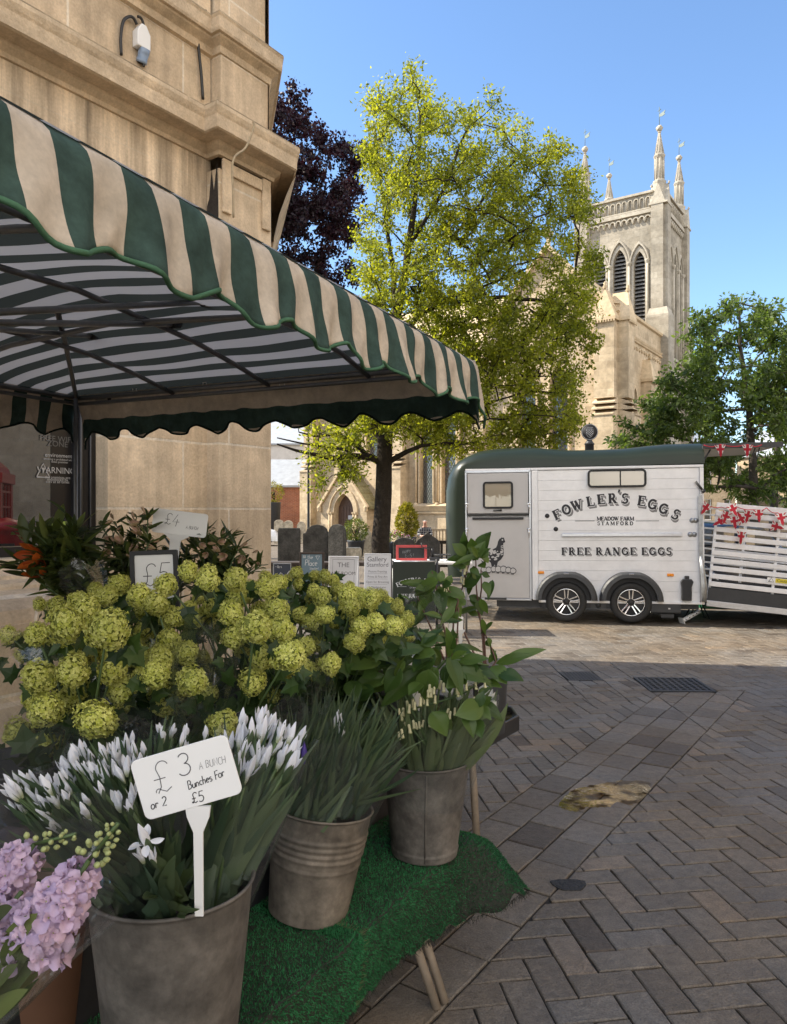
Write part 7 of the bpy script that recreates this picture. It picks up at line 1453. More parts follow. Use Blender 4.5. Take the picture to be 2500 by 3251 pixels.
# buckets
def bucket(label, c, rb, rt, h, style, m_, tilt=0, name='bucket', handle=False):
    o = thing(name, label, 'bucket', c, 0, rot=(0, R(tilt), R(20))); prof = [(.001, .004), (rb - .004, .004), (rb, .012), (rb, .012)]
    def rad(z): return rb + (rt - rb) * (z / h)
    ribs = {'ribbed': (.62, .68, .74, .80), 'plain': (), 'seamed': (.09,)}[style]; N_ = 70
    prof = [(.001, .003), (rb, .003)]
    for k in range(1, N_ + 1):
        z = h * k / N_; r_ = rad(z)
        for q in ribs: r_ += (.0042 if style == 'ribbed' else .0015) * math.exp(-((z / h - q) / .016) ** 2)
        if style == 'ribbed': r_ += .003 * math.exp(-((z / h - .52) / .012) ** 2)
        if style == 'seamed' and z / h < .09: r_ += .0022
        prof.append((r_, z))
    prof += [(rt + .004, h + .001), (rt + .0055, h + .004), (rt + .003, h + .008), (rt - .001, h + .007), (rt - .003, h), (rad(h * .55) - .003, h * .55), (.001, h * .55)]
    m = MB(); m.lathe(prof, 64, wob=.006); m.build('shell', m_, o)
    if style == 'seamed': m = MB(); a = R(-112); m.tube([(rad(z) * math.cos(a) * 1.004, rad(z) * math.sin(a) * 1.004, z) for z in (.012, h * .3, h * .6, h * .97)], .0035, 6); m.build('seam', m_, o)
    m = MB(); m.lathe([(.001, h * .56), (rad(h * .56) - .004, h * .56)], 40); m.build('water', M_['black'], o); return o
b1 = Vector((-.44, 1.503, ZT + .012)); b2_ = Vector((-.255, 2.255, ZT + .012)); b3_ = Vector((.108, 2.64, ZT + .012))
bucket('large weathered metal bucket of white irises nearest the viewer', b1, .112, .158, .455, 'plain', M_['galv'])
bucket('ribbed galvanised bucket in the middle of the turf bench', b2_, .118, .150, .308, 'ribbed', M_['galv_pale'], tilt=8)
bucket('seamed grey metal bucket at the far end of the turf bench', b3_, .112, .152, .325, 'seamed', M_['galv'], tilt=1)
bucket('brown plastic bucket half hidden behind the pink stocks', Vector((-.83, 1.72, ZT + .012)), .10, .13, .36, 'plain', mat('brown_plastic', (.12, .06, .035), .5, nz=(6, .1, 3)))
bp3 = at(1556, CY, 3.52); bucket('black plastic pot of tall leafy stems on the wet tray', Vector((bp3.x, 3.52, zt_ + .008)), .068, .083, .285, 'plain', M_['plastic_dark'], name='pot')
wb_ = at(1262, CY, 2.95); bucket('white plastic bucket behind the drooping green leaves', Vector((wb_.x, 2.95, .70)), .10, .125, .40, 'plain', M_['white_plastic'])
vb_ = [(-.98, 1.95), (-.62, 2.2), (-.30, 2.55), (-1.0, 2.45), (-.05, 2.9), (-.66, 2.75)]
for k, (x, y) in enumerate(vb_): bucket('black plastic bucket under the %s viburnum heads' % ('leftmost', 'middle front', 'middle right', 'back left', 'far right', 'back middle')[k], Vector((x, y, .70)), .10, .13, .30, 'plain', M_['plastic_dark'])
# price signs
def signboard(label, corners, d, stem, text, m_=None, th=.004, frame_=False, dd=(0, 0, 0, 0), rx=.012):
    P = [at(x, y, d + e) for (x, y), e in zip(corners, dd)]; c = sum(P, Vector()) / 4; ex = ((P[1] - P[0]) + (P[2] - P[3])).normalized(); ey = ((P[0] - P[3]) + (P[1] - P[2])); ey = (ey - ex * ey.dot(ex)).normalized(); w_ = ((P[1] - P[0]).length + (P[2] - P[3]).length) / 2; h = ((P[0] - P[3]).length + (P[1] - P[2]).length) / 2
    M = frame(c, ex, ey); o = thing('price_sign', label, 'price sign', c); m = MB(); m.prism(rrect(w_, h, rx, 4), th, M, z0=-th); m.build('board', M_['white_plastic'], o, world=True, bevel=.001)
    if stem:
        s0 = at(stem[0], stem[1], d); s1 = at(stem[2], stem[3], d + .02); ax = (s1 - s0).normalized(); sd = ax.cross(Vector((0, 1, 0))).normalized(); m = MB(); k = stem[4]
        Q = [(s0, k * 2.6), (s0.lerp(s1, .10), k * 2.3), (s0.lerp(s1, .24), k), (s1, k * .9)]; v = []
        for p, q in Q: v += [p + sd * q + Vector((0, .0005, 0)), p - sd * q + Vector((0, .0005, 0)), p - sd * q + Vector((0, .006, 0)), p + sd * q + Vector((0, .006, 0))]
        m.add(v, [(4 * i + a, 4 * i + (a + 1) % 4, 4 * i + 4 + (a + 1) % 4, 4 * i + 4 + a) for i in range(3) for a in range(4)]); m.build('stake', M_['white_plastic'], o, world=True, bevel=.001)
    if frame_:
        m = MB(); ring(m, w_ + .014, h + .014, .006, .016, .012, M @ Matrix.Translation((0, 0, -.006))); m.build('frame', M_['black'], o, world=True)
    m = MB(); text(m, M @ Matrix.Translation((0, 0, .0006)), w_, h); m.build('lettering', [M_['ink'], M_['ink_thin']], o, world=True); return o
def t3(m, M, w_, h):
    hand(m, '£', M, h * .52, -w_ * .36, -h * .12, .028, 1); hand(m, '3', M, h * .36, -w_ * .06, h * .03, .05, 1, .12); hand(m, 'A BUNCH', M @ Matrix.Rotation(R(-2), 4, 'Z'), h * .115, w_ * .15, h * .075, .06, 1)
    hand(m, 'or 2 ', M @ Matrix.Rotation(R(-2), 4, 'Z'), h * .15, -w_ * .41, -h * .36, .11, 0, .15); hand(m, 'Bunches For', M @ Matrix.Rotation(R(5), 4, 'Z'), h * .135, -w_ * .02, -h * .20, .11, 0, .18, .05, .92); hand(m, '£5', M, h * .17, -w_ * .02, -h * .44, .09, 0, .15)
signboard('large white price sign reading £3 a bunch stuck in the front bucket', [(417, 2417), (723, 2330), (768, 2518), (458, 2610)], 1.30, (628, 2560, 632, 2910, .0085), t3)
def t5(m, M, w_, h): hand(m, '£5.', M, h * .42, -w_ * .34, -h * .12, .035, 0, .12)
signboard('black framed price card reading £5 among the viburnum heads', [(420, 1756), (562, 1751), (560, 1925), (424, 1930)], 2.75, None, t5, frame_=True, rx=.004)
def t4(m, M, w_, h): hand(m, '£4', M, h * .48, -w_ * .30, -h * .12, .04, 0, .12); hand(m, 'A BUNCH', M, h * .13, w_ * .12, -h * .2, .09)
signboard('white price sign reading £4 standing among the alstroemerias', [(494, 1615), (666, 1632), (650, 1710), (476, 1686)], 3.05, (560, 1690, 548, 1790, .022), t4)
def t2(m, M, w_, h): hand(m, '£4', M @ Matrix.Rotation(R(-4), 4, 'Z'), h * .3, -w_ * .3, 0, .05, 1)
signboard('small white price sign at the back of the leafy stems', [(1421, 1956), (1467, 1958), (1476, 2005), (1428, 2005)], 3.3, (1462, 2000, 1464, 2060, .008), t2, dd=(0, .02, .02, 0), rx=.006)
# ---------------------------------------------------------------- flowers
M_['vib_leaf'] = leafmat('viburnum_leaf', (.014, .035, .010), (.06, .105, .022), .25, (1.5, 1.7, .6), .45); M_['seal_leaf'] = leafmat('broad_stem_leaf', (.03, .066, .016), (.105, .165, .034), .30, (1.5, 1.7, .6), .4)
M_['blade'] = leafmat('iris_blade', (.036, .066, .040), (.11, .15, .078), .22, (1.4, 1.6, .7), .45); M_['tulip_leaf'] = leafmat('tulip_leaf', (.07, .10, .05), (.15, .19, .085), .25, (1.4, 1.5, .7), .5)
M_['stem'] = mat('green_stem', (.07, .115, .035), .5, nz=(9, .2, 3)); M_['stem_red'] = mat('reddish_stem', (.11, .055, .04), .5, nz=(9, .25, 3))
M_['vib'] = mat('viburnum_floret', (.43, .46, .07), .7, var=1, col2=(.76, .76, .28), spec=.15, trans=(.22, (1.2, 1.2, .7))); _t = M_['vib'].node_tree; _b = _t.nodes['Principled BSDF']; _s = _b.inputs['Base Color'].links[0].from_socket; _o = _t.nodes.new('ShaderNodeObjectInfo'); _r = _t.nodes.new('ShaderNodeMapRange'); _r.inputs[3].default_value = .72; _r.inputs[4].default_value = 1.12; _t.links.new(_o.outputs['Random'], _r.inputs[0])   # each head its own tone
_x = _t.nodes.new('ShaderNodeMix'); _x.data_type = 'RGBA'; _x.blend_type = 'MULTIPLY'; _x.inputs[0].default_value = 1; _t.links.new(_s, _x.inputs[6]); _t.links.new(_r.outputs[0], _x.inputs[7]); _t.links.new(_x.outputs[2], _b.inputs['Base Color'])
M_['vib_core'] = mat('viburnum_core', (.15, .17, .03), .9, nz=(20, .2, 3))  # dark core colour puts crevice shade between the florets
M_['iris'] = mat('white_iris_petal', (.46, .50, .30), .5, var=1, col2=(.84, .85, .90), spec=.3, trans=(.3, (1, 1, 1))); M_['tulip'] = mat('white_tulip_petal', (.80, .80, .76), .5, var=.05, nz=(6, .05, 3), trans=(.3, (1, 1, 1))); M_['iris_blue'] = mat('violet_iris_bud', (.06, .03, .25), .5, nz=(9, .2, 3))
M_['bell'] = mat('cream_bell', (.40, .42, .17), .5, var=1, col2=(.72, .66, .42), trans=(.25, (1, 1, .9))); M_['stock'] = mat('lilac_pink_petal', (.50, .39, .56), .6, var=1, col2=(.70, .52, .63), nz=(30, .10, 3), trans=(.3, (1, .95, 1)), spec=.2); M_['stock_bud'] = mat('green_stock_bud', (.22, .26, .10), .6, var=1, col2=(.42, .45, .18)); M_['stock_leaf'] = leafmat('stock_leaf', (.05, .075, .03), (.13, .16, .05), .25, (1.4, 1.5, .6), .6)
M_['lily'] = mat('orange_lily_petal', (.45, .07, .012), .5, var=1, col2=(.55, .13, .02), trans=(.25, (1.2, 1, .8))); M_['alstro'] = mat('peach_alstroemeria_petal', (.40, .34, .18), .5, var=1, col2=(.68, .45, .36), trans=(.25, (1.2, 1, .9))); M_['alstro_leaf'] = leafmat('alstroemeria_leaf', (.028, .05, .016), (.12, .15, .04), .28, (1.4, 1.5, .6), .4)
M_['film'] = film('clear_film', (.97, .98, .98), .07, .10, .012); M_['film_bright'] = film('creased_clear_film', (.95, .96, .97), .11, .08, .02)
def bez(a, b, c, t): return a.lerp(b, t).lerp(b.lerp(c, t), t)
def leafgrid(mb, base, tip, width, up, droop=.25, fold=.18, n=9, a=.5, wave=0, m=0, pk=.45, pw=.8, vein=0):
    """broad or strap leaf as a folded, bent surface"""
    ax = tip - base; L = ax.length; mid = base.lerp(tip, .5) + up * L * droop; rows = []; side0 = ax.cross(up); side0 = side0.normalized() if side0.length > 1e-6 else Vector((1, 0, 0))
    for i in range(n + 1):
        t = i / n; p = bez(base, mid, tip, t); tg = (bez(base, mid, tip, min(1, t + .02)) - bez(base, mid, tip, max(0, t - .02))).normalized(); sd = (side0 - tg * side0.dot(tg)).normalized(); nn = sd.cross(tg)
        q = t ** (math.log(.5) / math.log(pk)); w_ = width * .5 * (math.sin(math.pi * min(1, q)) ** pw) + width * .012; row = []
        for s in ((-1, -.5, 0, .5, 1) if not vein else (-1, -.83, -.66, -.5, -.33, -.16, 0, .16, .33, .5, .66, .83, 1)): row.append(p + sd * s * w_ + nn * (abs(s) * w_ * fold + vein * w_ * (abs(int(round(s * 6))) % 2) + wave * w_ * math.sin(t * 9 + s * 2) * abs(s)))
        rows.append(row)
    mb.grid(rows, m, True, a)
def strap(mb, p0, p1, w_, bend, n=6, a=.5, m=0, tw=0):
    ax = p1 - p0; mid = p0.lerp(p1, .55) + bend; v = []; f = []; sd0 = ax.cross(Vector((0, 1, 0)) + bend * 2).normalized()
    for i in range(n + 1):
        t = i / n; p = bez(p0, mid, p1, t); ww = w_ * .5 * (1 - max(0, (t - .45) / .55) ** 1.6) + .0006; r_ = Matrix.Rotation(tw * t, 3, ax.normalized()); sd = r_ @ sd0; nn = sd.cross(ax).normalized(); v += [p - sd * ww + nn * ww * .35, p, p + sd * ww + nn * ww * .35]
    for i in range(n): f += [(3 * i, 3 * i + 1, 3 * i + 4, 3 * i + 3), (3 * i + 1, 3 * i + 2, 3 * i + 5, 3 * i + 4)]
    mb.add(v, f, m, True, a)
def wrapper(parent, c0, c1, r0, r1, seed, m_='film', cut=0, n=40, name='wrapper', el=1.0):
    rr = random.Random(seed); ax = (c1 - c0).normalized(); u = ax.orthogonal().normalized(); w_ = ax.cross(u); rows = []; ph = [rr.uniform(0, 6) for _ in range(5)]
    for j in range(11):
        t = j / 10; r_ = r0 + (r1 - r0) * (t ** .8); c = c0.lerp(c1, t); row = []
        for i in range(n):
            q = 2 * math.pi * i / n; k = 1 + .05 * math.sin(q * 5 + ph[0] + t * 2) * t + .035 * math.sin(q * 11 + ph[1] - t * 3) + .03 * math.sin(q * 17 + ph[2]) * t; top = .09 * t ** 3 * (math.sin(q * 3 + ph[3]) + .6 * math.sin(q * 7 + ph[4])) * (c1 - c0).length
            row.append(c + (u * math.cos(q) + w_ * math.sin(q) * el) * r_ * k + ax * top)
        rows.append(row)
    mb = MB(); mb.grid(rows, close=True); return mb.build(name, M_[m_], parent, world=True)
def proto(mb, mats): o = mb.build('proto', mats); me = o.data; bpy.data.objects.remove(o); return me
def place(name, me, parent, M):
    o = bpy.data.objects.new(name, me); C.objects.link(o); o.parent = parent; o.matrix_basis = minv(parent) @ M; return o
def aim(p, d, s=1, roll=0): return Matrix.Translation(p) @ d.to_track_quat('Z', 'Y').to_matrix().to_4x4() @ Matrix.Rotation(roll, 4, 'Z') @ Matrix.Scale(s, 4)
# ---- viburnum
def vibhead(seed):
    rs = np.random.RandomState(seed); n = 330; k = np.arange(n) + .5; ph = np.arccos(1 - 2 * k / n); th_ = math.pi * (1 + 5 ** .5) * k; D = np.stack([np.cos(th_) * np.sin(ph), np.sin(th_) * np.sin(ph), np.cos(ph)], 1) + rs.normal(size=(n, 3)) * .05; D /= np.linalg.norm(D, axis=1, keepdims=True)
    lump = 1 + .10 * np.sin(D[:, 0] * 4 + seed) + .07 * np.cos(D[:, 1] * 5 + seed * 2); lump *= rs.uniform(.88, 1.07, n); V = []; F_ = []; var = []; mi = []
    for i in range(n):
        d = Vector(D[i]); u = d.orthogonal().normalized(); u.rotate(Matrix.Rotation(rs.uniform(0, 6.3), 3, d)); w_ = d.cross(u); r_ = float(lump[i]); tone = rs.uniform(.1, .9); c = d * (r_ - .07); til = (u * rs.normal() + w_ * rs.normal()) * .45
        for p in range(5):
            a = p * 1.2566; e = u * math.cos(a) + w_ * math.sin(a); s_ = w_ * math.cos(a) - u * math.sin(a); L = .135 * rs.uniform(.8, 1.2); o = len(V); hh = d * (.04 + e.dot(til) * .12)
            V += [c, c + e * L * .6 - s_ * L * .42 + hh * .9, c + e * L * 1.05 + hh * .8, c + e * L * .6 + s_ * L * .42 + hh * .9]; F_.append((o, o + 1, o + 2, o + 3)); var.append(min(1, max(0, tone + rs.normal() * .15)))
    nb = len(F_); m = MB(); m.ball((0, 0, 0), .80, 16, 10, 1); 
    m2 = MB(); m2.v = [tuple(v) for v in V]; m2.f = [list(f) for f in F_]; m2.m = [0] * nb; m2.s = [False] * nb; m2.a = var; m2.add(m.v, m.f, 1); return proto(m2, [M_['vib'], M_['vib_core']])
VH = [vibhead(k) for k in range(5)]
LOBE = [(0, 0), (.22, .10), (.52, .12), (.42, .34), (.62, .62), (.36, .60), (.26, .68), (.20, .80), (0, 1.1), (-.20, .80), (-.26, .68), (-.36, .60), (-.62, .62), (-.42, .34), (-.52, .12), (-.22, .10)]
def lobeleaf(mb, p, ax, up, s, a, fold=.2):
    ax = ax.normalized(); sd = ax.cross(up); sd = sd.normalized() if sd.length > 1e-5 else ax.orthogonal().normalized(); nn = sd.cross(ax); v = [p + ax * .42 * s]; 
    for x, y in LOBE: v.append(p + sd * x * s + ax * y * s + nn * (abs(x) * fold * s - .22 * y * y * s))
    n = len(LOBE); mb.add(v, [(0, 1 + i, 1 + (i + 1) % n) for i in range(n)], 0, False, a)
Z = lambda L, sx, ox, oy: [(ox + x * sx, oy + y * sx, d * sx) for x, y, d in L]
heads = Z([(1003, 190, 105), (1110, 230, 125), (885, 262, 120), (745, 320, 125), (835, 360, 130), (1258, 235, 130), (1272, 297, 90), (1422, 285, 125), (1420, 225, 80), (635, 260, 110), (565, 320, 115), (415, 345, 100), (300, 375, 105), (350, 475, 205), (195, 525, 125), (460, 385, 95), (475, 440, 80), (555, 415, 75), (645, 440, 85), (575, 505, 220), (730, 580, 100), (775, 505, 100), (915, 435, 120), (1010, 390, 85), (1045, 450, 90), (1125, 380, 90), (1140, 460, 70), (1235, 410, 130), (1260, 345, 120), (1480, 395, 125), (1385, 410, 115), (1360, 490, 178), (1505, 505, 145), (1405, 650, 145), (1540, 640, 165), (1615, 705, 115), (905, 560, 125), (995, 630, 135), (825, 625, 110), (825, 740, 160), (1030, 775, 165), (210, 757, 185), (390, 720, 180), (380, 870, 150), (240, 930, 185), (515, 985, 210), (440, 620, 150), (560, 610, 130), (605, 715, 160), (648, 830, 155), (330, 1010, 130), (265, 1100, 150), (1190, 1010, 165), (870, 900, 135), (1350, 780, 140), (640, 940, 120), (1085, 650, 80), (45, 530, 90), (60, 1070, 80), (500, 520, 150), (860, 660, 140), (860, 800, 130), (690, 560, 80), (120, 640, 80), (1350, 880, 100)], .5952, 0, 1700)
heads += Z([(260, 270, 75), (350, 230, 72), (410, 230, 78), (455, 255, 75), (485, 300, 85), (395, 345, 105), (460, 345, 75), (540, 330, 110), (590, 325, 80), (665, 350, 115), (725, 340, 80), (560, 400, 110), (630, 420, 95), (410, 440, 110), (340, 485, 100), (460, 490, 90), (540, 470, 100), (745, 430, 90), (815, 400, 80), (820, 430, 75), (695, 490, 110), (745, 520, 90), (805, 510, 110), (875, 470, 90), (615, 515, 115), (710, 580, 100), (575, 600, 110), (370, 605, 95), (440, 720, 125), (590, 660, 85), (1030, 565, 60), (250, 210, 75), (200, 250, 60), (880, 575, 60), (770, 480, 70), (510, 400, 80)], .5655, 800, 1700)
rq = random.Random(77); NH0 = len(heads); heads += [(x + rq.uniform(-.8, .8) * d, y + rq.uniform(-.5, .75) * d, d * rq.uniform(.68, .8)) for x, y, d in heads if rq.random() < .95 and 1860 < y < 2280 and x < 1240] + [(x + rq.uniform(-1, 1) * d, y + rq.uniform(-.3, .8) * d, d * rq.uniform(.6, .75)) for x, y, d in heads if rq.random() < .8 and 1880 < y < 2260 and x < 1200]
H3 = []
for px, py, dm in heads:
    d = min(3.05, max(1.5, 1.86 * (104 / dm) ** .42)); d += rnd.uniform(-.04, .04); H3.append((at(px, py, d), dm * d / F / 2 * 1.0))
cent = [Vector((-.78, 1.62, 1.2)), Vector((-1.05, 2.3, 1.3)), Vector((-.72, 2.3, 1.33)), Vector((-.45, 2.1, 1.3)), Vector((-.25, 1.95, 1.25)), Vector((-.50, 1.9, 1.1)), Vector((-.22, 2.75, 1.33)), Vector((.02, 2.75, 1.28)), Vector((-.05, 2.35, 1.2))]
for it in range(4):
    grp = [min(range(len(cent)), key=lambda k: (cent[k] - p).length) for p, r_ in H3]
    for k in range(len(cent)):
        q = [H3[i][0] for i in range(len(H3)) if grp[i] == k]
        if q: cent[k] = sum(q, Vector()) / len(q)
VL = ['wrapped bunch of large lime viburnum heads at the left front', 'small shaded lime viburnum bunch at the far left back', 'lime viburnum bunch under the framed £5 card', 'lime viburnum bunch in the middle of the heap', 'lime viburnum bunch with the roundest heads right of the middle', 'low lime viburnum bunch just above the white irises', 'lime viburnum bunch at the back beside the stone pilaster', 'lime viburnum bunch at the right end in front of the egg barrier', 'lime viburnum bunch above the blue green iris leaves']
for k in range(len(cent)):
    ids = [i for i in range(len(H3)) if grp[i] == k]
    if not ids: continue
    c = cent[k]; foot = min((Vector((x, y, .85)) for x, y in vb_), key=lambda p: (p - Vector((c.x, c.y + .15, .85))).length); foot = Vector((foot.x * .6 + c.x * .4, foot.y * .6 + (c.y + .1) * .4, .84)); o = thing('viburnum_bunch', VL[k], 'flower bunch', foot, 0, 'viburnum bunches on the flower table')
    fo = MB(); st = MB()
    for i in ids:
        p, r_ = H3[i]; r_ *= 1.04; q = Vector((rnd.gauss(0, 1), rnd.gauss(0, 1), rnd.gauss(0, 1))).normalized(); Mh = Matrix.Translation(p) @ q.to_track_quat('Z', 'Y').to_matrix().to_4x4() @ Matrix.Diagonal((r_ * rnd.uniform(.94, 1.08), r_ * rnd.uniform(.94, 1.08), r_ * rnd.uniform(.84, 1.0), 1)); place('flower_head', VH[rnd.randrange(5)], o, Mh)
        mid = foot.lerp(p, .6) + Vector((rnd.gauss(0, .02), .10, -.02)); st.tube([foot + Vector((rnd.gauss(0, .03), rnd.gauss(0, .03), -.1)), mid, p], .003, 5)
        for j in range(2):
            a = rnd.uniform(0, 6.28); e = Vector((math.cos(a), abs(math.sin(a)) * .7, rnd.uniform(-.8, .2))); b = p + e * r_ * .7 + Vector((0, .035, -.03)); lobeleaf(fo, b, e + Vector((0, -.25, rnd.uniform(-.5, .2))), Vector((rnd.gauss(0, .3), -.55, 1)), rnd.uniform(.035, .058), rnd.uniform(0, .8))
    for i in ids:
        for j in range(3 if i < NH0 else 1): p = H3[i][0] + Vector((rnd.gauss(0, .04), rnd.uniform(.045, .10), rnd.uniform(-.10, -.01))); lobeleaf(fo, p, Vector((rnd.gauss(0, 1), rnd.gauss(0, .5) - .3, rnd.gauss(0, .8))), Vector((rnd.gauss(0, .3), -.8, .6)), rnd.uniform(.032, .055), rnd.uniform(0, .7))
    for j in range(60 + 5 * len(ids)):
        p = H3[rnd.choice(ids)][0].lerp(foot, rnd.uniform(.42, .85)) + Vector((rnd.gauss(0, .045), abs(rnd.gauss(0, .05)) + .05, rnd.gauss(0, .03) - .02)); e = Vector((rnd.gauss(0, 1), rnd.gauss(0, 1) - .5, rnd.gauss(0, .6) - .2)); lobeleaf(fo, p, e, Vector((rnd.gauss(0, .3), -.5, 1)), rnd.uniform(.045, .08), rnd.uniform(0, .6))
    fo.build('foliage', M_['vib_leaf'], o, world=True); st.build('stem', M_['stem'], o, world=True)
    if k in (0, 2, 4, 5, 7): rad_ = max((H3[i][0] - c).xy.length for i in ids); wrapper(o, foot + Vector((0, 0, -.12)), c + Vector((0, -.02, .0)), .05, rad_ * .9 + .05, 40 + k, 'film_bright' if k == 0 else 'film')
# ---- white irises
def irisbud(seed, opened=0):
    rs = random.Random(seed); m = MB(); rows = []; n = 18; tw = rs.uniform(.8, 1.6); K = 13
    for i in range(K + 1):
        t = i / K; r_ = .135 * (math.sin(math.pi * min(1, t * .93 + .06)) ** .75) * (1 - .35 * t) + .004
        rows.append([Vector((r_ * (1 + .30 * math.cos(3 * q + tw * t * 3) ) * math.cos(q), r_ * (1 + .30 * math.cos(3 * q + tw * t * 3)) * math.sin(q), t)) for q in [2 * math.pi * j / n for j in range(n)]])
    m.grid(rows, 0, True, close=True); nf = len(m.f); m.a = [min(1, max(0, ((i // n) / K) * 3.2 - .25)) for i in range(nf)]
    for k in range(2 + 3 * opened):
        a = rs.uniform(0, 6.28); b = Vector((.10 * math.cos(a), .10 * math.sin(a), .30)); t_ = Vector((.28 * math.cos(a), .28 * math.sin(a), rs.uniform(.75, .95))) if not opened else Vector((.5 * math.cos(a), .5 * math.sin(a), rs.uniform(.2, .7))); leafgrid(m, b, t_, .24, Vector((-math.cos(a), -math.sin(a), .2)), -.12, .35, 6, .95)
    sp = MB(); 
    for k in range(2): a = rs.uniform(0, 6.28); leafgrid(sp, Vector((.05 * math.cos(a), .05 * math.sin(a), -.18)), Vector((.16 * math.cos(a), .16 * math.sin(a), .55)), .22, Vector((math.cos(a), math.sin(a), 0)), .12, -.5, 6, .3)
    m.add(sp.v, sp.f, 1, True, .5); return proto(m, [M_['iris'], M_['blade']])
IB = [irisbud(k) for k in range(5)]; IO = irisbud(9, 1)
buds = [(440, 240, 125), (400, 290, 110), (490, 270, 100), (575, 275, 135), (622, 262, 145), (662, 300, 125), (690, 255, 95), (522, 335, 110), (560, 350, 110), (600, 400, 115), (380, 390, 120), (422, 440, 95), (503, 372, 105), (630, 505, 135), (700, 475, 100), (455, 545, 105), (360, 300, 95), (340, 370, 90), (690, 520, 90), (540, 430, 90), (470, 330, 100), (430, 360, 90), (640, 350, 110),
        (250, 430, 130), (292, 480, 115), (240, 580, 125), (290, 620, 120), (325, 555, 110), (75, 410, 130), (110, 470, 95), (230, 500, 100), (350, 470, 100), (330, 640, 100),
        (1290, 150, 130), (1340, 118, 115), (1400, 65, 135), (1455, 85, 105), (1410, 150, 105), (1460, 142, 115), (1502, 125, 105), (1555, 135, 105), (1300, 270, 95), (1328, 330, 150), (1370, 250, 135), (1408, 285, 150), (1442, 205, 100), (1520, 235, 160), (1552, 295, 140), (1270, 330, 110), (1360, 190, 100), (1320, 210, 110), (1480, 200, 90)]
_b0 = list(buds)
for _ in range(3): buds += [(x + rnd.gauss(0, 38), y + rnd.gauss(6, 30), L * rnd.uniform(.75, 1.05)) for x, y, L in _b0 if rnd.random() < .52 and y < 560]
buds += [(rnd.uniform(560, 720), rnd.uniform(190, 330), 100) for _ in range(10)] + [(rnd.uniform(700, 1240), rnd.uniform(120, 230) - (x_ * 0), 80) for x_ in range(12)]
B3 = []
for x, y, L in buds:
    d = 1.36 + .16 * max(0, (450 - y) / 400) + rnd.uniform(-.06, .06) + (.12 if x > 1200 else 0); B3.append((at(x * .5952, 2250 + y * .5952, d), L * .5952 * d / F))
c1 = Vector((b1.x, b1.y, .885))
def irisbunch(label, ids, cfoot, nblade, seed, hmax, spread, film_='film', bw=.016, bmat='blade', opened=None, top=None, rw=(.05, .12), wrap=True):
    rr = random.Random(seed); o = thing('iris_bunch', label, 'flower bunch', cfoot, 0, 'iris bunches in the metal buckets'); P = [B3[i] for i in ids]; ctr = sum((p for p, L in P), Vector()) / len(P) if P else top
    for p, L in P:
        d = ((p - cfoot).normalized() + Vector((rr.gauss(0, .12), rr.gauss(0, .12), .25))).normalized(); place('bud', IB[rr.randrange(5)], o, aim(p - d * L * .6, d, L * 1.25, rr.uniform(0, 6)))
    m = MB(); s_ = MB()
    for p, L in P:
        q = cfoot + Vector((rr.gauss(0, .025), rr.gauss(0, .025), rr.uniform(-.05, .05))); d = (p - cfoot).normalized(); e = p - d * L * .5; s_.tube([q, q.lerp(e, .5) + Vector((0, 0, .01)), e], .0035, 5)
        for j in range(3): e2 = p + Vector((rr.gauss(0, .022), rr.gauss(0, .022), rr.uniform(-.07, .04))); strap(m, q + Vector((rr.gauss(0, .012), rr.gauss(0, .012), 0)), e2, bw * rr.uniform(.8, 1.5), Vector((rr.gauss(0, .015), rr.gauss(0, .015), 0)), 7, rr.uniform(0, 1), 0, rr.uniform(-.8, .8))
    for k in range(nblade):
        q = cfoot + Vector((rr.gauss(0, .028), rr.gauss(0, .028), rr.uniform(-.01, .02))); e = ctr + Vector((rr.gauss(0, spread), rr.gauss(0, spread), rr.uniform(-.12, hmax))); strap(m, q, e, bw * rr.uniform(.6, 1.5), Vector((rr.gauss(0, .02), rr.gauss(0, .02), 0)), 7, rr.uniform(0, 1), 0, rr.uniform(-.9, .9))
    m.build('leaves', M_[bmat], o, world=True)
    if P: s_.build('stem', M_['stem'], o, world=True)
    if wrap: wrapper(o, cfoot + Vector((0, 0, -.05)), cfoot.lerp(ctr, 1.0), rw[0], rw[1], seed, film_)
    return o
A_ = [i for i, q in enumerate(buds) if 345 <= q[0] < 1000]; B_ = [i for i, q in enumerate(buds) if q[0] < 345]; D_ = [i for i, q in enumerate(buds) if q[0] >= 1000]
irisbunch('wrapped bunch of white iris buds left of the £3 sign', A_, c1 + Vector((-.035, .02, 0)), 26, 1, .06, .06, rw=(.06, .125))
irisbunch('wrapped bunch of white iris buds leaning over the pink stocks', B_, c1 + Vector((-.08, -.03, .02)), 22, 2, .05, .06, rw=(.05, .10))
irisbunch('wrapped bunch of white iris buds right of the £3 sign', D_, c1 + Vector((.075, .03, 0)), 30, 3, .05, .05, rw=(.06, .115))
o = irisbunch('low opened white iris behind the stake of the £3 sign', [], c1 + Vector((.0, -.085, .02)), 20, 4, .02, .035, top=at(500, 2700, 1.30), wrap=False, bw=.022); 
for x, y, L in ((795, 690, 190), (770, 760, 130), (830, 770, 120)): p = at(x * .5952, 2250 + y * .5952, 1.27); place('bud', IO if L > 150 else IB[2], o, aim(p + Vector((0, 0, -.02)), Vector((-.15, -.35, .8)), L * .5952 * 1.27 / F, L))
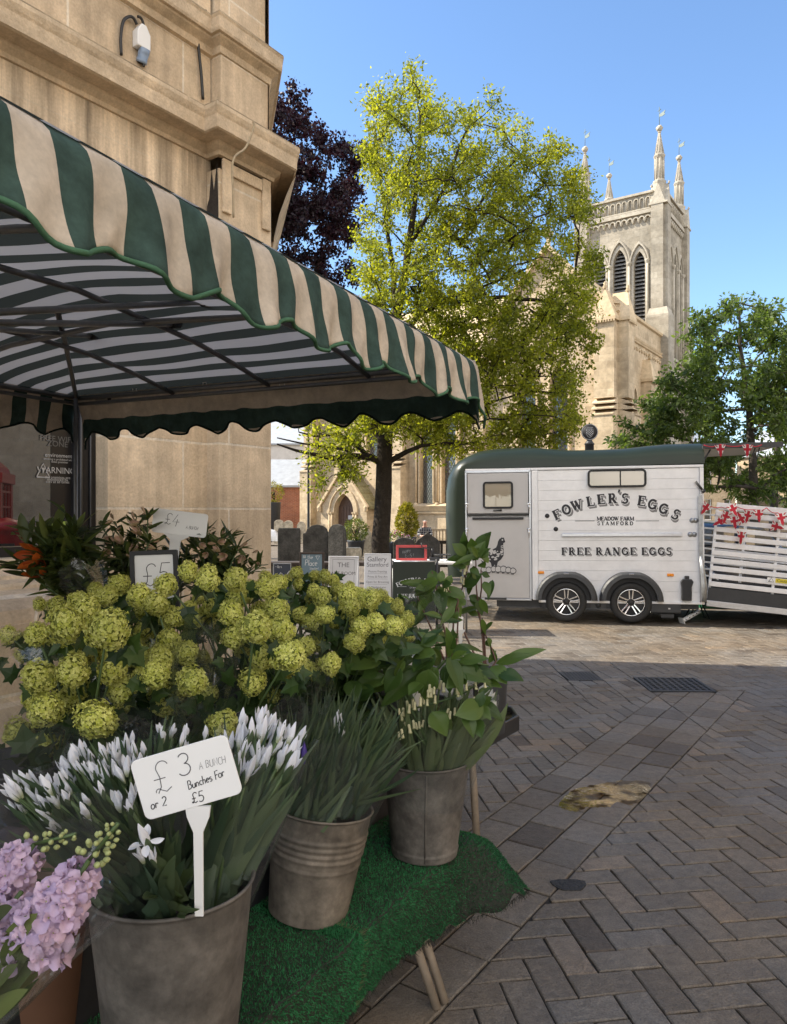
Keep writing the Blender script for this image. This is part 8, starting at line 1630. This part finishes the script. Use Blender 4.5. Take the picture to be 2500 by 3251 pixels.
# ---- iris leaves in the ribbed bucket
c2 = Vector((-.225, 2.25, .755)); k0 = len(B3)
for x, y, L, d in ((1068, 2285, 50, 2.2), (1084, 2328, 66, 2.18), (1082, 2300, 50, 2.22)): B3.append((at(x, y, d), L * d / F))
for k, (lab, tx, ty, dd, off, ids) in enumerate((('sheaf of dark iris leaves at the left of the ribbed bucket', 960, 2330, 2.15, (-.07, -.03), []), ('sheaf of dark iris leaves with slim white buds in the ribbed bucket', 1060, 2300, 2.2, (.0, -.05), [k0, k0 + 1, k0 + 2]), ('sheaf of dark iris leaves leaning right over the ribbed bucket rim', 1190, 2330, 2.2, (.07, .0), []), ('sheaf of dark iris leaves at the back of the ribbed bucket', 1050, 2270, 2.36, (.0, .07), []))):
    irisbunch(lab, ids, c2 + Vector((off[0], off[1], 0)), 130, 20 + k, .10, .055, top=at(tx, ty, dd), rw=(.07, .10), bw=.011)
o = bpy.data.objects[[x.name for x in bpy.data.objects if x.name.startswith('iris_bunch')][-4]]; mb = MB(); p = at(966, 2398, 2.1); mb.lathe([(.001, -.025), (.008, -.01), (.009, .01), (.004, .03), (.001, .04)], 10, Matrix.Translation(p)); mb.build('bud', M_['iris_blue'], o, world=True)
# ---- tulips and stems in the seamed bucket
c3 = Vector((b3_.x + .003, b3_.y, .74)); to = thing('tulip_bunch', 'wrapped bunch of white tulips with pale stems in the seamed bucket', 'flower bunch', c3); m = MB(); rr = random.Random(4)
for k in range(150):
    a = rr.uniform(0, 6.28); r_ = .125 * math.sqrt(rr.random()); q = c3 + Vector((r_ * math.cos(a), r_ * math.sin(a), .015)); e = q + Vector((r_ * 1.0 * math.cos(a) + rr.gauss(0, .02), r_ * .7 * math.sin(a), rr.uniform(.12, .30))); (strap(m, q, e, rr.uniform(.02, .042), Vector((rr.gauss(0, .02), -.015, 0)), 7, rr.uniform(0, 1), 0, rr.uniform(-.7, .7)) if k % 3 else m.tube([q, e], .005, 6, a=.6))
m.build('leaves', M_['tulip_leaf'], to, world=True)
def tulip(op):
    m = MB()
    for k in range(6):
        a = k * 1.047; r_ = .18 + .06 * (k % 2); leafgrid(m, Vector((.03 * math.cos(a), .03 * math.sin(a), 0)), Vector((r_ * op * math.cos(a), r_ * op * math.sin(a), 1)), .62, Vector((math.cos(a), math.sin(a), 0)), .42, -.45, 8, .5, pk=.5)
    return proto(m, [M_['tulip']])
TU = [tulip(.6), tulip(2.0)]
for x, y, L, k in ((1308, 895, 95, 1), (1235, 805, 75, 1), (1345, 960, 80, 0), (1200, 830, 70, 0), (1185, 1062, 55, 0), (1165, 900, 60, 0), (1100, 880, 60, 1)): p = at(800 + x * .5655, 1700 + y * .5655, 2.66); s_ = L * .5655 * 2.66 / F; d = ((p - c3).normalized() + Vector((0, -.1, .4))).normalized(); place('flower', TU[k], to, aim(p - d * s_ * .5, d, s_, x))
wrapper(to, c3 + Vector((.0, 0, -.08)), at(1400, 2210, 2.62), .14, .19, 77)
# ---- Solomon's seal: arching stems, broad leaves, hanging bells
def bellmesh():
    m = MB(); m.lathe([(.001, 0), (.10, -.03), (.155, -.15), (.15, -.45), (.165, -.75), (.19, -.9), (.23, -1.0), (.2, -.98), (.16, -.85)], 12); nf = len(m.f); m.a = [.25 if i > nf * .62 else .85 for i in range(nf)]; return proto(m, [M_['bell']])
BM = bellmesh()
def sealbunch(label, foot, scale, ox, oy, d0, leaves, stems, bells, bl, stemm='stem', name='leafy_stem_bunch', seed=1, dj=.1, lm='seal_leaf', cat='flower bunch', W0=1.0, extra=.9):
    rr = random.Random(seed); o = thing(name, label, cat, foot); m = MB(); Q = lambda x, y, e=0: at(ox + x * scale, oy + y * scale, d0 + e)
    more = [(L[0] + rr.gauss(0, 35), L[1] + rr.gauss(0, 28), L[2] + rr.gauss(0, 45), L[3] + rr.gauss(0, 35), L[4] * rr.uniform(.75, 1.05)) for L in leaves if rr.random() < extra]
    for L in list(leaves) + more:
        e = rr.uniform(-dj, dj); e2 = e + rr.uniform(-.06, .05); b = Q(L[0], L[1], e); t = Q(L[2], L[3], e2); up = Vector((rr.gauss(0, .25), -.8 + rr.gauss(0, .3), .6)).normalized(); leafgrid(m, b, t, L[4] * scale * d0 / F * W0 * 1.25, up, rr.uniform(.08, .22), rr.uniform(.1, .3), 10, rr.uniform(.05, .95), .07, pk=.40, pw=1.0, vein=.05)
    m.build('foliage', M_[lm], o, world=True); s_ = MB()
    for S_ in stems:
        pts = [Q(x, y, (k % 3) * .01) for k, (x, y) in enumerate(S_)]; D = []
        for i in range(len(pts) - 1): D += [pts[i].lerp(pts[i + 1], k / 3) for k in range(3)]
        D.append(pts[-1]); s_.tube(D, [.0048 - .0022 * k / len(D) for k in range(len(D))], 6)
    for (x, y) in bells:
        p = Q(x, y, rr.uniform(-.04, .02) - .03); s2 = bl * rr.uniform(.85, 1.15) * scale * d0 / F; dv = Vector((rr.gauss(0, .12), rr.gauss(0, .12), 1)).normalized(); place('bell', BM, o, aim(p, dv, s2, rr.uniform(0, 6))); s_.tube([p, p + Vector((rr.gauss(0, .004), 0, s2 * .45)), p + Vector((rr.gauss(0, .008), .012, s2 * .95))], .0009, 4)
    s_.build('stem', M_[stemm], o, world=True); return o
L3 = [(760, 720, 480, 772, 95), (955, 765, 705, 855, 105), (1045, 745, 935, 885, 100), (1105, 715, 1112, 885, 78), (900, 625, 690, 655, 75), (845, 745, 650, 640, 70), (1140, 715, 1330, 765, 65), (1160, 725, 1380, 805, 75), (1370, 720, 1575, 668, 48), (1345, 735, 1432, 835, 85), (1100, 640, 1245, 665, 50), (950, 610, 1065, 560, 60), (1000, 690, 905, 770, 85), (1130, 690, 1245, 765, 60), (1300, 960, 1140, 1010, 95), (1010, 990, 1095, 1130, 105), (1290, 930, 1410, 1045, 55), (1255, 1030, 1292, 1140, 62), (1300, 820, 1405, 855, 45), (1270, 970, 1350, 905, 60), (890, 740, 790, 840, 85), (865, 680, 635, 735, 75), (570, 790, 600, 905, 85), (690, 870, 575, 925, 80), (760, 800, 560, 860, 80), (930, 700, 1010, 770, 80), (1030, 660, 900, 690, 70), (1080, 600, 960, 570, 55), (1120, 640, 1140, 560, 55), (1000, 610, 930, 540, 60), (850, 600, 760, 560, 50), (1170, 790, 1090, 860, 70), (1220, 740, 1280, 800, 60), (820, 690, 740, 780, 75), (740, 690, 600, 640, 70), (960, 830, 880, 900, 70), (700, 760, 620, 800, 70), (1060, 720, 980, 640, 70), (1180, 690, 1300, 720, 55), (790, 760, 860, 690, 60), (640, 620, 540, 680, 75), (620, 560, 500, 590, 60), (560, 640, 470, 610, 55), (660, 560, 620, 480, 55), (520, 580, 380, 500, 60)]
B3_ = [(825, 970), (840, 990), (870, 925), (885, 945), (905, 915), (916, 930), (955, 890), (965, 905), (985, 915), (990, 865), (1010, 855), (1025, 848), (1030, 895), (1065, 812), (1077, 825), (860, 1045), (880, 1058), (905, 1035), (920, 1048), (940, 1042), (965, 1035), (1005, 1025), (1025, 1018), (1050, 1005), (1060, 1000), (1105, 970), (1116, 985), (1140, 965), (1150, 848), (1160, 858), (1205, 825), (1200, 935), (1188, 942), (1230, 915), (1255, 820), (1276, 885), (1306, 815), (1250, 905), (840, 1085), (825, 1100), (1000, 830), (850, 965), (948, 905)]
fs = Vector((c3.x, c3.y - .02, .74))
so_ = sealbunch("arching leafy stems with rows of small cream bells over the seamed bucket", fs, .5655, 800, 1700, 2.50, L3, [[(1010, 1200), (960, 1000), (1000, 800), (1100, 690), (1330, 730)], [(980, 1180), (830, 1000), (760, 930), (900, 850), (1000, 790), (1080, 700)], [(1000, 1200), (900, 975), (1100, 920), (1200, 880), (1310, 800)], [(1000, 1180), (1030, 1000), (1060, 820), (1110, 720)], [(990, 1180), (920, 960), (840, 780), (700, 720), (560, 740)], [(980, 1150), (860, 900), (760, 740), (640, 640)]], B3_, 46, seed=3)
L7 = [(760, 310, 645, 208, 85), (835, 310, 808, 158, 85), (865, 290, 985, 105, 105), (830, 330, 590, 352, 62), (880, 330, 960, 265, 70), (800, 390, 690, 320, 60), (830, 400, 832, 525, 60), (900, 470, 975, 495, 55), (925, 535, 968, 672, 62), (735, 580, 910, 468, 80), (760, 420, 680, 390, 60), (870, 350, 780, 240, 70), (890, 380, 930, 420, 60), (790, 560, 790, 655, 50), (850, 330, 930, 200, 80), (810, 350, 720, 300, 75), (860, 700, 905, 835, 65), (790, 660, 912, 745, 75), (900, 860, 935, 1000, 40), (935, 1050, 985, 1100, 45), (1030, 1240, 975, 1090, 40), (760, 740, 690, 690, 60), (780, 800, 880, 830, 60), (850, 300, 900, 240, 60), (780, 330, 840, 260, 60), (740, 360, 800, 330, 60), (820, 460, 880, 520, 60)]
sealbunch('tall reddish stems of leaves rising from the black pot on the tray', Vector((bp3.x, 3.52, .78)), .3661, 1200, 1650, 3.48, L7, [[(925, 1330), (912, 1050), (880, 800), (855, 600), (850, 330)], [(940, 1330), (922, 1000), (870, 800), (900, 600), (895, 430)], [(945, 1340), (1025, 1230), (985, 1110), (930, 990), (905, 850)], [(915, 1330), (760, 1000), (690, 780), (740, 560), (800, 360)]], [(735, 400), (768, 395), (728, 490), (747, 500), (760, 420)], 62, 'stem_red', seed=5, name='leafy_stem_bunch')
L8 = [(510, 555, 320, 660, 115), (525, 600, 568, 840, 95), (470, 570, 195, 560, 62), (610, 630, 645, 800, 95), (385, 720, 372, 835, 60), (330, 715, 268, 800, 62), (690, 700, 600, 610, 90), (480, 540, 470, 435, 75), (560, 850, 400, 815, 48), (650, 700, 700, 830, 80), (500, 560, 600, 560, 60), (430, 600, 330, 600, 70), (470, 620, 430, 730, 85), (560, 640, 520, 760, 85), (700, 800, 620, 900, 60), (640, 880, 740, 870, 45), (440, 700, 360, 770, 60), (600, 560, 640, 480, 55), (540, 540, 560, 440, 55), (240, 940, 420, 830, 55), (450, 980, 610, 1010, 70), (520, 960, 560, 900, 50), (200, 660, 275, 700, 40), (620, 1080, 540, 1010, 60), (600, 1130, 780, 1180, 60), (690, 1110, 840, 1180, 50)]
wl = at(1400, 2100, 3.05)
sealbunch('shorter leafy stems in front of the dark green egg barrier', Vector((wl.x, 3.05, .95)), .3661, 1200, 1650, 3.12, L8, [[(600, 1230), (590, 1000), (540, 800), (500, 560), (470, 450)], [(640, 1230), (650, 1000), (660, 850), (700, 700), (600, 600)], [(660, 1230), (690, 1000), (700, 760)], [(580, 1230), (480, 980), (400, 800), (330, 640)]], [(580, 590), (595, 600), (610, 585)], 28, 'stem_red', seed=6)
# ---- pink stocks, close on the left
def floret(seed):
    rs = random.Random(seed); m = MB()
    for k in range(5):
        a = k * 1.2566 + rs.gauss(0, .18); e = Vector((math.cos(a), math.sin(a), 0)); t = e * rs.uniform(.85, 1.1) + Vector((0, 0, rs.uniform(-.05, .45))); leafgrid(m, Vector((0, 0, .05)), t, rs.uniform(.8, 1.05), Vector((rs.gauss(0, .25), rs.gauss(0, .25), 1)), rs.uniform(-.1, .4), rs.uniform(-.1, .6), 7, rs.uniform(0, 1), .45, pk=.64, pw=.6)
    for k in range(3):
        a = rs.uniform(0, 6.28); leafgrid(m, Vector((0, 0, .08)), Vector((.35 * math.cos(a), .35 * math.sin(a), rs.uniform(.4, .6))), .45, Vector((-math.cos(a), -math.sin(a), .5)), .15, .3, 5, rs.uniform(.3, 1), .25, pk=.6)
    m.lathe([(.001, .28), (.06, .2), (.08, .1)], 7, m=1); return proto(m, [M_['stock'], M_['stock_bud']])
FL = [floret(k) for k in range(6)]
def budmesh(): m = MB(); m.lathe([(.001, -.5), (.28, -.3), (.42, 0), (.34, .3), (.001, .55)], 9); m.a = [.3 + .5 * ((i // 9) / 4) for i in range(len(m.f))]; return proto(m, [M_['stock_bud']])
SB = budmesh(); sfoot = at(-180, 3330, 1.12); sk_ = thing('stock_bunch', 'wrapped bunch of lilac pink stocks at the lower left', 'flower bunch', sfoot); rr = random.Random(12); m = MB(); sm = MB()
for (x0, y0, x1, y1, d, nf, wid, nb) in ((100, 3010, 285, 2730, 1.04, 46, .033, 26), (-40, 2880, 110, 2680, 1.14, 34, .034, 16), (20, 3020, 165, 2850, 1.07, 30, .031, 0), (-60, 3000, 70, 2830, 1.09, 32, .034, 0)):
    a, b = at(x0, y0, d), at(x1, y1, d + .03); ax = (b - a).normalized(); sm.tube([sfoot, a, b], .004, 6); u = ax.orthogonal().normalized(); w_ = ax.cross(u)
    spk = bpy.data.objects.new('flower_spike', None); C.objects.link(spk); spk.parent = sk_; spk.matrix_basis = minv(sk_) @ Matrix.Translation(a)
    for k in range(nf):
        t = ((k + .5) / nf) * .9; q = k * 2.39996; e = u * math.cos(q) + w_ * math.sin(q); p = a.lerp(b, t) + e * wid * (1.05 - .5 * t) * rr.uniform(.75, 1.1); place('floret', FL[k % 6], spk, aim(p, (e + ax * .35 + Vector((rr.gauss(0, .3), -.3, .1 + rr.gauss(0, .3)))).normalized(), .0205 * (1.1 - .35 * t) * rr.uniform(.8, 1.15), rr.uniform(0, 6)))
    tip = b + (at(375, 2615, d) - b) * (1 if nb > 20 else .5)
    for k in range(nb): t = k / max(1, nb); q = k * 2.39996; e = u * math.cos(q) + w_ * math.sin(q); p = b.lerp(tip, t) + e * .021 * (1 - .6 * t); place('bud', SB, spk, aim(p, (e + ax * .8).normalized(), .0105 * (1.15 - .5 * t), 0))
    if nb: sm.tube([b, tip], .003, 5)
for L in ((0, 3040, 120, 2900, 70), (20, 3080, 60, 2950, 60), (-40, 3200, 130, 3040, 70), (-60, 3251, 90, 3140, 60), (20, 3000, 90, 3060, 50), (-20, 3100, 160, 2990, 50), (-30, 2950, 40, 2880, 60), (80, 3010, 30, 2930, 50), (-60, 3180, 60, 3060, 60), (40, 3120, 110, 3010, 50)): leafgrid(m, at(L[0], L[1], 1.08 + rr.uniform(-.03, .03)), at(L[2], L[3], 1.04 + rr.uniform(-.03, .03)), L[4] * 1.05 / F, Vector((rr.gauss(0, .3), -.7, .6)), .15, .2, 9, rr.uniform(.1, 1), .1)
for k in range(26): p = sfoot.lerp(at(rr.uniform(-60, 190), rr.uniform(2960, 3100), 1.1), rr.uniform(.0, .2)); strap(m, p, at(rr.uniform(-80, 150), rr.uniform(3000, 3130), 1.1 + rr.uniform(-.05, .05)), rr.uniform(.012, .02), Vector((rr.gauss(0, .02), -.02, 0)), 6, rr.uniform(0, 1))
m.build('foliage', M_['stock_leaf'], sk_, world=True); sm.build('stem', M_['stem'], sk_, world=True); wrapper(sk_, sfoot, at(150, 2790, 1.10), .03, .115, 51, 'film')
# ---- alstroemerias and the lily bunch at the back
def trumpet(op=1., n=6, w_=.4):
    m = MB()
    for k in range(n): a = k * 6.283 / n; leafgrid(m, Vector((.03 * math.cos(a), .03 * math.sin(a), 0)), Vector((.42 * op * math.cos(a), .42 * op * math.sin(a), 1)), w_, Vector((-math.cos(a), -math.sin(a), .2)), -.12 * op, .3, 7, (k % 2) * .7 + .15, pk=.62)
    return m
AT = proto(trumpet(.9, 6, .34), [M_['alstro']]); AC = proto(trumpet(.35, 6, .3), [M_['alstro']]); LT = proto(trumpet(1.5, 6, .42), [M_['lily']])
def leafybunch(label, foot, pts, nleaf, seed, d0, spread, flowers=(), buds=0, lmin=.05, lmax=.09, lw=.017, fm=None, fsz=.042):
    rr = random.Random(seed); o = thing('alstroemeria_bunch' if fm is None else 'lily_bunch', label, 'flower bunch', foot, 0, 'leafy bunches at the back of the stall'); m = MB(); s_ = MB(); T = [at(x, y, d0 + rr.uniform(-spread, spread)) for x, y in pts]
    for t in T:
        mid = foot.lerp(t, .55) + Vector((rr.gauss(0, .03), rr.gauss(0, .03), .02)); s_.tube([foot + Vector((rr.gauss(0, .03), rr.gauss(0, .03), 0)), mid, t], .0026, 5)
        for k in range(nleaf):
            f = rr.uniform(.35, 1.04); p = bez(foot, mid, t, min(1, f)); e = Vector((rr.gauss(0, 1), rr.gauss(0, 1), rr.uniform(-.2, 1.2))).normalized(); L = rr.uniform(lmin, lmax); leafgrid(m, p, p + e * L, lw * rr.uniform(.8, 1.4), Vector((rr.gauss(0, .3), -.3, 1)).normalized(), rr.uniform(-.1, .2), .25, 5, rr.uniform(0, 1))
        for k in range(buds): e = Vector((rr.gauss(0, 1), rr.gauss(0, 1) - .4, rr.uniform(0, 1))).normalized(); place('flower', AC, o, aim(t + e * .018, e, rr.uniform(.026, .04), rr.uniform(0, 6)))
    for x, y in flowers: p = at(x, y, d0 - spread * .9); e = Vector((rr.gauss(0, .6), -.75, rr.uniform(-.3, .5))).normalized(); place('flower', AT if fm is None else fm, o, aim(p - e * .02, e, fsz * rr.uniform(.85, 1.2), rr.uniform(0, 6)))
    m.build('foliage', M_['alstro_leaf'], o, world=True); s_.build('stem', M_['stem'], o, world=True); return o
rr = random.Random(3)
leafybunch('bunch of peach alstroemerias left of the £4 sign', at(430, 2010, 3.15), [(rr.uniform(310, 500), rr.uniform(1655, 1800)) for _ in range(18)] + [(435, 1640), (470, 1645), (320, 1668)], 26, 1, 3.1, .14, [(338, 1710), (430, 1660), (440, 1690), (385, 1720), (480, 1738), (340, 1755), (420, 1740)], 1)
leafybunch('bunch of pink striped alstroemerias right of the £4 sign', at(640, 2010, 3.1), [(rr.uniform(590, 760), rr.uniform(1690, 1810)) for _ in range(18)] + [(660, 1680), (800, 1800), (830, 1795), (790, 1760), (730, 1700)], 26, 2, 3.1, .14, [(640, 1730), (700, 1720), (715, 1765), (690, 1745), (655, 1760), (770, 1770)], 1)
leafybunch('loose dark leafy bunch between the framed card and the £4 sign', at(520, 2010, 3.2), [(rr.uniform(440, 620), rr.uniform(1740, 1850)) for _ in range(16)], 26, 5, 3.2, .12, [(500, 1760)], 0)
ob = leafybunch('cellophane wrapped dark leafy bunch with orange red lilies at the left', at(350, 2010, 2.9), [(rr.uniform(60, 190), rr.uniform(1700, 1830)) for _ in range(13)] + [(rr.uniform(150, 260), rr.uniform(1680, 1880)) for _ in range(12)] + [(110, 1690), (225, 1655), (170, 1700), (40, 1790)], 18, 7, 2.95, .10, [(125, 1765), (135, 1815)], 0, .08, .15, .028, LT, .075)
wrapper(ob, at(360, 1990, 2.86), at(250, 1800, 2.86), .03, .09, 61, 'film')
